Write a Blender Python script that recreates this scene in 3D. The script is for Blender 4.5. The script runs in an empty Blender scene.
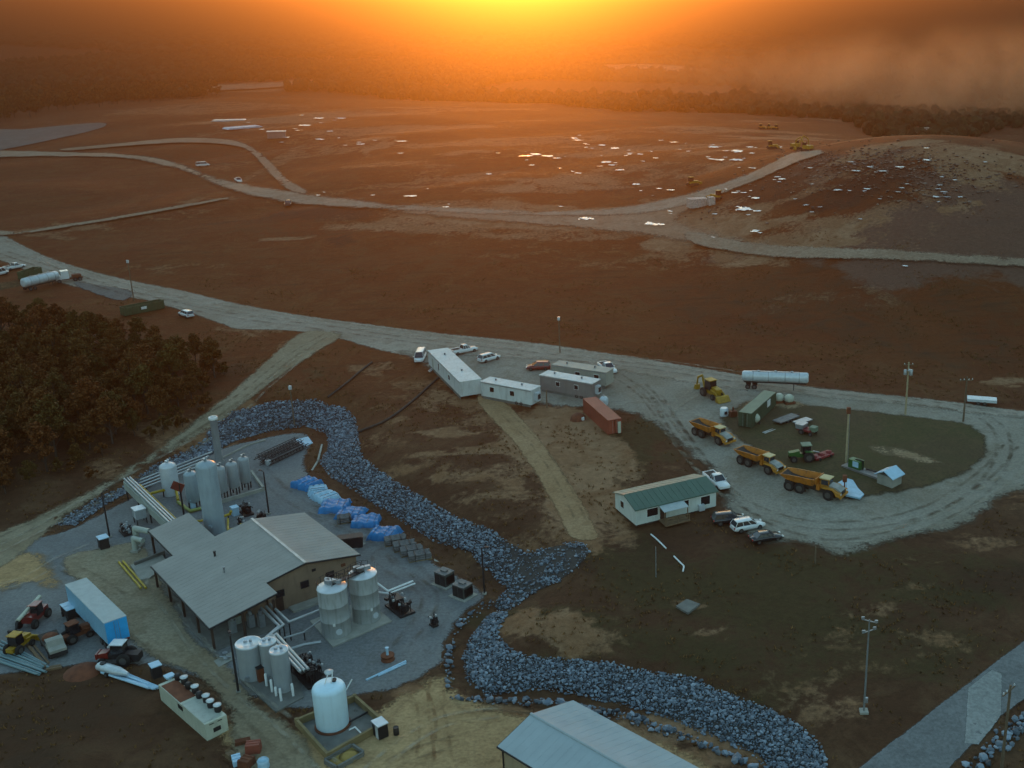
import bpy, bmesh, math, random
import numpy as np
from mathutils import Vector, Matrix
from mathutils.geometry import delaunay_2d_cdt
SKY_STRENGTH = .15; SUN_STRENGTH = 1.9; SUN_COLOR = (1.0, .32, .026); SKY_TINT = (1.10, 1.04, .79)
SKY_LOW = .3; SKY_BAND = .35; SUN_DEG = 2.2
HAZE_COLOR = (.071, .054, .050); HAZE_DENSITY = .00105; HAZE_G = .87
EXPOSURE = 3.33
# ------------------------------------------------------------------ camera maths and terrain
R = math.radians
F, PX, PY, CAM_H = 1120.0, 682.0, 384.0, 74.0
PITCH = math.atan(382.0 / F)
SP, CP = math.sin(PITCH), math.cos(PITCH)

def ray(px, py):
    u = (px - PX) / F; v = (PY - py) / F
    return u, CP + v * SP, -SP + v * CP

def flat(px, py, z=0.0):
    dx, dy, dz = ray(px, py)
    t = (z - CAM_H) / dz
    return dx * t, dy * t

def project(x, y, z):
    Z = y * CP - (z - CAM_H) * SP
    Y = y * SP + (z - CAM_H) * CP
    return PX + F * x / Z, PY - F * Y / Z

# heights read off the photograph: (pixel x, pixel y, height in metres)
CTRL = [
 (540,350,5),(640,365,5),(740,385,5),(860,398,5),(1000,415,5),(420,340,4.6),(330,325,4),(200,305,4),(100,275,4),(20,250,4),
 (660,500,4),(760,520,4),(900,450,5),(800,440,5),(980,480,4.5),(900,560,3.6),(700,440,4.8),(600,440,5),(540,400,5.4),(450,380,5.0),
 (860,712,2.4),(1000,680,2.2),(1020,600,3),(760,620,3),(600,650,2.2),(620,600,2.6),(560,520,3.6),(480,480,3.4),(420,420,4.2),(350,380,4.2),
 (80,400,2.5),(20,460,1.4),(150,470,1.2),(0,330,3),(160,340,3.4),(250,380,3.2),(0,540,0.4),(0,600,0),(60,720,1.6),(200,760,.4),(420,760,0),(640,760,.4),(850,760,1.6),
 (0,185,7),(60,205,7),(150,160,9),(60,135,9),(0,130,8),(110,112,10),(230,98,12),(250,170,10),(300,200,12),(380,208,13),(480,212,14),(560,215,14),(640,215,14),
 (300,130,15),(400,150,17),(450,108,17),(540,115,18),(620,126,19),(700,128,20),(760,128,21),(540,160,18),(640,160,19),(600,195,16),
 (690,195,17),(740,190,20),(800,155,29),(850,152,33),(900,152,35),(960,168,32),(1023,185,28),(860,175,28),(930,200,28),(1010,215,25),(800,190,24),(740,215,17),(800,225,17),
 (850,139,18),(900,141,17),(960,149,15),(1020,159,14),(1020,141,12),(740,248,12),(860,256,12),(1000,265,12),(640,245,12),(500,240,11),(380,232,10),(250,220,9),(120,225,6.5),
 (640,300,7.5),(860,330,7),(1000,350,7),(460,290,7),(300,265,6.5),(170,255,5.5),(1020,300,9),
]
def far_hills(x, y):
    a = 9 * np.sin(x / 310.0 + 1.3) * np.sin(y / 420.0 + .5) + 6 * np.sin(x / 140.0 + y / 230.0)
    k = np.clip((y - 1500) / 5000.0, 0, 1)
    b = 26 * np.sin(x / 1500.0 + y / 1900.0) * np.sin(y / 1300.0 + 1.0) + 14 * np.sin(x / 620.0 - y / 900.0)
    rise = 45 * np.clip((y - 5000) / 9000.0, 0, 1)
    return a * .35 + k * (b * .55 + 8) + rise

_P = np.array([flat(px, py, z) + (z,) for px, py, z in CTRL])
_extra = []
for yy in (900, 1150):
    for xx in (-700, -450, -200, 50, 300, 600):
        _extra.append((xx, yy, 1.0))
_extra += [(-420, 520, 3), (-500, 700, 2), (420, 640, 6), (520, 480, 6), (-330, 330, 3), (-220, 200, 1), (300, 300, 8), (220, 170, 3), (150, 60, 1), (-150, 60, 0), (0, 30, 0)]
_P = np.vstack([_P, np.array(_extra, float)])
def _phi(r2, c2=55.0 ** 2): return np.sqrt(r2 + c2)
def _solve():
    n = len(_P)
    d2 = (_P[:, None, 0] - _P[None, :, 0]) ** 2 + (_P[:, None, 1] - _P[None, :, 1]) ** 2
    A = _phi(d2) ; A[np.diag_indices(n)] += 0
    mean = 4.0
    lam = 6.0            # smoothing
    w = np.linalg.solve(A - lam * np.eye(n), _P[:, 2] - mean)
    return w, mean
_W, _MEAN = _solve()

# edge of the level plant pad, in plan
PAD_PX = [(-60,520),(60,528),(110,503),(168,470),(215,446),(270,432),(306,428),(318,440),(312,464),(330,484),(372,512),(420,542),(442,560),(466,568),(490,588),(498,600),(470,612),(448,640),(448,682),(462,700),(520,700),(600,708),(680,732),(760,775),(700,900),(-400,900),(-400,540)]
PAD = np.array([flat(px, py, 0) for px, py in PAD_PX])

def poly_dist(x, y, poly):
    """distance to a polygon, negative inside"""
    x = np.asarray(x, float); y = np.asarray(y, float)
    d2 = np.full(x.shape, 1e18); ins = np.zeros(x.shape, bool)
    n = len(poly)
    for i in range(n):
        ax, ay = poly[i]; bx, by = poly[(i + 1) % n]
        ex, ey = bx - ax, by - ay
        t = np.clip(((x - ax) * ex + (y - ay) * ey) / (ex * ex + ey * ey + 1e-12), 0, 1)
        d2 = np.minimum(d2, (x - ax - t * ex) ** 2 + (y - ay - t * ey) ** 2)
        c = (ay > y) != (by > y)
        if ey != 0:
            ins ^= c & (x < ex * (y - ay) / ey + ax)
    d = np.sqrt(d2)
    return np.where(ins, -d, d)

def sstep(t):
    t = np.clip(t, 0, 1); return t * t * (3 - 2 * t)

def hz(x, y):
    x = np.atleast_1d(np.asarray(x, float)); y = np.atleast_1d(np.asarray(y, float))
    z = np.full(x.shape, _MEAN)
    yy = np.clip(y, 20, 1300); xx = np.clip(x, -800, 700)
    for i in range(len(_P)):
        z = z + _W[i] * _phi((xx - _P[i, 0]) ** 2 + (yy - _P[i, 1]) ** 2)
    far = sstep((y - 800) / 400.0)
    side = np.maximum(sstep((np.abs(x + 40) - 420) / 300.0), 0)
    m = np.maximum(far, side)
    z = z * (1 - m) + m * (2 + far_hills(x, y))
    near = (y < 330) & (np.abs(x) < 330)
    if near.any():
        d = poly_dist(x[near], y[near], PAD)
        zn = np.maximum(z[near], .0)
        k = sstep(d / 13.0)
        dip = -.55 * np.exp(-((d - 1.6) / 1.3) ** 2)
        z[near] = zn * k + dip * (d > -1.5)
    # small ground undulation away from the pad
    if near.any():
        und = .12 * np.sin(x / 5.3 + 1.1 * np.sin(y / 7.1)) * np.sin(y / 6.1) + .08 * np.sin(x / 2.3 + y / 3.1)
        kk = np.zeros(x.shape); kk[near] = sstep((d - 4) / 14.0)
        kk[~near] = 1
        z = z + und * kk * .6
    lf = (y > 250) & (y < 900)
    if lf.any():
        a, b = x[lf], y[lf]
        k = sstep((b - 260) / 60.0) * sstep((900 - b) / 200.0)
        z[lf] += k * (.55 * np.sin(a / 17 + 1.6 * np.sin(b / 23)) * np.sin(b / 14.0) + .18 * np.sin(a / 9.3 + 2 * np.sin(b / 13.0)) * np.sin(b / 8.1 + .4) + .8 * np.abs(np.sin(a / 41 - b / 29)) - .4)
    return z

_T = np.concatenate([np.arange(40, 420, 1.5), np.geomspace(420, 30000, 400)])
def G(px, py):
    """pixel of the photograph -> point on the ground"""
    dx, dy, dz = ray(px, py)
    X, Y, Z = dx * _T, dy * _T, CAM_H + dz * _T
    h = Z - hz(X, Y)
    i = int(np.argmax(h < 0))
    if h[i] >= 0: i = len(_T) - 1
    lo, hi = _T[max(i - 1, 0)], _T[i]
    for _ in range(3):
        tt = np.linspace(lo, hi, 9)
        hh = CAM_H + dz * tt - hz(dx * tt, dy * tt)
        j = int(np.argmax(hh < 0)); j = max(j, 1)
        lo, hi = tt[j - 1], tt[j]
    t = .5 * (lo + hi)
    x, y = dx * t, dy * t
    return Vector((x, y, float(hz(x, y)[0])))
def Gz(px, py, z):
    x, y = flat(px, py, z); return Vector((x, y, z))
# ------------------------------------------------------------------ helpers: materials, meshes, things
random.seed(7); RNG = np.random.default_rng(11)
scene = bpy.context.scene
COL = scene.collection
MATS = {}

def M(name, rgb, rough=.7, metal=0.0, var=.22, scale=1.2, spec=.4, grime=0.0, coat=0.0):
    """painted / weathered surface: base colour with mottling and rain streaks"""
    if name in MATS: return MATS[name]
    m = bpy.data.materials.new(name); m.use_nodes = True; MATS[name] = m
    nt = m.node_tree; b = nt.nodes['Principled BSDF']
    tc = nt.nodes.new('ShaderNodeTexCoord')
    n1 = nt.nodes.new('ShaderNodeTexNoise'); n1.inputs['Scale'].default_value = scale; n1.inputs['Detail'].default_value = 5
    nt.links.new(tc.outputs['Object'], n1.inputs['Vector'])
    ramp = nt.nodes.new('ShaderNodeMapRange'); ramp.inputs[1].default_value = .3; ramp.inputs[2].default_value = .7
    ramp.inputs[3].default_value = 1 - var; ramp.inputs[4].default_value = 1 + var * .6
    nt.links.new(n1.outputs['Fac'], ramp.inputs[0])
    mul = nt.nodes.new('ShaderNodeVectorMath'); mul.operation = 'SCALE'
    mul.inputs[0].default_value = rgb; nt.links.new(ramp.outputs[0], mul.inputs['Scale'])
    out = mul.outputs[0]
    if grime:
        mp = nt.nodes.new('ShaderNodeMapping'); mp.inputs['Scale'].default_value = (1.6, 1.6, .25)
        nt.links.new(tc.outputs['Object'], mp.inputs[0])
        n2 = nt.nodes.new('ShaderNodeTexNoise'); n2.inputs['Scale'].default_value = 1.5; n2.inputs['Detail'].default_value = 6
        nt.links.new(mp.outputs[0], n2.inputs['Vector'])
        r2 = nt.nodes.new('ShaderNodeMapRange'); r2.inputs[1].default_value = .5; r2.inputs[2].default_value = .72
        r2.inputs[3].default_value = 0; r2.inputs[4].default_value = grime
        nt.links.new(n2.outputs['Fac'], r2.inputs[0])
        mx = nt.nodes.new('ShaderNodeMix'); mx.data_type = 'RGBA'
        nt.links.new(r2.outputs[0], mx.inputs[0]); nt.links.new(out, mx.inputs[6]); mx.inputs[7].default_value = (.07, .05, .035, 1)
        out = mx.outputs[2]
    nt.links.new(out, b.inputs['Base Color'])
    b.inputs['Roughness'].default_value = rough; b.inputs['Metallic'].default_value = metal
    b.inputs['Specular IOR Level'].default_value = spec
    if coat: b.inputs['Coat Weight'].default_value = coat; b.inputs['Coat Roughness'].default_value = .12
    return m

class MB:
    """collects faces and builds ONE mesh object"""
    def __init__(s): s.v = []; s.f = []; s.sm = []; s.mats = [Matrix.Identity(4)]
    def push(s, m): s.mats.append(s.mats[-1] @ m); return s
    def pop(s): s.mats.pop(); return s
    def add(s, vs, fs, smooth=False):
        o = len(s.v); m = s.mats[-1]
        for p in vs: s.v.append(tuple(m @ Vector(p)))
        for f in fs: s.f.append([i + o for i in f]); s.sm.append(smooth)
        return s
    def box(s, c, d, rz=0.0, ry=0.0, taper=1.0):
        x, y, z = d[0] / 2, d[1] / 2, d[2] / 2
        vs = [(-x, -y, -z), (x, -y, -z), (x, y, -z), (-x, y, -z), (-x * taper, -y * taper, z), (x * taper, -y * taper, z), (x * taper, y * taper, z), (-x * taper, y * taper, z)]
        mm = Matrix.Translation(c) @ Matrix.Rotation(rz, 4, 'Z') @ Matrix.Rotation(ry, 4, 'Y')
        return s.add([tuple(mm @ Vector(p)) for p in vs], [(0, 3, 2, 1), (4, 5, 6, 7), (0, 1, 5, 4), (1, 2, 6, 5), (2, 3, 7, 6), (3, 0, 4, 7)])
    def prism(s, prof, y0, y1, inset=0.0):
        """profile in x-z, extruded along y; the far ends can be drawn in towards the centre"""
        n = len(prof); cx = sum(p[0] for p in prof) / n
        vs = [(p[0], y0, p[1]) for p in prof] + [(p[0], y1, p[1]) for p in prof]
        return s.add(vs, [tuple(range(n)), tuple(range(2 * n - 1, n - 1, -1))] + [(i, i + n, (i + 1) % n + n, (i + 1) % n) for i in range(n)])
    def rings(s, rings, cap0=True, cap1=True, smooth=True):
        n = len(rings[0]); vs = [p for r in rings for p in r]; fs = []
        for k in range(len(rings) - 1):
            for i in range(n):
                j = (i + 1) % n
                fs.append((k * n + i, k * n + j, (k + 1) * n + j, (k + 1) * n + i))
        s.add(vs, fs, smooth)
        if cap0: s.add(rings[0], [tuple(range(n - 1, -1, -1))])
        if cap1: s.add(rings[-1], [tuple(range(n))])
        return s
    def lathe(s, prof, c=(0, 0, 0), n=24, caps=(True, True)):
        rs = []
        for r, z in prof:
            rs.append([(c[0] + r * math.cos(2 * math.pi * i / n), c[1] + r * math.sin(2 * math.pi * i / n), c[2] + z) for i in range(n)])
        return s.rings(rs, caps[0], caps[1])
    def cyl(s, a, b, r0, r1=None, n=10):
        r1 = r0 if r1 is None else r1
        a = Vector(a); b = Vector(b); d = (b - a).normalized()
        t = Vector((0, 0, 1)) if abs(d.z) < .9 else Vector((1, 0, 0))
        u = d.cross(t).normalized(); w = d.cross(u)
        w = -w
        ra = [tuple(a + (u * math.cos(2 * math.pi * i / n) + w * math.sin(2 * math.pi * i / n)) * r0) for i in range(n)]
        rb = [tuple(b + (u * math.cos(2 * math.pi * i / n) + w * math.sin(2 * math.pi * i / n)) * r1) for i in range(n)]
        return s.rings([ra, rb])
    def tube(s, pts, r, n=8):
        for a, b in zip(pts, pts[1:]): s.cyl(a, b, r, r, n)
        for p in pts[1:-1]: s.ball(p, r * 1.04, 8, 5)
        return s
    def ball(s, c, r, n=12, m=8, sz=1.0):
        rs = []
        for k in range(1, m):
            a = math.pi * k / m
            rs.append([(c[0] + r * math.sin(a) * math.cos(2 * math.pi * i / n), c[1] + r * math.sin(a) * math.sin(2 * math.pi * i / n), c[2] - r * sz * math.cos(a)) for i in range(n)])
        return s.rings(rs)
    def build(s, name, mat, parent=None, loc=None, rz=0.0):
        me = bpy.data.meshes.new(name); me.from_pydata(s.v, [], s.f); me.update()
        me.polygons.foreach_set('use_smooth', s.sm)
        me.materials.append(M_(mat))
        o = bpy.data.objects.new(name, me); COL.objects.link(o)
        if parent is not None: o.parent = parent
        if loc is not None: o.location = loc
        o.rotation_euler.z = rz
        return o
def M_(m): return MATS[m] if isinstance(m, str) else m

def tag(o, label, cat=None, group=None, kind=None):
    if label: o['label'] = label
    if cat: o['category'] = cat
    if group: o['group'] = group
    if kind: o['kind'] = kind
    return o
def thing(name, label, cat, loc=(0, 0, 0), rz=0.0, group=None):
    o = bpy.data.objects.new(name, None); COL.objects.link(o)
    o.empty_display_size = .3
    o.location = loc; o.rotation_euler = (0, 0, rz)
    return tag(o, label, cat, group)
def copy_thing(o, loc, rz, label=None, group=None, parent=None):
    c = o.copy(); COL.objects.link(c)
    if parent is not None: c.parent = parent
    else:
        c.location = loc; c.rotation_euler = (0, 0, rz)
        if label: c['label'] = label
        if group: c['group'] = group
    for ch in list(o.children): copy_thing(ch, None, 0, parent=c)
    return c
def span(a, b):
    """two ground pixels (rear, front) -> middle point, heading, length"""
    A, B = G(*a), G(*b); d = B - A
    m = (A + B) / 2; m.z = float(hz(m.x, m.y)[0])
    return m, math.atan2(d.y, d.x), math.hypot(d.x, d.y)
def between(A, B):
    d = B - A; return (A + B) / 2, math.atan2(d.y, d.x), math.hypot(d.x, d.y)
# ------------------------------------------------------------------ camera, light, air
cam_d = bpy.data.cameras.new('camera'); cam = bpy.data.objects.new('camera', cam_d); COL.objects.link(cam)
cam.location = (0, 0, CAM_H); cam.rotation_euler = (math.pi / 2 - PITCH, 0, 0)
cam_d.sensor_fit = 'HORIZONTAL'; cam_d.sensor_width = 36.0
cam_d.lens = 36.0 * F / 1024.0
cam_d.shift_x = -(PX - 512) / 1024.0
cam_d.clip_start = 1; cam_d.clip_end = 60000
scene.camera = cam

SUN_EL = R(SUN_DEG); SUN_AZ = R(-8.05)       # azimuth from +Y towards +X
sdir = Vector((math.sin(SUN_AZ) * math.cos(SUN_EL), math.cos(SUN_AZ) * math.cos(SUN_EL), math.sin(SUN_EL)))
w = bpy.data.worlds.new('World'); scene.world = w; w.use_nodes = True
nt = w.node_tree; bg = nt.nodes['Background']
sky = nt.nodes.new('ShaderNodeTexSky'); sky.sky_type = 'NISHITA'; sky.sun_disc = False
sky.sun_elevation = SUN_EL; sky.sun_rotation = SUN_AZ
sky.air_density = 1.0; sky.dust_density = .5; sky.ozone_density = 2.2
tint = nt.nodes.new('ShaderNodeVectorMath'); tint.operation = 'MULTIPLY'; tint.inputs[1].default_value = SKY_TINT
nt.links.new(sky.outputs[0], tint.inputs[0]); tcw = nt.nodes.new('ShaderNodeTexCoord'); sxyz = nt.nodes.new('ShaderNodeSeparateXYZ'); nt.links.new(tcw.outputs['Generated'], sxyz.inputs[0])
low = nt.nodes.new('ShaderNodeMapRange'); low.interpolation_type = 'SMOOTHSTEP'; nt.links.new(sxyz.outputs['Z'], low.inputs[0]); low.inputs[1].default_value = 0; low.inputs[2].default_value = SKY_BAND; low.inputs[3].default_value = SKY_LOW; low.inputs[4].default_value = 1
dim = nt.nodes.new('ShaderNodeVectorMath'); dim.operation = 'SCALE'; nt.links.new(tint.outputs[0], dim.inputs[0]); nt.links.new(low.outputs[0], dim.inputs['Scale']); nt.links.new(dim.outputs[0], bg.inputs[0]); bg.inputs[1].default_value = SKY_STRENGTH
sl = bpy.data.lights.new('sun', 'SUN'); sl.energy = SUN_STRENGTH; sl.angle = R(.53); sl.color = SUN_COLOR
so = bpy.data.objects.new('sun', sl); COL.objects.link(so)
so.rotation_euler = (-sdir).to_track_quat('-Z', 'Y').to_euler(); so.location = (0, 0, 300)

def volume_mat(name, color, density, aniso):
    m = bpy.data.materials.new(name); m.use_nodes = True; nt = m.node_tree
    nt.nodes.remove(nt.nodes['Principled BSDF'])
    v = nt.nodes.new('ShaderNodeVolumePrincipled'); v.inputs['Color'].default_value = (*color, 1)
    v.inputs['Density'].default_value = density; v.inputs['Anisotropy'].default_value = aniso
    nt.links.new(v.outputs[0], nt.nodes['Material Output'].inputs['Volume'])
    return m, v
HZ_TOP, HZ_BOT = 112.0, -34.0
hb = MB().box((0, 9000, (HZ_TOP + HZ_BOT) / 2), (27000, 19400, HZ_TOP - HZ_BOT))
MATS['haze'], _ = volume_mat('haze', HAZE_COLOR, HAZE_DENSITY, HAZE_G)
haze = hb.build('haze', 'haze'); tag(haze, 'thin warm haze lying over the whole valley', None, None, 'stuff')

scene.view_settings.view_transform = 'Standard'; scene.view_settings.look = 'None'
scene.view_settings.gamma = 1; scene.view_settings.use_curve_mapping = False
scene.view_settings.exposure = EXPOSURE
c = scene.cycles
c.use_denoising = True; c.denoiser = 'OPENIMAGEDENOISE'; c.max_bounces = 6; c.diffuse_bounces = 2; c.glossy_bounces = 2
c.volume_bounces = 0; c.transparent_max_bounces = 12; c.transmission_bounces = 2
c.use_adaptive_sampling = True; c.adaptive_threshold = .015
c.volume_step_rate = 4; c.volume_max_steps = 128
# ------------------------------------------------------------------ ground and what is laid on it
def grow(start, step, rate, stop):
    out = []; p = start; s = step
    while p < stop: p += s; s *= rate; out.append(p)
    return out
xs = np.arange(-130, 100.01, 1.3)
xs = np.array([-v for v in grow(130, 1.3, 1.045, 12600)][::-1] + list(xs) + grow(float(xs[-1]), 1.3, 1.045, 12600))
ys = np.arange(-40, 260.01, 1.2); ys = ys[(ys > 60) | (np.arange(len(ys)) % 8 == 0)]
ys = np.array(list(ys) + grow(float(ys[-1]), 1.2, 1.017, 18000))
GX, GY = np.meshgrid(xs, ys)
GZ = hz(GX.ravel(), GY.ravel())

def blobs(x, y, lst, seed=0):
    """soft irregular patches on the ground, given by pixel centre and size"""
    rr = np.random.default_rng(seed)
    out = np.zeros(x.shape)
    for px, py, rx, ry, amt in lst:
        c = G(px, py); Z = c.y * CP - (c.z - CAM_H) * SP
        dep = math.atan2(CAM_H - c.z, c.y)
        ax = rx * Z / F; ay = ry * Z / (F * math.sin(dep))
        dx = (x - c.x) / ax; dy = (y - c.y) / ay
        wob = .35 * np.sin(dx * 2.3 + rr.uniform(0, 6)) * np.sin(dy * 2.9 + rr.uniform(0, 6)) + .2 * np.sin(dx * 5.1 + dy * 4.3 + rr.uniform(0, 6))
        r = np.sqrt(dx * dx + dy * dy) + wob
        out = np.maximum(out, amt * sstep((1.35 - r) / .8))
    return out
CLAY = [(300,118,120,4,.7),(420,128,120,5,.6),(520,140,140,6,.55),(640,150,120,5,.6),(700,170,60,6,.5),(560,185,120,5,.5),(460,180,80,5,.5),(380,165,60,4,.5),(330,150,50,4,.5),(780,138,70,3,.7),(880,148,60,3,.8),(980,156,50,4,.8),(850,225,60,6,.5),(940,195,50,5,.4),(250,128,60,4,.5),(560,222,150,8,1.0),(700,230,70,10,.95),(800,246,80,6,.9),(480,210,80,5,.8),(440,400,30,10,.6),(500,400,30,8,.7),(520,470,30,20,.6),(460,500,26,8,.5),(380,440,30,8,.4),(400,470,30,6,.5),(870,610,40,8,.5),(930,640,50,12,.45),(740,690,40,10,.4),(840,710,40,16,.5),(600,640,40,10,.5),(575,440,45,34,1.0),(590,490,40,40,.95),(545,420,30,14,.9),(450,432,34,5,.7),(480,450,40,5,.7),(430,455,30,4,.6),(470,475,44,6,.6),(500,495,40,5,.6),(400,420,20,4,.5),(560,440,60,36,.8),(600,500,46,40,.7),(500,420,70,12,.5),(470,400,50,10,.45),(400,400,40,9,.35),(460,470,60,9,.4),(530,540,60,20,.45),(560,500,26,50,.5),(575,470,40,30,.6),
        (375,368,30,8,.5),(420,385,40,8,.4),(540,500,30,10,.5),(500,520,50,8,.4),(650,470,40,8,.4),(640,495,26,8,.5),
        (180,432,50,14,.6),(230,412,30,10,.6),(120,470,50,10,.5),(220,445,30,8,.5),
        (560,632,40,22,.65),(520,620,22,16,.8),(610,610,24,14,.35),(690,605,22,7,.6),(712,632,18,6,.6),(845,640,26,14,.4),(800,650,20,14,.3),(780,690,30,22,.4),(820,700,30,20,.5),(870,668,50,10,.4),(900,585,40,6,.4),(925,560,40,8,.4),(960,650,40,8,.3),
        (985,540,40,10,.5),(1000,480,40,30,.4),(880,500,60,6,.4),(915,455,50,7,.6),(870,440,40,6,.35),
        (20,560,60,26,.7),(60,590,30,16,.5),(440,720,70,30,.9),(340,755,70,14,.5),(640,740,110,26,.8),(720,755,60,14,.7),(250,700,60,22,.45),(220,660,30,20,.25),(150,570,26,20,.5),(110,600,14,24,.3),
        (1010,382,30,4,.7),(300,140,90,10,.35),(200,110,120,8,.5),(420,110,120,6,.5),(60,230,70,5,.5),(150,215,80,4,.35),(360,215,90,5,.3),(540,225,90,6,.4),(680,228,90,8,.55),(800,240,70,8,.6),(740,250,90,6,.5),(900,245,60,10,.35),(940,225,50,14,.3),
        (980,165,60,10,.7),(960,150,70,5,.6),(720,130,120,4,.6),(850,165,60,6,.4),(560,150,90,8,.35),(620,175,80,8,.3),(560,250,120,5,.3),(470,240,80,4,.25),(280,160,14,22,.5),
        (20,280,26,7,.4),(250,330,40,6,.5),(300,345,40,7,.5),(150,92,90,4,.8),(250,88,60,4,.8),(210,88,60,4,.7),(290,84,40,4,.8),(430,95,4,12,.9),(640,69,46,3,.9),(700,72,50,2.5,.8),(980,68,16,3,.9),(330,62,70,2,.6),(560,100,60,3,.6)]
GREY = [(930,228,90,20,1.0),(1010,225,40,24,1.0),(860,235,60,10,.8),(960,205,50,12,.7),(760,252,70,4,.7),(700,236,60,6,.6),(850,160,50,7,.6),(890,156,30,3,.7),(820,165,40,5,.5),(600,222,120,5,.5),(440,205,60,3,.5)]
MOSS = [(740,600,200,40,.75),(850,660,160,40,.6),(640,560,60,30,.6),(900,560,120,20,.6),(560,660,70,16,.5),(620,450,60,34,.8),(760,650,120,40,.55),(900,610,90,30,.5),(620,590,60,30,.4),(830,700,60,30,.35),(960,570,60,24,.4),(610,470,50,24,.7),(640,440,50,20,.5),(700,570,90,20,.5),(800,580,70,18,.6),(740,610,70,16,.5),(900,590,60,16,.4),(860,600,60,20,.4),(660,600,60,12,.4),(650,640,50,10,.3),
        (830,430,70,20,.7),(920,430,50,20,.8),(880,480,50,16,.6),(780,470,40,14,.4),(960,620,50,12,.3),(10,285,20,6,.8),(320,370,60,10,.4),(300,385,40,8,.3),(540,570,30,14,.3)]
DARK = [(930,206,70,2,.9),(900,215,60,2,.7),(970,222,50,2,.7),(860,196,50,3,.8),(990,196,30,3,.8),(880,176,50,5,.9),(840,186,40,4,.8),(640,560,70,26,.7),(620,550,40,24,.6),(900,640,90,40,.5),(980,580,60,24,.7),(1010,470,26,16,.5),(700,655,110,20,.5),(460,620,30,10,.0),(60,720,120,40,.6),(500,560,30,10,.7),(490,575,24,12,.7),(200,380,60,24,.5),(100,350,90,26,.5),  # thin mound streaks paint shade of terraces not modelled; the rest is dark soil
        (600,350,300,26,.1),(700,300,260,30,.3),(840,290,200,40,.5),(960,330,90,40,.45),(330,212,70,6,.8),(300,226,120,8,.4),(460,222,80,5,.7),(600,235,60,5,.5),(800,185,90,18,.7),(900,180,60,14,.6),(640,180,70,8,.5),(960,205,50,14,.4),(400,255,160,14,.3),(100,250,60,8,.3),(150,195,100,14,.25),(70,180,90,12,.2),(200,150,70,8,.4),(430,165,70,8,.3)]
NEARM = (GY.ravel() > -50) & (GY.ravel() < 3500) & (np.abs(GX.ravel()) < 2200)
_r = random.Random(21)
for _k in range(70):
    _e = (_r.uniform(190, 1000), _r.uniform(118, 245), _r.uniform(14, 75), _r.uniform(1.2, 5), _r.uniform(.3, .75))
    (CLAY if _k % 2 else DARK).append(_e)
CLAY += [(480,217,120,7,.7),(620,217,100,8,.75),(560,236,110,5,.5),(700,222,50,8,.6),(430,205,70,4,.5),(330,196,60,5,.4)]
for _k in range(40):
    _e = (_r.uniform(40, 1000), _r.uniform(250, 330), _r.uniform(30, 110), _r.uniform(2, 7), _r.uniform(.2, .4))
    if _e[1] > 262 + _e[0] * .09: continue
    (CLAY if _k % 3 == 0 else DARK).append(_e)
def near_attr(lst, seed):
    a = np.zeros(GX.size); a[NEARM] = blobs(GX.ravel()[NEARM], GY.ravel()[NEARM], lst, seed); return a
def add_attr(me, name, vals):
    at = me.attributes.new(name, 'FLOAT', 'POINT'); at.data.foreach_set('value', np.asarray(vals, np.float32))

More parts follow.
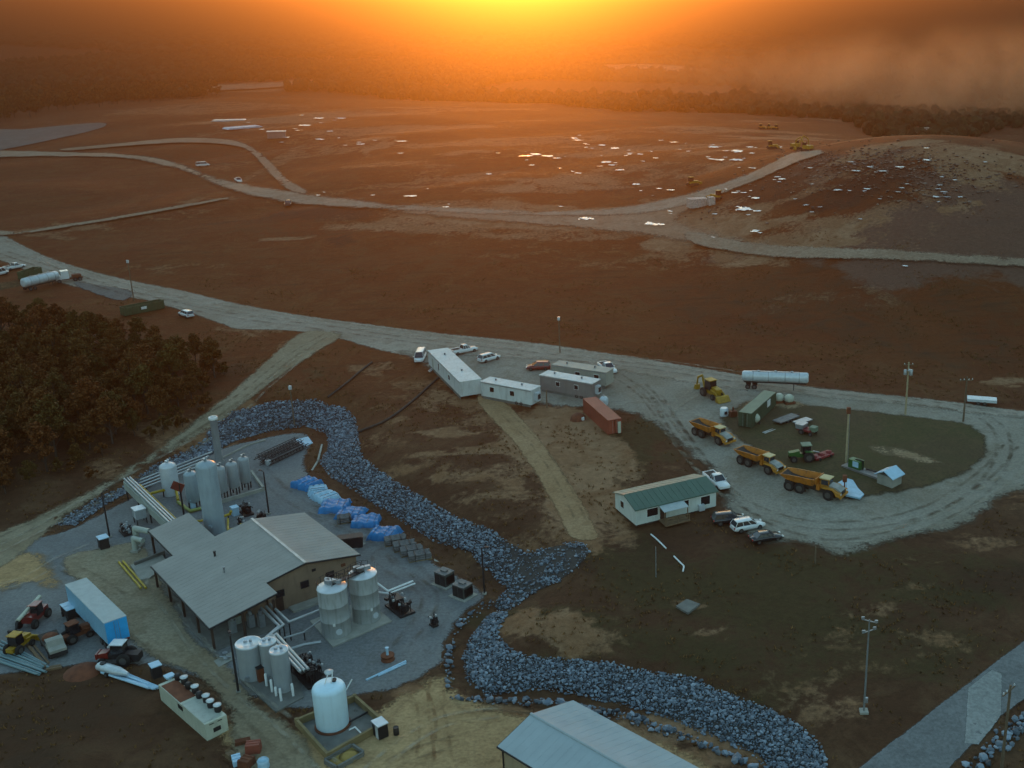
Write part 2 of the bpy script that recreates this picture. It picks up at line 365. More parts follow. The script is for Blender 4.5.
def ground_material():
    m = bpy.data.materials.new('ground'); m.use_nodes = True; MATS['ground'] = m
    nt = m.node_tree; b = nt.nodes['Principled BSDF']; L = nt.links.new
    geo = nt.nodes.new('ShaderNodeNewGeometry')
    def noise(scale, detail=6, rough=.6, dist=0.0, vec=None):
        n = nt.nodes.new('ShaderNodeTexNoise'); n.inputs['Scale'].default_value = scale; n.inputs['Detail'].default_value = detail
        n.inputs['Roughness'].default_value = rough; n.inputs['Distortion'].default_value = dist
        L(vec or geo.outputs['Position'], n.inputs['Vector']); return n.outputs['Fac']
    def maprange(v, a, b_, c_, d, smooth=True):
        r = nt.nodes.new('ShaderNodeMapRange'); r.interpolation_type = 'SMOOTHSTEP' if smooth else 'LINEAR'
        L(v, r.inputs[0]); r.inputs[1].default_value = a; r.inputs[2].default_value = b_; r.inputs[3].default_value = c_; r.inputs[4].default_value = d
        return r.outputs[0]
    def math_(op, a, b_):
        n = nt.nodes.new('ShaderNodeMath'); n.operation = op
        for k, v in enumerate((a, b_)):
            if isinstance(v, (int, float)): n.inputs[k].default_value = v
            else: L(v, n.inputs[k])
        return n.outputs[0]
    def mix(f, a, b_):
        n = nt.nodes.new('ShaderNodeMix'); n.data_type = 'RGBA'
        if isinstance(f, (int, float)): n.inputs[0].default_value = f
        else: L(f, n.inputs[0])
        for k, v in ((6, a), (7, b_)):
            if isinstance(v, tuple): n.inputs[k].default_value = (*v, 1)
            else: L(v, n.inputs[k])
        return n.outputs[2]
    def attr(n):
        a = nt.nodes.new('ShaderNodeAttribute'); a.attribute_name = n; return a.outputs['Fac']
    big = noise(.035, 7, .62, .6); mid = noise(.16, 8, .65, .8); fine = noise(1.1, 8, .7); tiny = noise(4.5, 5, .7)
    mp = nt.nodes.new('ShaderNodeMapping'); mp.inputs['Rotation'].default_value = (0, 0, .5); mp.inputs['Scale'].default_value = (.05, .42, .3)
    L(geo.outputs['Position'], mp.inputs[0]); streak = noise(1.0, 6, .6, .6, mp.outputs[0])
    grass = mix(maprange(big, .35, .65, 0, 1), G_DRY, G_RUST)
    grass = mix(maprange(mid, .42, .72, 0, .75), grass, G_STRAW)
    grass = mix(maprange(streak, .5, .75, 0, .55), grass, G_BROWN)
    sep = nt.nodes.new('ShaderNodeSeparateXYZ'); L(geo.outputs['Position'], sep.inputs[0])
    grass = mix(maprange(sep.outputs['Y'], 150, 235, .72, 0), grass, mix(maprange(mid, .38, .66, 0, 1), (.060, .037, .022), (.100, .062, .036)))
    broke = math_('ADD', math_('MULTIPLY', mid, .75), math_('MULTIPLY', fine, .45))
    def masked(name, lo=.40, hi=.62):
        s = math_('ADD', attr(name), math_('MULTIPLY', math_('SUBTRACT', broke, .60), 1.7))
        return maprange(s, lo, hi, 0, 1)
    grey = masked('grey', .3, .8); dark = masked('dark', .3, .9); moss = masked('moss', .3, .8); clay = masked('clay', .32, .72)
    grass = mix(math_('MULTIPLY', dark, .75), grass, G_DARK)
    grass = mix(math_('MULTIPLY', moss, .92), grass, G_MOSS)
    grass = mix(math_('MULTIPLY', grey, .8), grass, (.135, .082, .058))
    claycol = mix(maprange(mid, .35, .65, 0, 1), G_CLAY, G_CLAY2)
    col = mix(math_('MULTIPLY', clay, .95), grass, claycol)
    shade = maprange(math_('ADD', math_('MULTIPLY', fine, .6), math_('MULTIPLY', tiny, .4)), .3, .7, .62, 1.3, False)
    sc = nt.nodes.new('ShaderNodeVectorMath'); sc.operation = 'SCALE'; L(col, sc.inputs[0]); L(shade, sc.inputs['Scale'])
    L(sc.outputs[0], b.inputs['Base Color']); b.inputs['Roughness'].default_value = .95; b.inputs['Specular IOR Level'].default_value = .15
    bmp = nt.nodes.new('ShaderNodeBump'); bmp.inputs['Strength'].default_value = .6; bmp.inputs['Distance'].default_value = .35
    L(math_('ADD', fine, math_('MULTIPLY', mid, 2.0)), bmp.inputs['Height']); L(bmp.outputs[0], b.inputs['Normal'])
    return m
G_DRY = (.130, .040, .0105); G_RUST = (.125, .032, .0075); G_STRAW = (.150, .064, .022); G_BROWN = (.066, .025, .009)
G_DARK = (.040, .021, .013); G_MOSS = (.064, .044, .018); G_CLAY = (.31, .185, .105); G_CLAY2 = (.22, .115, .057)
ground_material()
nx, ny = len(xs), len(ys)
idx = np.arange(nx * ny).reshape(ny, nx)
quads = np.stack([idx[:-1, :-1], idx[:-1, 1:], idx[1:, 1:], idx[1:, :-1]], -1).reshape(-1, 4)
me = bpy.data.meshes.new('ground')
me.vertices.add(nx * ny); me.vertices.foreach_set('co', np.stack([GX.ravel(), GY.ravel(), GZ], -1).astype(np.float32).ravel())
me.loops.add(quads.size); me.loops.foreach_set('vertex_index', quads.ravel().astype(np.int32))
me.polygons.add(len(quads)); me.polygons.foreach_set('loop_start', np.arange(0, quads.size, 4, dtype=np.int32))
me.polygons.foreach_set('use_smooth', np.ones(len(quads), bool))
me.update(calc_edges=True)
add_attr(me, 'clay', near_attr(CLAY, 1)); add_attr(me, 'moss', near_attr(MOSS, 2)); add_attr(me, 'dark', near_attr(DARK, 3)); add_attr(me, 'grey', near_attr(GREY, 4))
me.materials.append(MATS['ground'])
ground = bpy.data.objects.new('ground', me); COL.objects.link(ground); tag(ground, 'rolling ground of dry brown grass and bare clay', None, None, 'structure')

def smooth_loop(pts, n=6, closed=True):
    out = []; N = len(pts)
    rng = range(N) if closed else range(N - 1)
    for i in rng:
        if closed: p0, p1, p2, p3 = pts[i - 1], pts[i], pts[(i + 1) % N], pts[(i + 2) % N]
        else: p0, p1, p2, p3 = pts[max(i - 1, 0)], pts[i], pts[i + 1], pts[min(i + 2, N - 1)]
        for k in range(n):
            t = k / n
            out.append(tuple(.5 * (2 * b + (c_ - a) * t + (2 * a - 5 * b + 4 * c_ - d) * t * t + (3 * b - a - 3 * c_ + d) * t ** 3) for a, b, c_, d in zip(p0, p1, p2, p3)))
    if not closed: out.append(tuple(pts[-1]))
    return out

def sheet_material(name, c1, c2, c3, edge=1.2, rough=.9, scale=1.0, lane=.5, spec=.2, streak=(.3, .05, .05), rot=0.0):
    m = bpy.data.materials.new(name); m.use_nodes = True; MATS[name] = m
    nt = m.node_tree; b = nt.nodes['Principled BSDF']; L = nt.links.new
    geo = nt.nodes.new('ShaderNodeNewGeometry')
    def noise(scale, detail=6, rough=.6, dist=0.0, vec=None):
        n = nt.nodes.new('ShaderNodeTexNoise'); n.inputs['Scale'].default_value = scale; n.inputs['Detail'].default_value = detail
        n.inputs['Roughness'].default_value = rough; n.inputs['Distortion'].default_value = dist
        L(vec or geo.outputs['Position'], n.inputs['Vector']); return n.outputs['Fac']
    def mr(v, a, b_, c_, d):
        r = nt.nodes.new('ShaderNodeMapRange'); r.interpolation_type = 'SMOOTHSTEP'
        L(v, r.inputs[0]); r.inputs[1].default_value = a; r.inputs[2].default_value = b_; r.inputs[3].default_value = c_; r.inputs[4].default_value = d
        return r.outputs[0]
    def mt(op, a, b_):
        n = nt.nodes.new('ShaderNodeMath'); n.operation = op
        for k, v in enumerate((a, b_)):
            if isinstance(v, (int, float)): n.inputs[k].default_value = v
            else: L(v, n.inputs[k])
        return n.outputs[0]
    def mix(f, a, b_):
        n = nt.nodes.new('ShaderNodeMix'); n.data_type = 'RGBA'
        L(f, n.inputs[0])
        for k, v in ((6, a), (7, b_)):
            if isinstance(v, tuple): n.inputs[k].default_value = (*v, 1)
            else: L(v, n.inputs[k])
        return n.outputs[2]
    big = noise(.07 * scale, 6, .6, .8); mid = noise(.4 * scale, 7, .65, .5); fine = noise(2.5 * scale, 7, .7); 
    mp = nt.nodes.new('ShaderNodeMapping'); mp.inputs['Rotation'].default_value = (0, 0, rot); mp.inputs['Scale'].default_value = streak
    L(geo.outputs['Position'], mp.inputs[0]); st = noise(3.0, 5, .6, 1.0, mp.outputs[0])
    at = nt.nodes.new('ShaderNodeAttribute'); at.attribute_name = 'edge'
    ln = nt.nodes.new('ShaderNodeAttribute'); ln.attribute_name = 'lane'
    col = mix(mr(big, .35, .68, 0, 1), c1, c2)
    col = mix(mt('MULTIPLY', mr(mid, .45, .72, 0, 1), .6), col, c3)
    lanef = mt('MULTIPLY', mr(mt('ADD', ln.outputs['Fac'], mt('MULTIPLY', mt('SUBTRACT', st, .5), 1.6)), .15, .9, 0, 1), lane)
    col = mix(lanef, col, c2)
    stf = mr(st, .52, .75, 0, .45)
    col = mix(stf, col, c3)
    sc = nt.nodes.new('ShaderNodeVectorMath'); sc.operation = 'SCALE'; L(col, sc.inputs[0]); L(mr(fine, .25, .75, .72, 1.25), sc.inputs['Scale'])
    L(sc.outputs[0], b.inputs['Base Color']); b.inputs['Roughness'].default_value = rough; b.inputs['Specular IOR Level'].default_value = spec
    bmp = nt.nodes.new('ShaderNodeBump'); bmp.inputs['Strength'].default_value = .35; bmp.inputs['Distance'].default_value = .12
    L(fine, bmp.inputs['Height']); L(bmp.outputs[0], b.inputs['Normal'])
    if edge > 0:
        e = mt('ADD', mt('DIVIDE', at.outputs['Fac'], edge), mt('MULTIPLY', mt('SUBTRACT', mt('ADD', mt('MULTIPLY', mid, .6), mt('MULTIPLY', fine, .4)), .62), 2.2))
        L(mr(e, 0.0, .55, 0, 1), b.inputs['Alpha'])
    return m

LANES = []; SHEETS = []
def sheet(name, px, mat, spacing=1.6, lift=.05, smooth=True, label=None, sub=5, plane_z=None, edge_clip=8.0):
    loop = smooth_loop(px, sub) if smooth else smooth_loop(px, 1)
    W3 = [Gz(p[0], p[1], plane_z) if plane_z is not None else G(*p) for p in loop]
    poly = [(p.x, p.y) for p in W3]
    # even out the boundary
    out = []
    for a, b_ in zip(poly, poly[1:] + poly[:1]):
        d = math.hypot(b_[0] - a[0], b_[1] - a[1]); n = max(1, int(d / spacing))
        for k in range(n): out.append((a[0] + (b_[0] - a[0]) * k / n, a[1] + (b_[1] - a[1]) * k / n))
    clean = [out[0]]
    for p in out[1:]:
        if math.hypot(p[0] - clean[-1][0], p[1] - clean[-1][1]) > spacing * .3: clean.append(p)
    poly = clean
    P = np.array(poly)
    gx = np.arange(P[:, 0].min(), P[:, 0].max(), spacing); gy = np.arange(P[:, 1].min(), P[:, 1].max(), spacing)
    gxx, gyy = np.meshgrid(gx, gy); gxx = gxx.ravel() + RNG.uniform(-.2, .2, gxx.size) * spacing; gyy = gyy.ravel() + RNG.uniform(-.2, .2, gyy.size) * spacing
    d = poly_dist(gxx, gyy, P); k = d < -spacing * .5
    SHEETS.append(P)
    pts = [Vector(p) for p in poly] + [Vector((a, b_)) for a, b_ in zip(gxx[k], gyy[k])]
    n = len(poly)
    vs, es, fs, *_ = delaunay_2d_cdt(pts, [(i, (i + 1) % n) for i in range(n)], [list(range(n))], 1, 1e-4)
    V = np.array([(v.x, v.y) for v in vs])
    z = hz(V[:, 0], V[:, 1]) + lift
    if plane_z is not None: z[:] = plane_z + lift
    me = bpy.data.meshes.new(name); me.from_pydata([(a, b_, c_) for (a, b_), c_ in zip(V, z)], [], [list(f) for f in fs]); me.update()
    # faces must look up
    if len(me.polygons) and sum(p.normal.z for p in me.polygons) < 0: me.flip_normals()
    me.polygons.foreach_set('use_smooth', np.ones(len(me.polygons), bool))
    add_attr(me, 'edge', np.clip(-poly_dist(V[:, 0], V[:, 1], P), 0, edge_clip))
    la = np.zeros(len(V))
    for path, wid in LANES:
        dd = np.full(len(V), 1e9)
        for (ax, ay), (bx, by) in zip(path, path[1:]):
            ex, ey = bx - ax, by - ay; t = np.clip(((V[:, 0] - ax) * ex + (V[:, 1] - ay) * ey) / (ex * ex + ey * ey + 1e-9), 0, 1)
            dd = np.minimum(dd, np.hypot(V[:, 0] - ax - t * ex, V[:, 1] - ay - t * ey))
        la = np.maximum(la, np.exp(-(dd / wid) ** 2))
    add_attr(me, 'lane', la)
    me.materials.append(M_(mat))
    o = bpy.data.objects.new(name, me); COL.objects.link(o); tag(o, label, None, None, 'structure')
    return o
def lane(px, wid): LANES.append(([tuple(G(*p)[:2]) for p in smooth_loop(px, 4, False)], wid))

sheet_material('gravel_road', (.275,.230,.178), (.345,.30,.245), (.20,.15,.10), 1.6, streak=(.10,.45,.3), rot=.25)
sheet_material('gravel_yard', (.23,.20,.155), (.29,.265,.22), (.17,.14,.095), 3.6, streak=(.12,.3,.3), rot=-.6)
sheet_material('dirt_road', (.25,.195,.125), (.31,.26,.18), (.17,.12,.07), 1.8, streak=(.10,.45,.3), rot=.8)
sheet_material('pad_gravel', (.17,.175,.18), (.21,.21,.205), (.145,.14,.13), 1.4, lane=.25)
sheet_material('sand', (.38,.245,.12), (.47,.31,.155), (.20,.115,.055), 3.5, streak=(.08,.6,.3), rot=-.3)
sheet_material('haul', (.285,.21,.145), (.34,.27,.20), (.19,.125,.075), 4.5, scale=1.0, streak=(.05,.3,.3), rot=.1)
sheet_material('asphalt', (.16,.165,.165), (.19,.195,.195), (.13,.13,.13), .35, lane=.3)
sheet_material('light_patch', (.25,.26,.25), (.28,.29,.28), (.22,.22,.21), .2, lane=.1)
sheet_material('grey_pad', (.135,.13,.12), (.16,.155,.145), (.11,.10,.09), 1.5, lane=.1)
sheet_material('grass_island', (.072,.052,.026), (.064,.060,.022), (.105,.072,.036), 2.2, lane=0)
sheet_material('concrete', (.33,.32,.29), (.37,.36,.33), (.26,.24,.2), 0, lane=0)
sheet_material('clay_track', (.31,.195,.10), (.36,.235,.13), (.20,.11,.05), .9, streak=(.1,.5,.3), rot=-.9)
sheet_material('haul_thin', (.26,.185,.125), (.31,.235,.165), (.18,.115,.07), 2.0, scale=.6, streak=(.05,.3,.3), rot=.1)

lane([(0,245),(60,270),(130,292),(220,312),(320,326),(420,340),(540,354),(650,366),(760,382),(880,397),(1024,417)], 2.6)
lane([(1000,420),(1015,450),(990,490),(930,515),(860,530),(790,525),(740,500),(700,460),(670,420),(660,395),(700,378)], 3.0)
lane([(0,540),(60,515),(120,475),(180,435),(240,395),(290,355),(330,335)], 1.5)
main_road = sheet('main_road', [(-60,205),(-10,224),(12,238),(60,260),(120,277),(180,289),(240,303),(300,314),(360,322),(430,331),(500,338),(560,345),(640,357),(720,370),(800,384),(860,391),(930,398),(1024,410),(1090,421),(1350,464),
    (1350,482),(1090,435),(1024,424),(985,420),(930,412),(860,405),(800,400),(740,392),(700,392),(640,392),(560,372),(500,368),(440,362),(380,352),(330,338),(290,332),(236,330),(205,320),(150,303),(100,293),(60,284),(0,262),(-60,240)], 'gravel_road', 2.0, .06, label='wide pale gravel haul road crossing the site')
LANES_MAIN = list(LANES)
yard = sheet('gravel_yard', [(386,348),(430,350),(500,354),(560,358),(640,370),(700,381),(745,386),(800,391),(860,397),(930,404),(985,411),(1040,418),(1060,450),(1040,490),(1010,500),(985,520),(960,534),(920,540),(890,548),(850,560),(818,556),(800,548),(776,552),(740,540),(716,516),(716,496),(706,474),(688,462),(672,446),(652,430),(632,418),(600,412),(560,410),(520,406),(470,398),(440,380),(420,368)], 'gravel_yard', 1.6, .10, label='gravel yard round the parked trucks')
access = sheet('access_road', [(345,334),(322,352),(290,372),(262,394),(238,412),(214,430),(180,450),(150,467),(110,494),(60,526),(20,560),(-60,600),(-60,552),(0,530),(40,513),(90,488),(140,458),(186,424),(226,394),(262,362),(290,338),(310,330)], 'dirt_road', 1.4, .11, label='dirt track running down to the plant')
padg = sheet('gravel_pad', [(-60,530),(40,536),(110,507),(168,474),(215,450),(270,436),(304,432),(314,442),(308,466),(328,488),(370,516),(418,546),(440,564),(462,576),(490,596),(468,614),(452,640),(448,662),(400,690),(350,700),(300,712),(250,700),(220,690),(180,676),(150,668),(90,668),(40,672),(-60,680),(-60,620)], 'pad_gravel', 1.2, .05, label='grey gravel pad of the plant')
sand1 = sheet('sandy_ground', [(400,688),(430,672),(452,664),(470,690),(520,706),(600,716),(680,740),(740,775),(760,830),(520,840),(330,790),(250,790),(200,740),(230,716),(280,716),(330,720)], 'sand', 1.2, .09, label='yellow rutted sandy ground by the rock channel')
sand2 = sheet('sandy_bank', [(-60,556),(0,552),(40,548),(60,560),(70,585),(50,596),(20,590),(-60,610)], 'sand', 1.2, .10, label='yellow sandy patch beside the access track')
drive = sheet('dirt_drive', [(110,545),(140,540),(160,560),(178,600),(205,640),(240,668),(262,700),(310,735),(330,790),(230,770),(222,715),(190,680),(150,664),(118,640),(92,600),(60,575),(60,556)], 'dirt_road', 1.2, .13, label='worn dirt drive beside the plant building')
island = sheet('grass_island', [(738,404),(770,396),(810,404),(870,410),(930,417),(972,424),(992,440),(990,460),(965,478),(930,490),(880,499),(838,502),(806,492),(782,478),(756,456),(728,436),(716,418)], 'grass_island', 1.5, .15, label='worn grass island inside the truck loop')
haulr = sheet('haul_road', [(-60,152),(0,151),(60,152),(120,154),(160,158),(190,166),(215,176),(250,184),(300,192),(360,200),(430,206),(500,209),(560,211),(620,207),(670,198),(720,184),(760,168),(790,154),(826,149),(830,154),(800,164),(770,178),(730,194),(680,210),(630,218),(560,219),(500,218),(430,215),(360,211),(290,206),(240,196),(205,184),(180,173),(150,165),(120,160),(60,158),(0,159),(-60,161)], 'haul', 3.0, .50, label='pale haul road over the landfill')
spur = sheet('haul_spur', [(225,140),(250,146),(270,160),(290,180),(312,194),(290,194),(270,178),(252,158),(236,148),(190,144),(130,147),(70,152),(60,150),(120,144),(180,139)], 'haul_thin', 2.4, .60, label='narrow dirt spur road on the landfill')
track = sheet('dirt_track', [(-40,214),(10,232),(60,226),(130,215),(180,206),(230,198),(232,200),(180,210),(130,219),(70,229),(20,236),(-20,236)], 'haul_thin', 2.4, .5, label='faint dirt track across the landfill slope')
bench = sheet('bench_track', [(690,232),(760,244),(820,247),(880,249),(940,253),(1040,259),(1250,271),(1250,285),(1040,272),(940,266),(880,263),(820,262),(760,259),(690,246)], 'haul_thin', 2.4, .5, label='pale bench track along the foot of the mound')
gp = sheet('grey_pad', [(-40,134),(40,128),(100,123),(104,128),(60,139),(0,151),(-40,156)], 'grey_pad', 3.0, .35, label='grey lined pad at the landfill edge')
gp2 = sheet('parking_pad', [(72,280),(96,284),(132,290),(134,297),(120,302),(96,296),(74,287)], 'grey_pad', 1.5, .14, label='grey gravel parking pad by the main road')
road = sheet('paved_road', [(1250,470),(1100,581),(1024,640),(960,688),(900,735),(850,775),(760,850),(900,860),(952,768),(1000,718),(1100,650),(1250,548)], 'asphalt', 1.2, .08, smooth=False, label='grey paved road in the lower corner', sub=1)
patch = sheet('pavement_patch', [(1003,660),(967,688),(962,768),(970,760),(998,722),(1002,715)], 'light_patch', 1.2, .085, smooth=False, label='pale patch of newer pavement', sub=1)
ct = sheet('clay_track', [(474,397),(497,395),(527,422),(556,458),(580,495),(598,528),(600,540),(570,540),(556,515),(538,482),(514,446),(488,418)], 'clay_track', 1.0, .06, label='eroded clay track running down the bank')

sheet_material('worn', (.26,.165,.10), (.31,.215,.145), (.18,.10,.055), 7.0, scale=.6, streak=(.05,.3,.3), rot=.1)
sheet('worn_earth', [(380,206),(450,208),(560,213),(640,210),(690,200),(716,202),(690,218),(740,234),(820,245),(900,249),(1040,257),(1250,269),(1250,283),(1040,270),(900,263),(800,262),(720,254),(640,240),(560,231),(470,224),(390,216)], 'worn', 3.0, .38, label='pale worn earth spreading along the foot of the landfill', edge_clip=16)
sheet_material('bare', (.27,.19,.11), (.32,.235,.145), (.17,.11,.06), 3.6, streak=(.1,.5,.3), rot=-.5)
for _px, _sp, _lab in (([(596,66),(640,64),(692,68),(704,73),(650,75),(606,72)], 30, 'pale far clearing right of the sun'), ([(120,95),(170,89),(240,85),(300,82),(330,84),(260,90),(180,94)], 18, 'pale far track left of the landfill'), ([(424,107),(432,96),(427,84),(433,84),(440,96),(434,107)], 14, 'pale far track climbing behind the landfill'), ([(700,76),(760,72),(830,74),(760,79)], 30, 'small pale far clearing under the dust')):
    sheet('clearing', _px, 'worn', _sp, 1.2, label=_lab, edge_clip=16)
sheet('bare_soil', [(862,444),(900,446),(932,454),(955,466),(930,470),(900,463),(870,455)], 'bare', 1.2, .19, label='bare pale soil inside the grass island')
sheet('bare_soil', [(740,402),(775,398),(812,402),(800,414),(770,412),(748,424),(730,420)], 'bare', 1.2, .19, label='bare trodden soil round the green container')
# ---- wheel tracks pressed into the gravel and sand
def track_material(name, col):
    m = bpy.data.materials.new(name); m.use_nodes = True; MATS[name] = m; nt = m.node_tree; b = nt.nodes['Principled BSDF']; L = nt.links.new
    geo = nt.nodes.new('ShaderNodeNewGeometry'); n = nt.nodes.new('ShaderNodeTexNoise'); n.inputs['Scale'].default_value = .55; n.inputs['Detail'].default_value = 7; L(geo.outputs['Position'], n.inputs['Vector'])
    at = nt.nodes.new('ShaderNodeAttribute'); at.attribute_name = 'edge'
    r = nt.nodes.new('ShaderNodeMapRange'); r.interpolation_type = 'SMOOTHSTEP'; L(n.outputs['Fac'], r.inputs[0]); r.inputs[1].default_value = .34; r.inputs[2].default_value = .74; r.inputs[3].default_value = 0; r.inputs[4].default_value = .5
    mu = nt.nodes.new('ShaderNodeMath'); mu.operation = 'MULTIPLY'; L(r.outputs[0], mu.inputs[0]); L(at.outputs['Fac'], mu.inputs[1]); L(mu.outputs[0], b.inputs['Alpha'])
    b.inputs['Base Color'].default_value = (*col, 1); b.inputs['Roughness'].default_value = .9; b.inputs['Specular IOR Level'].default_value = .1
track_material('rut_dark', (.105, .078, .050)); track_material('rut_pale', (.40, .35, .27)); track_material('rut_rust', (.20, .095, .045))
def ribbon(name, px, width, mat, lift, label, gauge=0.0):
    c = [G(*p) for p in smooth_loop(px, 10, False)]
    vs, fs, ed = [], [], []
    for off in ((-gauge / 2, gauge / 2) if gauge else (0,)):
        o = len(vs); rows = 0
        for i, p in enumerate(c):
            d = (c[min(i + 1, len(c) - 1)] - c[max(i - 1, 0)]); d.z = 0; d.normalize(); nn = Vector((-d.y, d.x, 0))
            for q, e in ((-.5, 0), (-.18, 1), (.18, 1), (.5, 0)):
                v = p + nn * (off + q * width); v.z = float(hz(v.x, v.y)[0]) + lift + (.004 if off > 0 else 0); vs.append(tuple(v)); ed.append(e if 0 < i < len(c) - 1 else 0)
            rows += 1
        for i in range(rows - 1):
            for j in range(3): a = o + i * 4 + j; fs.append((a, a + 1, a + 5, a + 4))
    me = bpy.data.meshes.new(name); me.from_pydata(vs, [], fs); me.update()
    if sum(p.normal.z for p in me.polygons) < 0: me.flip_normals()
    add_attr(me, 'edge', ed); me.materials.append(MATS[mat]); ob = bpy.data.objects.new(name, me); COL.objects.link(ob); tag(ob, label, None, None, 'structure')
RUT = [([(640,385),(662,410),(690,450),(722,495),(770,530),(840,545),(910,530),(970,500),(1000,465),(1002,435),(985,418)], .9, 'rut_dark', 2.2), ([(655,395),(685,440),(730,495),(790,522),(860,526),(930,510),(985,475),(1012,445)], .8, 'rut_dark', 2.2),
 ([(700,392),(672,408),(668,425),(690,455),(718,485),(752,512),(800,526)], 1.0, 'rut_pale', 2.1), ([(820,540),(880,537),(940,520),(990,490),(1020,470)], 1.1, 'rut_pale', 2.1), ([(600,366),(640,392),(660,415),(700,470)], .8, 'rut_dark', 2.0),
 ([(0,252),(60,272),(130,294),(220,314),(320,328),(420,342),(540,356),(650,368),(760,384),(880,398),(1024,418)], 1.1, 'rut_dark', 2.3), ([(0,240),(60,266),(130,288),(220,307),(320,322),(420,335),(540,350),(650,362),(760,378)], 1.0, 'rut_pale', 2.3),
 ([(-20,550),(60,514),(120,478),(180,438),(240,398),(290,358),(330,334)], .8, 'rut_dark', 1.9), ([(-20,560),(40,530),(100,497),(160,464),(220,428),(270,384),(320,344)], .8, 'rut_pale', 1.9),
 ([(425,760),(428,730),(424,705),(415,690)], .5, 'rut_rust', 1.7), ([(444,765),(440,735),(436,705),(438,680)], .5, 'rut_rust', 1.7), ([(470,740),(440,748),(400,762),(360,790)], .6, 'rut_dark', 1.8), ([(500,715),(450,722),(410,742),(370,775)], .7, 'rut_pale', 1.8), ([(640,735),(560,716),(500,708),(455,712)], .6, 'rut_dark', 1.8),
 ([(70,585),(100,615),(140,655),(190,690),(230,720),(280,770)], .7, 'rut_dark', 1.9), ([(150,575),(175,615),(205,655),(240,690),(290,730),(330,770)], .7, 'rut_pale', 1.9), ([(0,575),(40,566),(80,575),(120,600)], .6, 'rut_dark', 1.8), ([(0,590),(30,580),(60,562),(100,545)], .6, 'rut_pale', 1.8),
 ([(505,415),(535,445),(560,480),(582,525)], .5, 'rut_dark', 1.5), ([(420,540),(380,560),(430,600),(400,650)], .8, 'rut_dark', 2.0), ([(260,470),(290,500),(330,520),(390,550),(440,600)], .9, 'rut_dark', 2.0)]
for k, (px, w_, m_, g_) in enumerate(RUT): ribbon('wheel_track', px, w_, m_, .19 + .012 * k, 'pair of worn wheel tracks', g_)
# ------------------------------------------------------------------ paints
M('roof_grey', (.335,.315,.29), .7, .0, .10, .35, .15)
M('roof_trim', (.62,.56,.52), .5)
M('tan_wall', (.26,.175,.118), .75, 0, .14, .5, grime=.25)
M('dark_steel', (.035,.033,.034), .55, .3, .3)
M('black_paint', (.018,.018,.020), .5, 0, .3)
M('dark_glass', (.015,.017,.020), .12, 0, .1, spec=.6)
M('glass', (.03,.04,.05), .08, 0, .1, spec=.7)
M('brown_post', (.060,.036,.026), .6)
M('steel', (.42,.44,.45), .38, .55, .14, .6)
M('tank_steel', (.36,.375,.37), .5, .08, .14, .5, grime=.4)
M('tank_top', (.62,.66,.70), .35, .25, .14, .8)
M('vessel_grey', (.36,.39,.41), .42, .1, .10, .5, grime=.12)
M('vessel_blue', (.33,.41,.46), .42, .1, .10, .5, grime=.15)
M('white_paint', (.78,.80,.80), .4, 0, .06, .6, grime=.10)
M('tank_white', (.66,.86,.98), .35, 0, .05, .5, grime=.10)
M('cream_paint', (.52,.53,.43), .5, 0, .10, .6, grime=.18)
M('yellow_paint', (.46,.31,.020), .45, 0, .2)
M('green_yellow', (.28,.30,.08), .5)
M('blue_light', (.42,.62,.78), .4, 0, .08)
M('pale_green', (.40,.43,.38), .5, 0, .12, .5, grime=.2)
M('concrete_block', (.33,.32,.28), .85, 0, .2, .8)
M('concrete_dark', (.17,.165,.15), .9, 0, .25, .8)
M('wood_wall', (.24,.175,.085), .8, 0, .25, .8)
M('rust', (.17,.055,.025), .8, 0, .35, 1.2)
M('red_sign', (.16,.030,.020), .6)
M('tarp_blue', (.006,.18,.44), .45, 0, .12, .8)
M('tarp_pale', (.33,.54,.70), .45, 0, .16, .8)
M('bundle_grey', (.15,.15,.15), .6, 0, .4, 1.5)
M('transformer_grey', (.075,.088,.082), .6, 0, .15, .8)
M('stack_grey', (.20,.21,.215), .55, 0, .14, .6, grime=.3)
M('galv', (.36,.38,.40), .4, .5, .2)
M('rubber', (.020,.019,.018), .85, 0, .25)
M('rim', (.09,.085,.08), .6, .1)

UV = math.atan2(-.745, .667)
UH = Vector((.667, -.745, 0)); VH = Vector((.745, .667, 0))
def bw(u, v, z=0): return UH * u + VH * v + Vector((0, 0, z))

# ---- process building
bl = thing('plant_building', 'long brown process building with a broad grey metal roof and open porch', 'building', bw(-137, 47), UV)
RZ = lambda y: 5.8 - .184 * abs(y - 2.85)
def slab(mb, x0, x1, y0, y1, t=.22):
    mb.add([(x0, y0, RZ(y0)), (x1, y0, RZ(y0)), (x1, y1, RZ(y1)), (x0, y1, RZ(y1)), (x0, y0, RZ(y0) - t), (x1, y0, RZ(y0) - t), (x1, y1, RZ(y1) - t), (x0, y1, RZ(y1) - t)],
           [(0, 1, 2, 3), (7, 6, 5, 4), (0, 4, 5, 1), (1, 5, 6, 2), (2, 6, 7, 3), (3, 7, 4, 0)])
rf = MB(); slab(rf, -8.6, 8.7, -2.4, 2.83); slab(rf, -8.6, 8.7, 2.85, 10.35); slab(rf, -8.8, 12.1, -10.9, -2.403); slab(rf, -18.7, -8.803, -8.0, -2.403)
for k in range(1, 15):
    y = 2.85 + k * .5
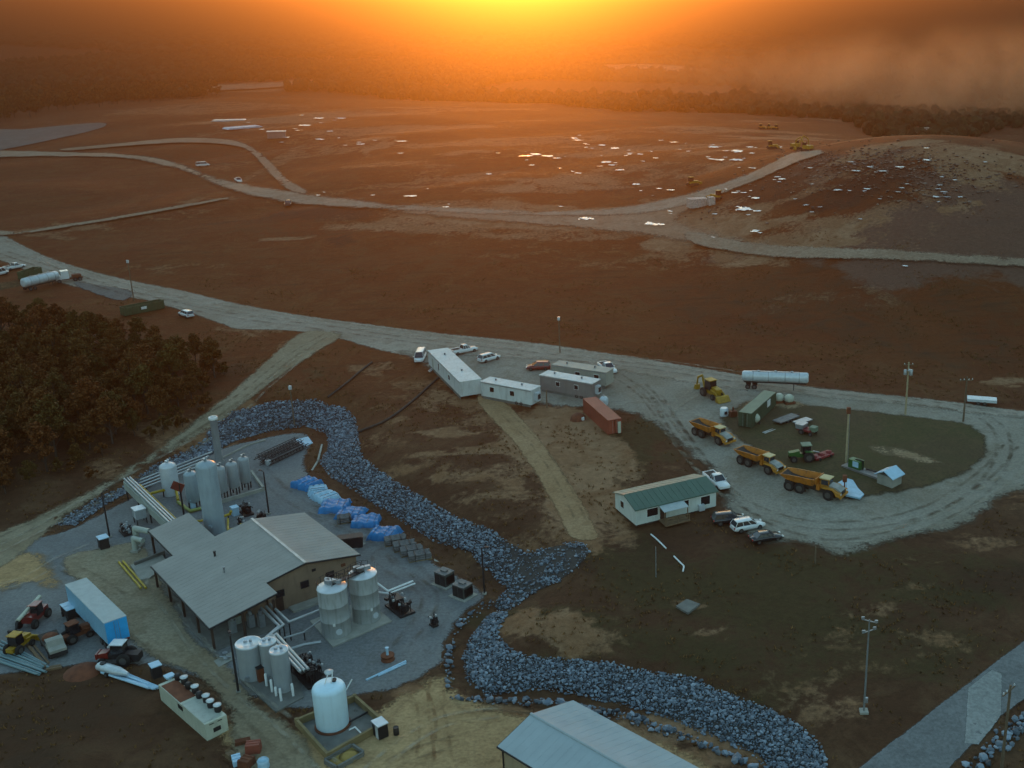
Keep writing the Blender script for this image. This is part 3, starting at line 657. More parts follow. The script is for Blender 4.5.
for x0, x1, ya, yb in ((-8.6, 8.7, -2.4, 2.8), (-8.6, 8.7, 2.9, 10.35), (-8.8, 12.1, -10.9, -2.42), (-18.7, -8.82, -8, -2.42)):
    n = int((x1 - x0) / .9)
    for k in range(1, n):
        x = x0 + (x1 - x0) * k / n
        rf.add([(x - .025, ya, RZ(ya)), (x + .025, ya, RZ(ya)), (x + .025, ya, RZ(ya) + .012), (x - .025, ya, RZ(ya) + .012), (x - .025, yb, RZ(yb)), (x + .025, yb, RZ(yb)), (x + .025, yb, RZ(yb) + .012), (x - .025, yb, RZ(yb) + .012)],
               [(0, 1, 2, 3), (7, 6, 5, 4), (3, 2, 6, 7), (0, 3, 7, 4), (1, 5, 6, 2)])
roof = rf.build('roof', 'roof_grey', bl)
MB().box((.05, 2.84, 5.84), (17.4, .34, .12)).build('ridge_cap', 'roof_trim', roof)
tr = MB()
for a, b_ in (((8.72, -2.4), (8.72, 2.85)), ((8.72, 2.85), (8.72, 10.35)), ((12.14, -10.9), (12.14, -2.4)), ((-8.8, -10.93), (12.1, -10.93)), ((-18.7, -8.03), (-8.8, -8.03))):
    tr.cyl((a[0], a[1], RZ(a[1]) - .13), (b_[0], b_[1], RZ(b_[1]) - .13), .12, .12, 6)
tr.build('eave_trim', 'dark_steel', roof)
MB().lathe([(.14, -.2), (.14, .55), (.2, .6), (.2, .7)], (-3.5, -4.3, RZ(-4.3))).build('roof_vent', 'dark_steel', roof)
MB().lathe([(.12, -.2), (.12, .7), (.17, .72), (.17, .8)], (1.6, -5.0, RZ(-5))).build('roof_vent', 'galv', roof)
gw = MB().add([(8.3, -2.3, 0), (8.3, 9.9, 0), (8.3, 9.9, RZ(9.9) - .24), (8.3, 2.85, 5.55), (8.3, -2.3, RZ(-2.3) - .24), (8.05, -2.3, 0), (8.05, 9.9, 0), (8.05, 9.9, RZ(9.9) - .24), (8.05, 2.85, 5.55), (8.05, -2.3, RZ(-2.3) - .24)],
              [(0, 1, 2, 3, 4), (9, 8, 7, 6, 5), (1, 6, 7, 2), (0, 4, 9, 5)])
gw.build('wall', 'tan_wall', bl)
MB().box((-.15, 9.8, 2.1), (16.3, .2, 4.2)).build('wall', 'tan_wall', bl)
MB().box((-8.2, 3.6, 2.1), (.2, 12.2, 4.2)).build('wall', 'tan_wall', bl)
MB().box((-.2, -5.6, 2.0), (16.0, .2, 3.8)).build('wall', 'tan_wall', bl)
MB().box((7.9, -4.0, 2.0), (.2, 3.1, 3.8)).build('wall', 'tan_wall', bl)
MB().box((-13.6, -2.7, 2.1), (9.6, .2, 4.2)).build('wall', 'tan_wall', bl)
MB().box((1.6, -6.7, .05), (21.2, 9.0, .14)).build('floor_slab', 'concrete_dark', bl)
for y, z in ((-.7, 2.5), (2.6, 2.6), (6.1, 2.7)):
    wn = MB().box((8.34, y, z), (.07, 1.15, 1.0)).build('window', 'dark_steel', bl)
    MB().box((8.375, y, z), (.03, .95, .8)).build('pane', 'dark_glass', wn)
MB().box((8.34, -.9, 1.0), (.08, 1.0, 1.95)).build('door', 'brown_post', bl)
MB().box((8.36, 4.0, 4.2), (.1, .5, .35)).build('wall_lamp', 'dark_steel', bl)
MB().box((8.36, 8.0, 3.5), (.1, .6, .4)).build('wall_vent', 'rust', bl)
MB().box((9.2, 2.9, .15), (1.6, 5.6, .3)).build('step', 'concrete_block', bl)
for x in (-8.5, -3.4, 1.7, 6.8, 11.8): MB().box((x, -10.6, 1.6), (.26, .26, 3.2)).build('post', 'brown_post', bl)
for y in (-6.8, -2.9): MB().box((11.8, y, 1.95), (.26, .26, 3.9)).build('post', 'brown_post', bl)
for y in (-7.8,): MB().box((-18.3, y, 1.8), (.26, .26, 3.6)).build('post', 'brown_post', bl)
for x in (-5.5, .5, 4.2): MB().box((x, -5.74, 1.2), (2.4, .08, 2.4)).build('roller_door', 'dark_steel', bl)
for x, y in ((9.6, -5.2), (10.4, -4.2), (9.4, -7.4)): MB().box((x, y, .95), (.9, .7, 1.7)).lathe([(.25, 0), (.25, .5)], (x, y, 1.8), 10).build('switch_cabinet', 'galv', bl)
MB().box((8.2, -6.5, .75), (.08, 1.6, 1.0)).build('notice_board', 'pale_green', bl)

# ---- low building at the bottom edge of the photo
A = Gz(533, 715, 6); B = Gz(623, 766, 6); ang = math.atan2(B.y - A.y, B.x - A.x)
lb = thing('metal_shed', 'large metal shed with pale blue grey roof at the bottom edge', 'building', (A.x, A.y, 0), ang)
wl, wr, Lb = 4.55, 5.9, 26.0
def pitch_slab(mb, y0, z0, y1, z1, x0, x1, t=.2):
    mb.add([(x0, y0, z0), (x1, y0, z0), (x1, y1, z1), (x0, y1, z1), (x0, y0, z0 - t), (x1, y0, z0 - t), (x1, y1, z1 - t), (x0, y1, z1 - t)], [(0, 1, 2, 3), (7, 6, 5, 4), (0, 4, 5, 1), (1, 5, 6, 2), (2, 6, 7, 3), (3, 7, 4, 0)])
r_ = MB(); pitch_slab(r_, -wl, 4.7, -.01, 6, -.3, Lb); pitch_slab(r_, .01, 6, wr, 4.5, -.3, Lb)
for k in range(1, 28):
    for y0, z0, y1, z1 in ((-wl, 4.7, -.15, 5.96), (.15, 5.96, wr, 4.5)):
        x = -.3 + k * .95; r_.add([(x - .025, y0, z0), (x + .025, y0, z0), (x + .025, y1, z1), (x - .025, y1, z1), (x - .025, y0, z0 + .012), (x + .025, y0, z0 + .012), (x + .025, y1, z1 + .012), (x - .025, y1, z1 + .012)], [(4, 5, 6, 7), (0, 4, 7, 3), (1, 2, 6, 5), (0, 1, 5, 4), (3, 7, 6, 2)])
M('roof_pale', (.37,.42,.44), .7, 0, .08, .4, .15)
rr = r_.build('roof', 'roof_pale', lb)
MB().cyl((-.3, 0, 6.0), (Lb, 0, 6.0), .17, .17, 8).build('ridge_cap', 'roof_pale', rr)
MB().cyl((-.3, -wl - .03, 4.62), (Lb, -wl - .03, 4.62), .1, .1, 6).cyl((-.33, -wl, 4.6), (-.33, 0, 5.9), .09, .09, 6).cyl((-.33, 0, 5.9), (-.33, wr, 4.4), .09, .09, 6).build('eave_trim', 'dark_steel', rr)
M('tan_pale', (.36,.28,.18), .75, 0, .12, .5, grime=.2)
MB().box((Lb / 2, -wl + .35, 2.2), (Lb - .2, .2, 4.5)).build('wall', 'tan_pale', lb)
MB().box((Lb / 2, wr - .35, 2.1), (Lb - .2, .2, 4.4)).build('wall', 'tan_pale', lb)
MB().add([(.1, -wl + .47, 0), (.1, wr - .47, 0), (.1, wr - .47, 4.3), (.1, 0, 5.75), (.1, -wl + .47, 4.5), (.3, -wl + .47, 0), (.3, wr - .47, 0), (.3, wr - .47, 4.3), (.3, 0, 5.75), (.3, -wl + .47, 4.5)], [(4, 3, 2, 1, 0), (5, 6, 7, 8, 9), (0, 1, 6, 5), (1, 2, 7, 6), (4, 0, 5, 9)]).build('wall', 'tan_pale', lb)
MB().box((4.6, -wl + .22, 1.6), (3.4, .08, 3.2)).build('roller_door', 'brown_post', lb)
MB().box((.25, -wl + .2, 2.2), (.12, .12, 4.4)).build('downpipe', 'dark_steel', lb)

# ---- tanks and vessels
def at(px, py, name, label, cat, group=None, rz=0.0): return thing(name, label, cat, G(px, py), rz, group)
def big_tank(px, py, r, h, label):
    t = at(px, py, 'storage_tank', label, 'tank', 'tall steel storage tanks beside the building')
    s = MB().lathe([(r, 0), (r, h * .33 - .03), (r + .03, h * .33), (r, h * .33 + .03), (r, h * .66 - .03), (r + .03, h * .66), (r, h * .66 + .03), (r, h)], n=40).build('shell', 'tank_steel', t)
    MB().lathe([(r + .06, h), (r + .06, h + .1), (r * .96, h + .14), (.25, h + .42)], n=40).build('top', 'tank_top', t)
    MB().lathe([(.42, 0), (.42, .5), (.55, .52), (.55, .6)], (-.2, .1, h + .35), 14).box((.5, .3, h + .62), (1.2, .5, .5)).box((-.7, .5, h + .6), (.5, .6, .7)).tube([(.2, -.5, h + .4), (.2, -.5, h + 1.1), (-.6, -.5, h + 1.1)], .08).build('hatch', 'galv', t)
    rl = MB()
    for k in range(14):
        a = k * 2 * math.pi / 14; b_ = (k + 1) * 2 * math.pi / 14
        if 2 <= k <= 8:
            rl.cyl((r * math.cos(a), r * math.sin(a), h), (r * math.cos(a), r * math.sin(a), h + 1.0), .035, n=5)
            rl.cyl((r * math.cos(a), r * math.sin(a), h + 1.0), (r * math.cos(b_), r * math.sin(b_), h + 1.0), .03, n=5)
    rl.build('guard_rail', 'dark_steel', t)
    a = R(-62); MB().cyl((r * math.cos(a) * .97, r * math.sin(a) * .97, .9), (r * math.cos(a) * 1.07, r * math.sin(a) * 1.07, .9), .38, n=14).build('manhole', 'tank_top', t)
    a = R(-78); MB().box((r * math.cos(a), r * math.sin(a), 1.9), (.28, .06, .35), a + math.pi / 2).build('nameplate', 'white_paint', t)
    ld = MB(); a = R(20)
    for q in (-.22, .22): ld.cyl((r * math.cos(a) * 1.05 - q * math.sin(a), r * math.sin(a) * 1.05 + q * math.cos(a), .2), (r * math.cos(a) * 1.05 - q * math.sin(a), r * math.sin(a) * 1.05 + q * math.cos(a), h + .9), .03, n=5)
    for k in range(int(h / .35)): ld.cyl((r * math.cos(a) * 1.05 - .22 * math.sin(a), r * math.sin(a) * 1.05 + .22 * math.cos(a), .4 + k * .35), (r * math.cos(a) * 1.05 + .22 * math.sin(a), r * math.sin(a) * 1.05 - .22 * math.cos(a), .4 + k * .35), .02, n=4)
    ld.build('ladder', 'galv', t)
    return t
def slab_px(name, label, px, z, h, mat, cat='slab'):
    pts = [Gz(p[0], p[1], z) for p in px]; c_ = sum(pts, Vector()) / len(pts); zz = c_.z
    t = MB(); P = [(p.x - c_.x, p.y - c_.y) for p in pts]
    n = len(P); ar = sum(P[i][0] * P[(i + 1) % n][1] - P[(i + 1) % n][0] * P[i][1] for i in range(n))
    if ar < 0: P = P[::-1]
    vs = [(a, b_, -.25) for a, b_ in P] + [(a, b_, h) for a, b_ in P]
    t.add(vs, [tuple(range(n - 1, -1, -1)), tuple(range(n, 2 * n))] + [(i, (i + 1) % n, (i + 1) % n + n, i + n) for i in range(n)])
    o = t.build(name, mat, None, c_); return tag(o, label, cat)
slab_px('concrete_slab', 'concrete slab carrying the two tall steel tanks', [(310, 622), (366, 600), (392, 622), (333, 648)], 0, .20, 'concrete_block')
bt1 = big_tank(337, 633, 1.75, 6.2, 'tall steel storage tank nearer the camera, left of its twin'); bt1.location.z = .2
bt2 = big_tank(367, 619, 1.72, 6.2, 'tall steel storage tank behind its twin with a pipe at its right'); bt2.location.z = .2
bt2.rotation_euler.z = .5
cw = thing('catwalk', 'dark steel catwalk bridging the tops of the two tall tanks', 'catwalk', (bt1.location + bt2.location) / 2 + Vector((0, 0, 6.65)), math.atan2(bt2.location.y - bt1.location.y, bt2.location.x - bt1.location.x))
MB().box((0, 0, 0), (4.6, .8, .1)).build('deck', 'dark_steel', cw)
rl = MB()
for y in (-.4, .4):
    rl.cyl((-2.3, y, 1.0), (2.3, y, 1.0), .04, n=5); rl.cyl((-2.3, y, .5), (2.3, y, .5), .03, n=5)
    for x in (-2.3, -1.15, 0, 1.15, 2.3): rl.cyl((x, y, 0), (x, y, 1.0), .04, n=5)
rl.build('guard_rail', 'dark_steel', cw)

slab_px('concrete_slab', 'long concrete slab under the three small grey tanks', [(244, 684), (276, 713), (304, 698), (296, 676), (270, 664)], 0, .18, 'concrete_dark')
def small_tank(px, py, r, h, label):
    t = at(px, py, 'process_tank', label, 'tank', 'small grey process tanks with pale tops'); t.location.z = .18
    MB().lathe([(r, 0), (r, h)], n=32).build('shell', 'vessel_grey', t)
    MB().lathe([(r + .07, h - .05), (r + .07, h + .12), (r * .93, h + .12), (r * .86, h + .02), (.15, h + .10)], n=32).build('top', 'tank_top', t)
    MB().lathe([(.16, 0), (.16, .4)], (.2, .2, h), 10).build('nozzle', 'galv', t); MB().box((-.35, .1, h + .15), (.35, .25, .25)).build('gauge_box', 'galv', t)
    MB().cyl((0, -r * .95, .6), (0, -r - .35, .6), .25, n=12).build('manhole', 'galv', t)
    return t
small_tank(253, 677, 1.38, 4.3, 'wide short grey tank, leftmost of the three by the porch')
small_tank(272, 678, .92, 4.6, 'narrow grey tank between the wide tank and the front narrow tank')
small_tank(284, 690, .98, 5.0, 'narrow grey tank standing nearest the bollards')
for k, (px, py, lab) in enumerate(((267, 687, 'pale bollard farthest left in front of the small tanks'), (272.5, 693, 'pale bollard second from left before the small tanks'), (276.5, 697, 'shortest pale bollard before the small tanks'), (281.5, 702, 'pale bollard nearest the camera before the small tanks'), (293.5, 697, 'pale bollard right of the front narrow tank'))):
    b_ = at(px, py, 'bollard', lab, 'bollard', 'pale bollards before the small tanks'); b_.location.z = .15
    MB().lathe([(.14, 0), (.14, 1.55 if k != 2 else 1.1), (.09, 1.62 if k != 2 else 1.17)], n=12).build('post', 'white_paint', b_)
# rusty brown boxes between the small tanks
t = at(262, 680, 'pump_housing', 'rusty brown pump housing between the wide and narrow tanks', 'machine'); t.rotation_euler.z = UV
MB().box((0, 0, .95), (1.3, 1.1, 1.9)).build('casing', 'rust', t); MB().box((0, 0, 1.98), (1.5, 1.25, .12)).build('lid', 'dark_steel', t)

def vessel(name, px, py, r, h, label, mat='vessel_blue', legs=0.0, group=None, cap='galv', dome=.55, n=32):
    t = at(px, py, name, label, 'tank', group)
    prof = [(r * .55, legs - .12 if legs else 0)] if legs else []
    prof += [(r, legs + (.25 if legs else 0)), (r, h - r * dome)]
    for k in range(1, 7):
        a = k / 7 * math.pi / 2; prof.append((r * math.cos(a), h - r * dome + r * dome * math.sin(a)))
    prof.append((.02, h))
    MB().lathe(prof, n=n).build('shell', mat, t)
    if legs:
        for k in range(4):
            a = math.pi / 4 + k * math.pi / 2; MB().box((r * .82 * math.cos(a), r * .82 * math.sin(a), legs * .6), (.16, .16, legs * 1.2)).build('leg', 'dark_steel', t)
    MB().lathe([(.22, 0), (.22, .3), (.32, .31), (.32, .4)], (0, 0, h - .05), 10).build('nozzle', cap, t); MB().box((.2, 0, h + .47), (.3, .22, .25)).build('relief_valve', cap, t)
    return t
v = vessel('column_vessel', 217, 541, 1.42, 12.6, 'tallest pale blue column vessel rising behind the building roof', 'vessel_blue', 0, None, 'vessel_blue', .62, 40)
MB().lathe([(1.75, 0), (1.75, .5), (1.5, .9)], n=32).build('skirt', 'concrete_dark', v)
MB().cyl((0, -1.3, 3), (0, -1.75, 3), .3, n=12).build('manhole', 'vessel_blue', v)
ve = thing('flare_stack', 'slim grey stack with a white rim beside the rock bank', 'stack', G(219.5, 463))
MB().lathe([(.95, 0), (.85, .4), (.62, .6), (.56, 8.0)], n=28).build('shell', 'stack_grey', ve)
MB().lathe([(.68, 7.9), (.72, 8.0), (.72, 8.35), (.5, 8.35), (.45, 7.9)], n=28).build('rim', 'white_paint', ve)
vessel('pressure_vessel', 172, 494, 1.28, 5.4, 'wide pale vessel with domed top nearest the pipe rack', 'tank_top', 0, 'domed vessels of the gas plant', 'tank_top')
vessel('pressure_vessel', 195, 507, .98, 6.0, 'pale domed vessel just left of the tall column', 'vessel_blue', .9, 'domed vessels of the gas plant')
for px, py, lab in ((223.5, 499, 'domed vessel on legs half hidden by the tall column'), (235.5, 494.5, 'middle domed vessel on legs right of the tall column'), (247, 489, 'domed vessel on legs farthest from the tall column')):
    vessel('pressure_vessel', px, py, .86, 5.6, lab, 'vessel_grey', 1.2, 'domed vessels of the gas plant')
# curb round the vessels
def beam_path(name, label, cat, pts, w, h, mat, z0=0.0):
    o = Vector(pts[0]); mb = MB()
    for a, b_ in zip(pts, pts[1:]):
        a = Vector(a) - o; b_ = Vector(b_) - o; d = b_ - a
        mb.box(((a.x + b_.x) / 2, (a.y + b_.y) / 2, z0 + h / 2), (d.length + w * .98, w, h), math.atan2(d.y, d.x))
    return tag(mb.build(name, mat, None, o), label, cat)
def pipe(name, label, pts, r, mat, cat='pipe', group=None, legs=()):
    o = Vector(pts[0]); o.z = 0 if abs(hz(o.x, o.y)[0]) < 1 else float(hz(o.x, o.y)[0])
    t = thing(name, label, cat, o, 0, group)
    MB().tube([tuple(Vector(p) - o) for p in pts], r, 10).build('tube', mat, t)
    for p in legs:
        q = Vector(p) - o; MB().box((q.x, q.y, q.z / 2), (.12, .12, max(q.z, .1))).build('support', 'dark_steel', t)
    return t
beam_path('containment_curb', 'pale concrete curb boxing in the row of domed vessels', 'curb', [Gz(219, 504, 0), Gz(264, 491, 0), Gz(252, 474, 0)], .35, .6, 'concrete_block')
# covered pipe rack to the building
a0, a1 = Gz(128, 479, 3.2), Gz(180, 529, 3.2)
mid, ra, ln_ = between(a0, a1)
pr = thing('pipe_rack', 'long pale elevated pipe rack running into the building', 'pipe rack', (mid.x, mid.y, 0), ra)
MB().box((0, 0, 2.35), (ln_, 1.5, 1.3)).build('duct', 'pale_green', pr)
for y, m_ in ((-.45, 'steel'), (0, 'steel'), (.42, 'steel')): MB().cyl((-ln_ / 2 - .4, y, 3.22), (ln_ / 2 + .2, y, 3.22), .17, n=10).build('tube', m_, pr)
MB().cyl((-ln_ / 2 + 3, .82, 3.0), (ln_ / 2, .82, 3.0), .12, n=8).build('gas_line', 'yellow_paint', pr)
for k in range(5):
    x = -ln_ / 2 + .6 + k * (ln_ - 1.2) / 4
    for y in (-.6, .6): MB().box((x, y, .85), (.18, .18, 1.75)).build('leg', 'dark_steel', pr)
for k in range(4):
    p0 = Gz(140 - k * .8, 480 + k * 3.4, .8); p1 = Gz(212 - k * 3, 452 + k * 4.2, .8)
    pipe('process_pipe', 'grey pipe running behind the vessels, %s of four parallel runs' % ('farthest', 'second farthest', 'second nearest', 'nearest')[k], [p0, p1], .17, 'steel', 'pipe', 'parallel pipes behind the vessels', [p0.lerp(p1, .1), p0.lerp(p1, .5), p0.lerp(p1, .9)])
yp = [Gz(150, 495, .9), Gz(175, 488, .9), Gz(176.5, 489, .9), Gz(177.5, 499, .3), Gz(190, 512, .3)]
pipe('gas_pipe', 'yellow gas pipe bent round the wide pale vessel', [Gz(149, 494, 1.2), Gz(175.5, 487, 1.2), Gz(178, 500, .5)], .22, 'yellow_paint', 'pipe', None, [Gz(163, 490.5, 1.2)])
pipe('gas_pipe', 'greenish yellow pipe lying below the blue cabinet', [Gz(178, 502, .35), Gz(190, 511, .35), Gz(207, 507, .35)], .26, 'green_yellow')
pipe('gas_pipe', 'yellow gas pipe passing close to the porch roof', [Gz(183, 521, 1.0), Gz(200, 521, 1.0), Gz(209, 519, 1.0)], .17, 'yellow_paint', 'pipe', None, [Gz(192, 521, 1.0)])
pipe('gas_pipe', 'yellow gas pipe stub right of the tall column', [Gz(222, 517, 1.1), Gz(230, 514, 1.1), Gz(231, 511, 1.7)], .2, 'yellow_paint', 'pipe', None, [Gz(228, 515, 1.1)])
pipe('gas_pipe', 'yellow gas pipe loop on the ground beside the roof', [Gz(228, 518, .5), Gz(228, 530, .5), Gz(241, 527, .5), Gz(241, 524, .5)], .16, 'yellow_paint')
# sign on its post
s = at(185, 521, 'sign_post', 'dark red square panel turned on a dark post among the vessels', 'sign')
MB().cyl((0, 0, 0), (0, 0, 6.2), .14, n=8).build('post', 'black_paint', s)
MB().box((-.25, -.1, 5.7), (1.7, .12, 1.3), .2, .5).build('panel', 'red_sign', s)
def cabinet(name, label, px, py, d, mat, top=None, rz=UV, z=0, cat='cabinet', legs=0):
    t = at(px, py, name, label, cat); t.rotation_euler.z = rz
    MB().box((0, 0, legs + d[2] / 2), d).build('casing', mat, t)
    MB().box((0, 0, legs + d[2] + .06), (d[0] + .16, d[1] + .16, .12)).build('lid', top or mat, t)
    MB().box((d[0] * .22, -d[1] / 2 - .02, legs + d[2] * .5), (d[0] * .4, .05, d[2] * .8)).build('door', top if top and top != 'blue_light' else mat, t)
    if legs:
        for sx in (-1, 1):
            for sy in (-1, 1): MB().box((sx * (d[0] / 2 - .08), sy * (d[1] / 2 - .08), legs / 2), (.12, .12, legs)).build('leg', 'dark_steel', t)
    return t
cabinet('control_cabinet', 'small light blue cabinet standing between two vessels', 193.5, 508, (.9, .8, 1.5), 'blue_light')
cabinet('control_cabinet', 'light blue cabinet beside the black compressor', 235.5, 515, (1.0, .9, 1.3), 'blue_light')
cabinet('control_cabinet', 'dark cabinet with a pale blue lid by the lamp pole', 104.5, 548, (1.35, 1.2, 1.7), 'dark_steel', 'blue_light')
cabinet('equipment_shelter', 'grey equipment shelter on legs left of the pipe rack', 141, 523, (1.7, 1.5, 1.4), 'vessel_grey', 'tank_top', legs=1.0)
cabinet('control_cabinet', 'black cabinet with a pale lid at the basin corner', 381, 736, (1.4, 1.1, 1.7), 'black_paint', 'tank_top')
cabinet('control_cabinet', 'dark cabinet with pale blue lid behind the cream bin', 157, 676, (1.1, 1.0, 1.5), 'dark_steel', 'blue_light')
def machine(name, label, px, py, L_, W_, H_, seed, mats=('black_paint', 'dark_steel', 'galv'), rz=UV, cat='machine', n=14):
    t = at(px, py, name, label, cat); t.rotation_euler.z = rz; r = random.Random(seed)
    MB().box((0, 0, .18), (L_, W_, .3)).build('skid', 'dark_steel', t)
    e = MB().box((-L_ * .18, 0, H_ * .42), (L_ * .42, W_ * .6, H_ * .55)); e.cyl((L_ * .1, 0, H_ * .42), (L_ * .42, 0, H_ * .42), W_ * .24, n=14)
    e.build('engine', mats[0], t)
    f = MB()
    for k in range(n):
        x, y = r.uniform(-.46, .46) * L_, r.uniform(-.42, .42) * W_
        if k % 3 == 0: f.box((x, y, H_ * r.uniform(.4, .8)), (r.uniform(.2, .6), r.uniform(.2, .5), r.uniform(.2, .5)), r.uniform(0, 3))
        else: f.tube([(x, y, .3), (x, y, H_ * r.uniform(.5, .95)), (x + r.uniform(-.8, .8), y + r.uniform(-.4, .4), H_ * r.uniform(.5, .95))], .07, 6)
    f.build('pipework', mats[1], t)
    for k in range(max(3, n // 4)): MB().lathe([(.18, 0), (.18, .2), (.1, .3)], (r.uniform(-.4, .4) * L_, r.uniform(-.4, .4) * W_, H_ * r.uniform(.6, .9)), 8).build('gauge', mats[2], t)
    return t
machine('compressor', 'black compressor beside the light blue cabinet', 247, 514, 2.2, 1.4, 1.9, 1)
machine('pump', 'black pump with white fittings beside the roof edge', 262, 521, 2.2, 1.1, 1.5, 2)
machine('pump', 'grey pump cluster beside the equipment shelter', 127, 533, 2.6, 1.5, 1.6, 3, ('vessel_grey', 'dark_steel', 'galv'))
machine('pump_skid', 'dark pump skid with a leaning fan right of the tall tanks', 400, 610, 4.2, 2.1, 2.3, 4, n=20)
machine('valve_set', 'small dark valve set alone on the gravel', 434, 626, 1.0, .8, 1.5, 5, n=6)
machine('pipe_manifold', 'tangle of black pipework behind the small tanks', 309, 676, 5.6, 2.6, 2.6, 6, n=46)
machine('blower', 'dark blower with pale fittings under the tank pipes', 243, 525, 1.5, 1.1, 1.4, 16, ('vessel_grey', 'dark_steel', 'galv'), n=8)
t = at(143, 548, 'gooseneck_duct', 'pale gooseneck duct bending down beside the building wing', 'duct')
MB().tube([(-.9, .4, 0), (-.9, .4, 2.9), (1.6, -.6, 2.9)], .42, 14).build('tube', 'pale_green', t); MB().box((-.9, .4, .2), (1.3, 1.3, .4)).build('plinth', 'concrete_block', t)
t = at(138, 553, 'gooseneck_duct', 'shorter pale gooseneck duct, left of the taller one', 'duct')
MB().tube([(-.4, .2, 0), (-.4, .2, 2.2), (1.3, -.5, 2.2)], .36, 14).build('tube', 'pale_green', t); MB().box((-.4, .2, .2), (1.1, 1.1, .4)).build('plinth', 'concrete_block', t)
slab_px('concrete_slab', 'stepped concrete plinth left of the building wing', [(131, 567), (163, 557), (168, 566), (150, 580), (140, 582)], 0, .35, 'concrete_block')
beam_path('retaining_kerb', 'dark concrete kerb along the plinth by the wing', 'kerb', [Gz(136, 567, 0), Gz(164, 556, 0)], .3, .8, 'concrete_dark')
for k, (a, b_) in enumerate((((119, 562), (141, 588)), ((123, 561), (146, 588)))):
    pipe('yellow_rail', ('outer', 'inner')[k] + ' yellow rail of the pair lying beside the porch', [Gz(*a, .25), Gz(*b_, .25)], .15, 'yellow_paint', 'rail', 'yellow rails beside the porch')
# silver pipes from porch to tanks
for k in range(3):
    o_ = k * 5.0
    p = [Gz(261 + o_, 608 - k * 1.6, 2.6), Gz(279 + o_ * .9, 626 - k * 1.2, 2.6), Gz(262 + o_ * .4, 641 - k * 1.5, 2.6)] if k < 2 else [Gz(270, 604, 2.6), Gz(289, 622, 2.6), Gz(320, 610, 2.6)]
    pipe('silver_pipe', ('silver pipe leaving the porch, left of three', 'silver pipe leaving the porch, middle of three', 'silver pipe from the porch to the tall tanks')[k], p, .17, 'steel', 'pipe', 'silver pipes between porch and tanks', [p[1]])
for k in range(3):
    o_ = k * 4.2
    p = [Gz(262 + o_, 643 - k * 2.0, 2.9), Gz(268 + o_, 637 - k * 1.4, 2.9), Gz(300 + o_ * .9, 671 - k * 1.2, 2.9), Gz(303 + o_ * .9, 673 - k, .3)]
    pipe('silver_pipe', ('silver pipe over the small tanks, nearest the tanks', 'silver pipe over the small tanks, middle of three', 'silver pipe over the small tanks, farthest from the tanks')[k], p, .2, 'steel', 'pipe', 'silver pipes between porch and tanks', [p[1], p[1].lerp(p[2], .5)])
pipe('silver_pipe', 'thin silver pipe running low to the near tall tank', [Gz(284, 638, 1.2), Gz(304, 632, 1.2), Gz(321, 620, 1.2)], .12, 'steel', 'pipe', 'silver pipes between porch and tanks', [Gz(304, 632, 1.2)])
pipe('silver_pipe', 'pale pipe stub lying behind the black pipework', [Gz(288, 650, .8), Gz(303, 645, .8), Gz(321, 642, .8)], .2, 'steel', 'pipe', 'silver pipes between porch and tanks')
pipe('outlet_pipe', 'white pipe from the far tall tank, upper of two', [Gz(377, 583, 1.6), Gz(388, 591, .6), Gz(413, 581, .6)], .14, 'white_paint', 'pipe', 'white outlet pipes of the far tank')
pipe('outlet_pipe', 'white pipe from the far tall tank, lower of two', [Gz(378, 592, .5), Gz(389, 593.5, .5), Gz(415, 583.5, .5)], .12, 'white_paint', 'pipe', 'white outlet pipes of the far tank')
for k in range(2):
    pipe('loose_pipe', ('longer', 'shorter')[k] + ' of two bluish pipes lying loose on the gravel', [Gz(366 + k * 12, 680 - k * 4.2, .12), Gz(406, 661 + k * 2, .12)], .12, 'blue_light', 'pipe', 'loose pipes on the gravel')
t = at(388, 660, 'hose_reel', 'rusty hose reel with a pale cap on the gravel', 'reel')
MB().lathe([(.8, 0), (.8, .15), (.35, .2), (.35, .55), (.8, .6), (.8, .72)], n=20).build('drum', 'rust', t); MB().lathe([(.16, 0), (.16, .8), (.24, 1.0)], (0, 0, .7), 10).build('cap', 'blue_light', t)

# ---- white tank inside its walled basin
WT = Gz(333, 726, 0)
t = thing('white_tank', 'big rounded white tank standing inside a walled basin', 'tank', (WT.x, WT.y, .15))
pf = [(1.55, 0), (1.72, .25), (1.74, 4.5)]
for k in range(1, 8):
    a = k / 8 * math.pi / 2; pf.append((1.74 - .55 * (1 - math.cos(a)), 4.5 + .6 * math.sin(a)))
pf += [(.9, 5.22), (.02, 5.3)]
MB().lathe(pf, n=44).build('shell', 'tank_white', t)
MB().lathe([(.22, 0), (.22, .3), (.3, .32), (.3, .4)], (.55, .35, 5.1), 12).build('hatch', 'dark_steel', t)
fr = MB().tube([(-.3, -.3, 5.1), (.05, .25, 6.3), (.5, .3, 6.3), (.35, -.1, 5.1)], .06, 6); fr.build('davit', 'white_paint', t)
MB().lathe([(.45, 0), (.5, .15), (.1, .3)], (.05, .5, 6.2), 14).build('vent_cap', 'tank_top', t); MB().tube([(1.6, .5, 3.9), (2.3, .9, 5.1)], .06, 6).build('vent_pipe', 'white_paint', t)
MB().lathe([(1.9, -.15), (1.9, .12)], n=32).build('plinth', 'rust', t)
Bc = [Gz(296.5, 719, .9), Gz(354.5, 695, .9), Gz(384, 721, .9), Gz(327, 753, .9)]
cb = sum(Bc, Vector()) / 4; bs = thing('containment_basin', 'square timber walled basin round the white tank', 'basin', (cb.x, cb.y, 0))
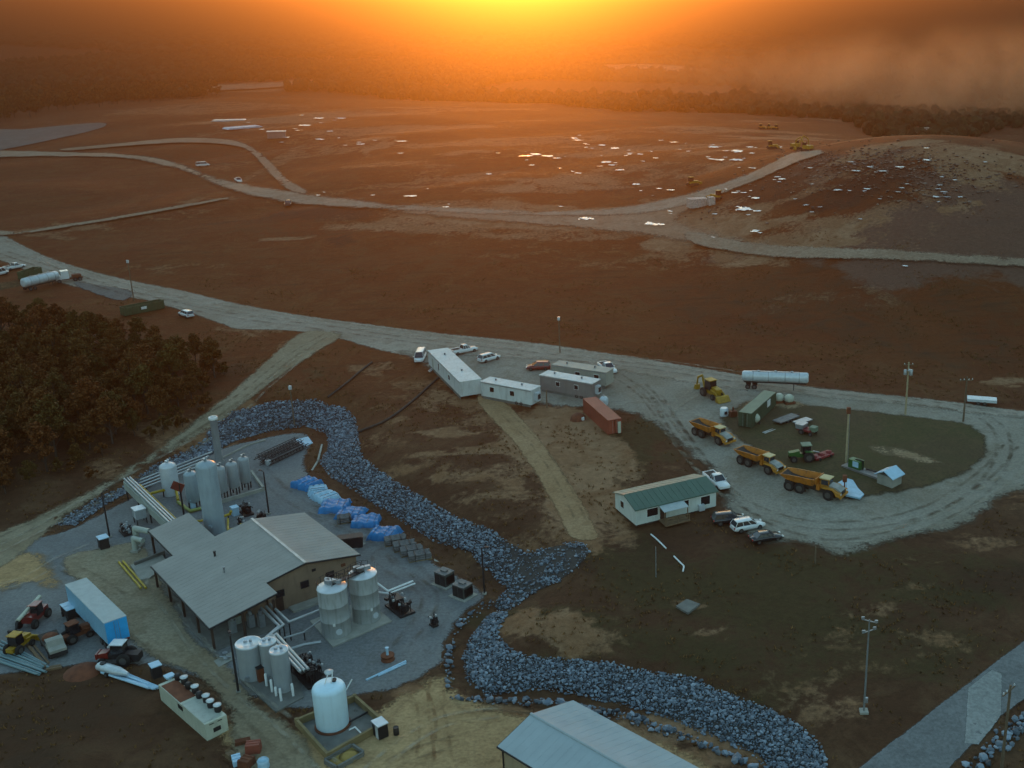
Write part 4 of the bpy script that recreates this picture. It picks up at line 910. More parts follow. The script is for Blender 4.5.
for i in range(4):
    a, b_ = Bc[i], Bc[(i + 1) % 4]; d = b_ - a
    MB().box(((a.x + b_.x) / 2 - cb.x, (a.y + b_.y) / 2 - cb.y, .40 + i * .002), (d.length - .31, .3, 1.0), math.atan2(d.y, d.x)).build('wall', 'wood_wall', bs)
    MB().box((a.x - cb.x, a.y - cb.y, .44), (.34, .34, 1.1), math.atan2(d.y, d.x)).build('corner_post', 'wood_wall', bs)
mb = MB(); mb.add([(p.x - cb.x, p.y - cb.y, .13) for p in Bc], [(0, 3, 2, 1)]); mb.build('floor', 'concrete_dark', bs)
pipe('drain_pipe', 'black drain pipe with a white end on the basin floor', [Gz(349, 722, .35), Gz(360, 716, .35), Gz(369, 711, .35)], .12, 'black_paint')
pipe('drain_pipe', 'bent white pipe beside the base of the white tank', [Gz(349, 730, .35), Gz(355, 727, .35), Gz(361, 733, .35)], .08, 'white_paint')
Sc = [Gz(324, 760, .5), Gz(352, 744, .5), Gz(364, 752, .5), Gz(337, 767, .5)]
cs = sum(Sc, Vector()) / 4; sb = thing('settling_box', 'small low box holding yellow sand beside the basin', 'box', (cs.x, cs.y, 0))
for i in range(4):
    a, b_ = Sc[i], Sc[(i + 1) % 4]; d = b_ - a
    MB().box(((a.x + b_.x) / 2 - cs.x, (a.y + b_.y) / 2 - cs.y, .3 + i * .002), (d.length - .2, .22, .6), math.atan2(d.y, d.x)).build('wall', 'concrete_dark', sb)
M('yellow_sand', (.36,.24,.07), .95)
MB().add([(p.x * .96 - cs.x * .96, p.y * .96 - cs.y * .96, .22) for p in Sc], [(0, 3, 2, 1)]).lathe([(.1, .2), (1.1, .2), (.6, .42), (.05, .5)], (.4, .3, 0), 16).build('sand_fill', 'yellow_sand', sb)
t = at(396.5, 735, 'drum', 'dark drum standing right of the black cabinet', 'drum'); MB().lathe([(.3, 0), (.3, .45), (.32, .47), (.3, .5), (.3, .95)], n=16).build('shell', 'dark_steel', t); MB().lathe([(.3, .95), (.3, 1.0), (.26, 1.0), (.26, .97)], n=16).build('lid', 'black_paint', t)

# ---- transformers by the rock channel, dumpster
for px, py, lab, d in ((445, 584, 'dark green transformer box, nearer the bundles of the two', (2.0, 1.7, 1.7)), (463, 596, 'dark transformer box on a pale slab by the rocks', (2.0, 1.7, 1.6))):
    t = at(px, py, 'transformer', lab, 'transformer', 'transformers by the rock channel'); t.rotation_euler.z = UV + .25
    MB().box((0, 0, .08), (2.9, 2.5, .16)).build('slab', 'concrete_block', t)
    MB().box((0, 0, .16 + d[2] / 2), d).build('tank', 'transformer_grey', t)
    MB().box((0, 0, .2 + d[2]), (d[0] + .1, d[1] + .1, .1)).box((0, 0, .34 + d[2]), (.9, .5, .2)).build('lid', 'bundle_grey', t)
    for sx in (-.5, .5): MB().box((sx, -d[1] / 2 - .03, .16 + d[2] / 2), (.85, .05, d[2] * .85)).build('door', 'dark_steel', t)
    fins = MB()
    for k in range(7): fins.box((d[0] / 2 + .12, -d[1] * .4 + k * d[1] * .13, .2 + d[2] / 2), (.2, .05, d[2] * .7))
    fins.build('radiator', 'dark_steel', t)
slab_px('concrete_slab', 'small concrete slab under the dark dumpster', [(338, 549), (358, 540), (366, 544), (348, 554)], 0, .12, 'concrete_block')
t = at(351, 547, 'dumpster', 'long dark dumpster beside the building corner', 'dumpster'); t.rotation_euler.z = R(18); t.location.z = .12
MB().prism([(-1.6, 0), (1.6, 0), (1.8, 1.5), (-1.8, 1.5)], -.8, .8).build('bin', 'black_paint', t)
for x in (-.85, .85): MB().box((x, .1, 1.56), (1.6, 1.6, .07), 0, 0).build('lid', 'dark_steel', t)
# small slab with valve at the porch corner
slab_px('concrete_slab', 'little concrete slab with a valve at the porch corner', [(214, 662), (231, 653), (236, 659), (219, 668)], 0, .15, 'concrete_block')
t = at(226, 660, 'valve_set', 'small valve set standing on its slab at the porch corner', 'valve'); t.location.z = .15
MB().lathe([(.3, 0), (.3, .3), (.12, .35), (.12, .8), (.3, .82), (.3, .9)], n=12).build('valve_body', 'galv', t); MB().cyl((-.7, 0, .3), (.7, 0, .3), .1).build('tube', 'galv', t)

# ---- tarpaulin covered stacks
def tarp(px, py, L_, W_, H_, mat, label, rz, seed):
    t = at(px, py, 'covered_stack', label, 'tarpaulin', 'covered stacks along the rock bank'); t.rotation_euler.z = rz
    r = np.random.default_rng(seed); ph = r.uniform(0, 6, 6)
    mb = MB(); nx_, ny_ = 26, 16; vs = []; fs = []
    for j in range(ny_ + 1):
        for i in range(nx_ + 1):
            x = (i / nx_ - .5) * 2; y = (j / ny_ - .5) * 2
            e = max(abs(x), abs(y)); fl = sstep(np.array((1.0 - e) / .17))
            hgt = H_ * float(fl) * (1 + .09 * math.sin(3 * x + ph[0]) * math.sin(2.6 * y + ph[1]) + .10 * math.sin(9 * x + ph[2]) + .06 * math.sin(11 * y + 4 * x + ph[3]))
            rip = .06 * math.sin(14 * x + ph[4]) + .06 * math.sin(15 * y + ph[5])
            vs.append((x * L_ / 2 * (1 + .04 * math.sin(7 * y + ph[2])) + rip * (e > .8), y * W_ / 2 * (1 + .05 * math.sin(8 * x + ph[3])) + rip * (e > .8), max(.03, hgt + .02 * math.sin(20 * x + 13 * y))))
    for j in range(ny_):
        for i in range(nx_): a = j * (nx_ + 1) + i; fs.append((a, a + 1, a + nx_ + 2, a + nx_ + 1))
    mb.add(vs, fs, True).build('cover', mat, t)
    MB().box((0, 0, H_ * .28), (L_ * .72, W_ * .72, H_ * .5)).build('crate', 'bundle_grey', t)
    ro = MB()
    for k in (-.28, .12, .36): ro.tube([(k * L_, -W_ * .46, .1), (k * L_, -W_ * .36, H_ * 1.12), (k * L_, W_ * .36, H_ * 1.12), (k * L_, W_ * .46, .1)], .03, 5)
    ro.build('rope', 'dark_steel', t)
    return t
TD = math.atan2(G(415, 556).y - G(308, 484).y, G(415, 556).x - G(308, 484).x)
for k, (px, py, L_, W_, H_, mat, lab, dz) in enumerate((
    (307, 486, 2.9, 2.6, 1.5, 'tarp_blue', 'bright blue tarpaulin lump at the far end of the row', .3),
    (318, 492, 2.2, 2.2, 1.1, 'tarp_pale', 'small pale blue covered stack, next to the far blue lump', -.4),
    (326, 499, 2.8, 2.4, 1.3, 'tarp_pale', 'larger pale blue covered stack, before the wide blue one', .1),
    (335, 508, 3.2, 3.0, 1.2, 'tarp_blue', 'wide bright blue tarpaulin right after the pale covered stacks', .9),
    (351, 515, 3.0, 2.7, 1.1, 'tarp_blue', 'blue tarpaulin with a dark crate showing at its foot', .8),
    (366, 523, 3.0, 2.7, 1.2, 'tarp_blue', 'blue tarpaulin in the middle of the row with deep folds', .9),
    (385, 536, 3.0, 2.6, 1.4, 'tarp_blue', 'last blue tarpaulin before the grey bundles', .7))):
    tarp(px, py, L_ * 1.4, W_ * 1.4, H_ * .7, mat, lab, TD + dz, 40 + k)
def bundle(px, py, label, rz, seed, L_=2.6, W_=1.5):
    t = at(px, py, 'pallet_bundle', label, 'pallet', 'grey bundles at the end of the covered row'); t.rotation_euler.z = rz; r = random.Random(seed)
    MB().box((0, 0, .07), (L_, W_, .14)).build('pallet', 'wood_wall', t)
    b_ = MB()
    for i in range(4):
        for j in range(3): b_.cyl((-L_ / 2 + .05, -W_ / 2 + .2 + i * W_ / 3.6, .28 + j * .3), (L_ / 2 - r.uniform(0, .4), -W_ / 2 + .2 + i * W_ / 3.6, .30 + j * .3), .19, n=8)
    b_.build('tubes', 'bundle_grey', t)
    s_ = MB()
    for x in (-.7, .7): s_.box((x, 0, .62), (.08, W_ + .06, 1.12))
    s_.build('strap', 'dark_steel', t)
for k, (px, py, lab) in enumerate(((345, 522, 'dark bundle at the foot of the blue tarpaulins'), (396, 543.5, 'grey bundle right after the last blue tarpaulin'), (405, 549, 'grey bundle third from the end of the row'), (412, 554, 'grey bundle second from the end of the row'), (420, 559, 'dark grey bundle ending the row'))):
    bundle(px, py, lab, TD + 1.2, k, 3.2 if k else 2.2)
beam_path('kerb', 'pale concrete kerb following the foot of the rock bank', 'kerb', [G(*p) + Vector((0, 0, .0)) for p in ((322, 446), (318, 462), (310, 473), (330, 490), (350, 505), (372, 518), (395, 533), (420, 550), (440, 563))], .3, .3, 'concrete_block')
beam_path('kerb', 'thin pale kerb between the gravel pad and upper rocks', 'kerb', [G(*p) for p in ((218, 461), (232, 454), (248, 446), (265, 441))], .25, .3, 'concrete_block')
# lattice frames stacked by the upper rocks
t = at(283, 456, 'frame_pile', 'long dark pile of stacked lattice frames on the pad', 'pile'); t.rotation_euler.z = math.atan2(G(302, 446).y - G(268, 462).y, G(302, 446).x - G(268, 462).x)
r = random.Random(5)
for k in range(4):
    fm = MB(); y = -1.1 + k * .75; z = .25 + (k % 2) * .7
    for yy in (-.3, .3):
        for zz in (0, .6): fm.cyl((-4.6 + r.uniform(-.6, .3), y + yy, z + zz), (4.4 + r.uniform(-.6, .4), y + yy, z + zz), .07, n=5)
    for q in range(13):
        x = -4.3 + q * .7; fm.cyl((x, y - .3, z), (x + .35, y + .3, z + .6), .05, n=4); fm.cyl((x, y + .3, z), (x + .35, y - .3, z + .6), .05, n=4)
    fm.build('lattice_frame', 'dark_steel', t)
MB().box((0, -.2, .45), (8.0, 1.6, .8)).build('timber_stack', 'bundle_grey', t)
MB().lathe([(.5, 0), (.5, .9), (.45, .95)], (-4.2, -.8, 0), 16).build('drum', 'galv', t)
slab_px('ground_sheet', 'pale blue grey ground sheet behind the lattice frames', [(296, 440), (308, 437), (313, 443), (303, 448)], 0, .10, 'tarp_pale', 'sheet')
# ------------------------------------------------------------------ vehicles and machines
M('car_white', (.74,.75,.76), .25, 0, .04, .8, coat=.6)
M('car_black', (.018,.019,.022), .22, 0, .1, .8, coat=.8)
M('car_grey', (.10,.105,.11), .25, .2, .1, .8, coat=.7)
M('car_red', (.20,.025,.018), .3, 0, .1, .8, coat=.6)
M('lamp_white', (.75,.75,.72), .2); M('lamp_red', (.35,.02,.015), .3)
M('orange_truck', (.52,.175,.02), .5, 0, .2, .7, grime=.55)
M('yellow_truck', (.54,.235,.03), .5, 0, .2, .7, grime=.5)
M('cab_roof', (.55,.44,.22), .5, 0, .1)
M('truck_hood', (.30,.31,.29), .45, 0, .14)
M('bed_dark', (.055,.045,.038), .85, 0, .3)
M('dozer_yellow', (.42,.24,.02), .5, 0, .25, grime=.4)
M('tractor_green', (.035,.13,.035), .4, 0, .15)
M('mower_red', (.24,.03,.03), .5, 0, .2)
M('container_green', (.055,.085,.050), .6, 0, .16, .5, grime=.2)
M('container_green_roof', (.17,.23,.16), .6, 0, .16, .5)
M('container_red', (.30,.075,.045), .6, 0, .16, .5, grime=.2)
M('trailer_white', (.62,.66,.66), .5, 0, .09, .5, grime=.3)
M('trailer_grey', (.22,.20,.19), .55, 0, .12, .5, grime=.2)
M('trailer_tan', (.36,.36,.31), .55, 0, .1, .5, grime=.2)
M('trailer_blue', (.27,.50,.68), .42, 0, .08, .5, grime=.10)
M('trailer_door_blue', (.035,.40,.86), .42, 0, .08)
M('trailer_roof', (.36,.42,.43), .5, 0, .1)
M('metal_white', (.60,.66,.70), .35, .2, .08, grime=.12)
M('dumpster_green', (.06,.095,.045), .6, 0, .2, grime=.3)

def wheel(t, x, y, r, w, rim=True):
    s_ = 1 if y > 0 else -1
    o = MB().rings([[(x + rr * math.cos(a), y + yy, r + rr * math.sin(a)) for a in [2 * math.pi * k / 16 for k in range(16)]] for rr, yy in ((r * .86, -w / 2), (r, -w / 2 + .06), (r, w / 2 - .06), (r * .86, w / 2))]).build('wheel', 'rubber', t)
    if rim: MB().cyl((x, y + s_ * (w / 2 - .02), r), (x, y + s_ * (w / 2 + .015), r), r * .55, n=12).build('rim', 'rim', o)
    return o
def car(kind, mat, label, loc, rz, group=None):
    """x forward; body, glasshouse, roof, wheels, lamps"""
    L_, W_ = {'suv': (4.8, 1.95), 'sedan': (4.7, 1.82), 'pickup': (5.7, 2.0), 'van': (5.2, 2.0)}[kind]
    names = {'suv': 'parked_car', 'sedan': 'parked_car', 'pickup': 'pickup_truck', 'van': 'parked_van'}
    cats = {'suv': 'car', 'sedan': 'car', 'pickup': 'pickup truck', 'van': 'van'}
    t = thing(names[kind], label, cats[kind], loc, rz, group)
    h = L_ / 2; w2 = W_ / 2
    def loft(stations, mat_, name, par):
        rs = []
        for x, hw, z0, z1, ins in stations:
            rs.append([(x, -hw * .9, z0), (x, -hw, z0 + (z1 - z0) * .3), (x, -hw, z0 + (z1 - z0) * .65), (x, -hw * ins, z1), (x, hw * ins, z1), (x, hw, z0 + (z1 - z0) * .65), (x, hw, z0 + (z1 - z0) * .3), (x, hw * .9, z0)])
        return MB().rings(rs, smooth=True).build(name, mat_, par)
    deck = {'suv': 1.02, 'sedan': .92, 'pickup': 1.08, 'van': 1.1}[kind]
    hood = deck - .06
    if kind == 'pickup':
        body = loft([(-h, w2 * .95, .45, deck, .98), (-h + .1, w2, .38, deck, .98), (-.35, w2, .34, deck, .98), (0, w2, .32, deck + .02, .95), (h - 1.9, w2, .32, deck + .04, .93), (h - 1.3, w2, .32, hood, .9), (h - .25, w2 * .95, .34, hood - .1, .86), (h, w2 * .82, .42, hood - .28, .84)], mat, 'body', t)
        MB().box((-h + 1.02, 0, deck + .012), (1.85, W_ * .80, .03)).build('bed', 'bed_dark', t)
        for s_ in (-1, 1): MB().box((-h + 1.02, s_ * W_ * .45, deck + .06), (2.0, .12, .14)).build('bed_side', mat, t)
        MB().box((-h + .05, 0, deck + .05), (.1, W_ * .86, .14)).build('tailgate', mat, t)
        c0, c1, top, fr, bk = -.55, h - 1.55, 1.82, .85, .25
    else:
        body = loft([(-h, w2 * .86, .42, deck - .1, .9), (-h + .2, w2 * .97, .34, deck, .93), (-h + 1.0, w2, .3, deck + .02, .93), (.3, w2, .3, deck + .02, .93), (h - 1.5, w2, .3, hood + .03, .9), (h - .5, w2 * .96, .3, hood - .1, .86), (h, w2 * .8, .4, hood - .32, .82)], mat, 'body', t)
        c0, c1, top, fr, bk = {'suv': (-h + .12, h - 1.15, 1.68, .95, .35), 'sedan': (-h + .55, h - 1.25, 1.42, .95, .75), 'van': (-h + .08, h - .75, 2.05, .95, .1)}[kind]
    z0 = deck - .02
    vs = [(c0, -w2 * .90, z0), (c1, -w2 * .90, z0), (c1, w2 * .90, z0), (c0, w2 * .90, z0), (c0 + bk, -w2 * .72, top - .06), (c1 - fr, -w2 * .72, top - .06), (c1 - fr, w2 * .72, top - .06), (c0 + bk, w2 * .72, top - .06)]
    MB().add(vs, [(4, 5, 6, 7), (0, 1, 5, 4), (1, 2, 6, 5), (2, 3, 7, 6), (3, 0, 4, 7)]).build('window_band', 'glass', t)
    x0, x1 = c0 + bk - .05, c1 - fr + .08
    rs = [[(x, -w2 * .76 * q, top - .07), (x, -w2 * .66 * q, top), (x, w2 * .66 * q, top), (x, w2 * .76 * q, top - .07)] for x, q in ((x0, .94), (x0 + .3, 1), (x1 - .3, 1), (x1, .95))]
    MB().rings(rs).build('roof', mat, t)
    for f_ in (0, .36, .70, 1):
        for s_ in (-1, 1):
            xb = c0 + (c1 - c0) * f_; xt = (c0 + bk) + (c1 - fr - c0 - bk) * f_
            MB().cyl((xb, s_ * w2 * .905, z0), (xt, s_ * w2 * .725, top - .05), .05, n=4).build('pillar', mat, t)
    wr = .40 if kind in ('pickup', 'suv') else .33
    for x in (-h + .95, h - .95):
        for s_ in (-1, 1): wheel(t, x, s_ * (w2 - .11), wr, .24)
    for s_ in (-1, 1):
        MB().box((h - .1, s_ * w2 * .62, hood - .24), (.22, .36, .16)).build('headlight', 'lamp_white', t)
        MB().box((-h + .02, s_ * w2 * .76, deck - .18), (.10, .22, .24)).build('tail_light', 'lamp_red', t)
        MB().box((c1 - .35, s_ * (w2 + .10), deck + .1), (.12, .2, .14)).build('mirror', mat, t)
    return t
def car_px(kind, mat, label, rear, front, group=None):
    m, a, _ = span(rear, front); return car(kind, mat, label, m, a, group)
car_px('pickup', 'car_white', 'white pickup parked at the right end of the office', (711, 480), (722, 489))
CG = 'cars parked before the office'
car_px('suv', 'car_black', 'black car with silver roof edge nearest the office', (719, 524), (738, 521), CG)
car_px('suv', 'car_white', 'white car parked between two dark cars by the office', (736, 532), (759, 526), CG)
car_px('sedan', 'car_black', 'black car farthest right of the three by the office', (755, 543), (777, 538), CG)
YG = 'vehicles parked among the office trailers'
car_px('van', 'car_white', 'small white van left of the long white trailer', (422, 357), (419, 363), YG)
car_px('pickup', 'car_white', 'white pickup half hidden behind the long white trailer', (456, 355), (472, 351), YG)
car_px('suv', 'car_white', 'white car standing in the open yard right of the white trailer', (480, 363.5), (498, 358), YG)
car_px('suv', 'car_red', 'dark red car left of the grey trailer', (549, 369), (528, 370), YG)
car_px('pickup', 'car_white', 'white pickup behind the right end of the tan trailer', (603, 368), (612, 374), YG)
car_px('pickup', 'car_white', 'white pickup by the tanker in the far left yard', (7, 271), (23, 267))
car_px('van', 'car_white', 'pale van cut off by the left edge of the photo', (-6, 277), (5, 274))
car_px('suv', 'car_white', 'white car parked beyond the green roll off bin', (191, 318), (182, 315))
car_px('van', 'car_white', 'white van driving along the curve of the haul road', (199, 167), (207, 166))
t = car_px('pickup', 'car_grey', 'dark pickup on the haul road seen end on', (288, 207), (289, 204))
car_px('pickup', 'car_white', 'white pickup climbing the haul road below the van', (236, 181), (241, 183))

def hauler(loc, rz, label):
    t = thing('dump_truck', label, 'dump truck', loc, rz, 'articulated dump trucks parked in a line')
    MB().box((-1.5, 0, 1.15), (7.2, .9, .5)).box((2.6, 0, 1.1), (4.6, 1.1, .6)).cyl((.1, 0, .8), (.1, 0, 1.7), .45, n=12).build('chassis', 'bed_dark', t)
    for x in (-3.9, -2.0):
        for s_ in (-1, 1): wheel(t, x, s_ * 1.18, .92, .66)
    for s_ in (-1, 1): wheel(t, 3.0, s_ * 1.18, .92, .66)
    # tipping body, open on top
    st = [(-5.6, 1.35, 1.55, 2.55, 2.75), (-4.6, 1.25, 1.6, 1.95, 2.85), (-3.0, 1.2, 1.6, 1.75, 2.95), (.2, 1.2, 1.6, 1.75, 3.05), (.75, 1.2, 1.6, 2.4, 3.1)]
    rs = [[(x, -wb, zb), (x, -wt, zt), (x, -wt + .14, zt), (x, -wb + .12, zb + .14), (x, wb - .12, zb + .14), (x, wt - .14, zt), (x, wt, zt), (x, wb, zb)] for x, wb, wt, zb, zt in st]
    bd = MB().rings(rs, smooth=False); bd.box((.80, 0, 2.75), (.12, 3.1, 1.0)); bd.build('dump_body', 'orange_truck', t)
    MB().add([(-5.4, -1.15, 2.62), (-4.4, -1.12, 2.16), (-3.0, -1.1, 1.99), (.6, -1.1, 2.0), (-5.4, 1.15, 2.62), (-4.4, 1.12, 2.16), (-3.0, 1.1, 1.99), (.6, 1.1, 2.0)], [(0, 1, 5, 4), (1, 2, 6, 5), (2, 3, 7, 6)]).build('bed_lining', 'bed_dark', t)
    lin = MB()
    for s_ in (-1, 1): lin.add([(-5.3, s_ * 1.30, 2.6), (-3, s_ * 1.17, 1.97), (.62, s_ * 1.17, 1.97), (.62, s_ * 1.44, 3.0), (-3, s_ * 1.42, 2.9), (-5.3, s_ * 1.42, 2.74)], [(0, 1, 2, 3, 4, 5) if s_ > 0 else (5, 4, 3, 2, 1, 0)])
    lin.add([(.725, -1.35, 2.05), (.725, 1.35, 2.05), (.725, 1.4, 3.2), (.725, -1.4, 3.2)], [(3, 2, 1, 0)])
    lin.build('side_lining', 'bed_dark', t)
    MB().box((1.05, 0, 1.75), (.55, 2.2, 1.0)).build('tank_block', 'orange_truck', t)
    cb_ = MB().box((2.05, .1, 2.35), (1.6, 1.6, 1.7), 0, 0, .93).build('cab', 'yellow_truck', t)
    for s_ in (-1, 1): MB().box((2.05, .1 + s_ * .785, 2.62), (1.2, .06, .8)).build('window', 'glass', cb_)
    MB().box((2.83, .1, 2.65), (.06, 1.3, .8)).build('windscreen', 'glass', cb_)
    MB().box((2.0, .1, 3.25), (1.8, 1.75, .14)).build('cab_roof', 'cab_roof', t)
    hd = MB().prism([(2.86, 1.3), (4.9, 1.2), (5.0, 1.75), (4.2, 2.15), (2.86, 2.4)], -.85, .85); hd.build('hood', 'truck_hood', t)
    MB().box((5.02, 0, 1.45), (.1, 1.3, .6)).build('grille', 'black_paint', t)
    fn = MB()
    for s_ in (-1, 1):
        fn.prism([(1.9, 1.9), (2.3, 2.05), (3.7, 2.05), (4.6, 1.6), (5.1, 1.55), (5.1, 1.0), (4.4, 1.0), (4.1, 1.55), (3.7, 1.9), (2.3, 1.9)], min(s_ * .86, s_ * 1.5), max(s_ * .86, s_ * 1.5))
    fn.box((5.1, 0, .95), (.3, 2.9, .35)); fn.build('fender', 'yellow_truck', t)
    for s_ in (-1, 1): MB().box((5.12, s_ * 1.1, 1.4), (.08, .4, .25)).build('headlight', 'lamp_white', t)
    MB().tube([(3.0, -1.0, 2.3), (2.9, -1.5, 2.6), (2.9, -1.5, 2.9)], .05, 5).box((2.9, -1.5, 3.0), (.1, .25, .4)).build('mirror', 'black_paint', t)
    MB().cyl((1.2, .9, 2.2), (1.2, .9, 3.3), .1, n=8).build('exhaust', 'dark_steel', t)
    return t
for rear, front, lab in (((695, 432), (731, 447), 'orange dump truck farthest from the camera at the line end'), ((741, 461), (780, 476), 'orange dump truck in the middle of the line'), ((789, 487), (840, 500), 'orange dump truck nearest the camera beside the puddle grey pad')):
    m, a, l_ = span(rear, front); hauler(m, a, lab).scale = ((.93,) if 'nearest' in lab else (.83,)) * 3

def trailer_wheels(t, xs_, w, r=.5):
    for x in xs_:
        for s_ in (-1, 1): wheel(t, x, s_ * (w / 2 - .15), r, .3)
# blue semi trailer
A, B, C_ = Gz(65, 584.6, 4.0), Gz(104, 623.5, 4.0), Gz(121.7, 618.7, 4.0)
d = B - A; ang = math.atan2(-d.y, -d.x); L_ = d.length; W_ = 2.55
side = Vector((-math.sin(ang), math.cos(ang), 0)); s_ = 1 if side.dot(C_ - B) > 0 else -1
cen = (A + B) / 2 + side * s_ * W_ / 2
t = thing('semi_trailer', 'long light blue box trailer with bright blue rear doors', 'trailer', (cen.x, cen.y, 0), ang)
bx = MB().box((0, 0, 2.55), (L_, W_, 2.85))
for k in range(int(L_ / .6)):
    for q in (-1, 1): bx.box((-L_ / 2 + .3 + k * .6, q * (W_ / 2 + .015), 2.55), (.06, .03, 2.6))
bx.build('box_body', 'trailer_blue', t)
MB().box((0, 0, 3.99), (L_ + .02, W_ + .04, .05)).build('roof', 'trailer_roof', t)
for q in (-1, 1):
    dr = MB().box((-L_ / 2 - .035, q * W_ / 4, 2.55), (.06, W_ / 2 - .06, 2.7)).build('door', 'trailer_door_blue', t)
    MB().cyl((-L_ / 2 - .09, q * .25, 1.25), (-L_ / 2 - .09, q * .25, 3.85), .025, n=5).build('lock_bar', 'galv', dr)
MB().box((-L_ / 2 + .1, 0, .95), (.2, W_ * .95, .2)).box((0, 0, 1.02), (L_ * .96, 1.1, .2)).build('chassis', 'dark_steel', t)
trailer_wheels(t, (-L_ / 2 + 1.3, -L_ / 2 + 2.5), W_)
for q in (-.8, .8): MB().box((L_ / 2 - 2.4, q, .5), (.14, .14, 1.0)).build('landing_leg', 'dark_steel', t)
for q in (-1.05, 1.05): MB().box((-L_ / 2 - .03, q, 1.05), (.06, .2, .12)).build('tail_light', 'lamp_red', t)

def box_house(name, label, cat, pts, z, H_, wall, roofm, legs=.5, group=None, W_=None, windows=(), door=None, ac=False, ext=None):
    """office or storage trailer from three roof-corner pixels: length edge A-B on the camera side, then C across"""
    g0 = float(hz(*(flat(pts[1][0], pts[1][1], z)))[0])
    A, B, C_ = [Gz(p[0], p[1], g0 + H_) for p in pts]
    d = B - A; ang = math.atan2(d.y, d.x); L_ = d.length if ext is None else ext; side = Vector((-math.sin(ang), math.cos(ang), 0))
    if W_ is None: W_ = abs(side.dot(C_ - B))
    q = 1 if side.dot(C_ - B) > 0 else -1
    cen = A + d.normalized() * L_ / 2 + side * q * W_ / 2
    t = thing(name, label, cat, (cen.x, cen.y, float(hz(cen.x, cen.y)[0])), ang, group)
    near = -q    # local y sign of the side facing the camera
    MB().box((0, 0, legs + (H_ - legs) / 2), (L_, W_, H_ - legs)).build('wall', wall, t)
    rf_ = MB().box((0, 0, H_ + .05), (L_ + .16, W_ + .16, .12)); rf_.build('roof', roofm, t)
    gl = MB()
    for k in range(int(L_ / 1.22)):
        x = -L_ / 2 + .6 + k * 1.22
        for s_ in (-1, 1): gl.box((x, s_ * (W_ / 2 + .012), legs + (H_ - legs) / 2), (.035, .024, (H_ - legs) * .98))
    gl.build('wall_batten', wall, t)
    for f_, w_, h_ in windows:
        wn = MB().box((f_ * L_ / 2, near * (W_ / 2 + .03), legs + (H_ - legs) * .58), (w_ + .12, .07, h_ + .12)).build('window', 'white_paint', t)
        MB().box((f_ * L_ / 2, near * (W_ / 2 + .065), legs + (H_ - legs) * .58), (w_, .03, h_)).build('pane', 'dark_glass', wn)
    if door is not None:
        dd = MB().box((door * L_ / 2, near * (W_ / 2 + .03), legs + 1.0), (.95, .06, 2.0)).build('door', 'pale_green', t)
        st = MB()
        for k in range(3): st.box((door * L_ / 2, near * (W_ / 2 + .25 + k * .28), legs - .1 - k * .17), (1.2, .28, .06))
        st.build('steps', 'galv', t)
    for x in (-.44, -.2, .08, .3):
        for s_ in (-1, 1): MB().box((x * L_, s_ * (W_ / 2 - .3), legs / 2 - .1), (.4, .4, legs + .2)).build('footing', 'concrete_dark', t)
    trailer_wheels(t, (L_ * .20, L_ * .20 + 1.0), W_, .4)
    for x in (-.3, .22): MB().lathe([(.16, 0), (.16, .3), (.24, .32), (.05, .42)], (x * L_, .2, H_ + .1), 10).build('roof_vent', 'galv', t)
    MB().cyl((-L_ / 2 + .3, near * (W_ / 2 + .06), legs), (-L_ / 2 + .3, near * (W_ / 2 + .06), H_), .05, n=6).build('downpipe', wall, t)
    MB().box((0, near * (W_ / 2 + .03), H_ - .12), (L_ - .02, .08, .12)).build('gutter', 'galv', t)
    MB().box((0, near * (W_ / 2 - .05), legs / 2), (L_ * .96, .05, legs)).build('skirting', 'concrete_dark', t)
    if ac:
        u = MB().box((L_ / 2 + .36, 0, legs + 1.3), (.68, 1.1, 1.5)).build('cooling_unit', 'metal_white', t)
        MB().box((L_ / 2 + .72, 0, legs + 1.3), (.04, .8, .9)).build('grille', 'dark_steel', u)
    return t
box_house('office_trailer', 'long white trailer standing end on toward the rock bank', 'trailer', [(428, 351), (460, 382.5), (478, 376.5)], 5, 3.4, 'trailer_white', 'trailer_white', .6, 'trailers in the yard', None, ((.35, .9, .9), (-.3, .5, 1.4)), -.72)
box_house('storage_trailer', 'white storage trailer with two small windows above the clay bank', 'trailer', [(480.5, 380.2), (531, 389.5), (535, 385)], 5, 3.2, 'trailer_white', 'trailer_white', .5, 'trailers in the yard', 2.9, ((-.55, .9, .9), (.25, .9, .9)), None, True)
box_house('storage_trailer', 'grey brown trailer with a round unit at its right end', 'trailer', [(539.5, 374), (592, 383), (598, 380)], 5, 3.3, 'trailer_grey', 'trailer_white', .6, 'trailers in the yard', 2.9, ((-.3, .8, .8), (.4, .8, .8)), None, True)
box_house('storage_trailer', 'tan trailer parked parallel behind the grey brown trailer', 'trailer', [(552, 365), (606, 373), (609, 370)], 5, 3.2, 'trailer_tan', 'trailer_tan', .6, 'trailers in the yard', 2.9, ((-.05, 1.0, .9), (.65, 1.0, .9)), None)
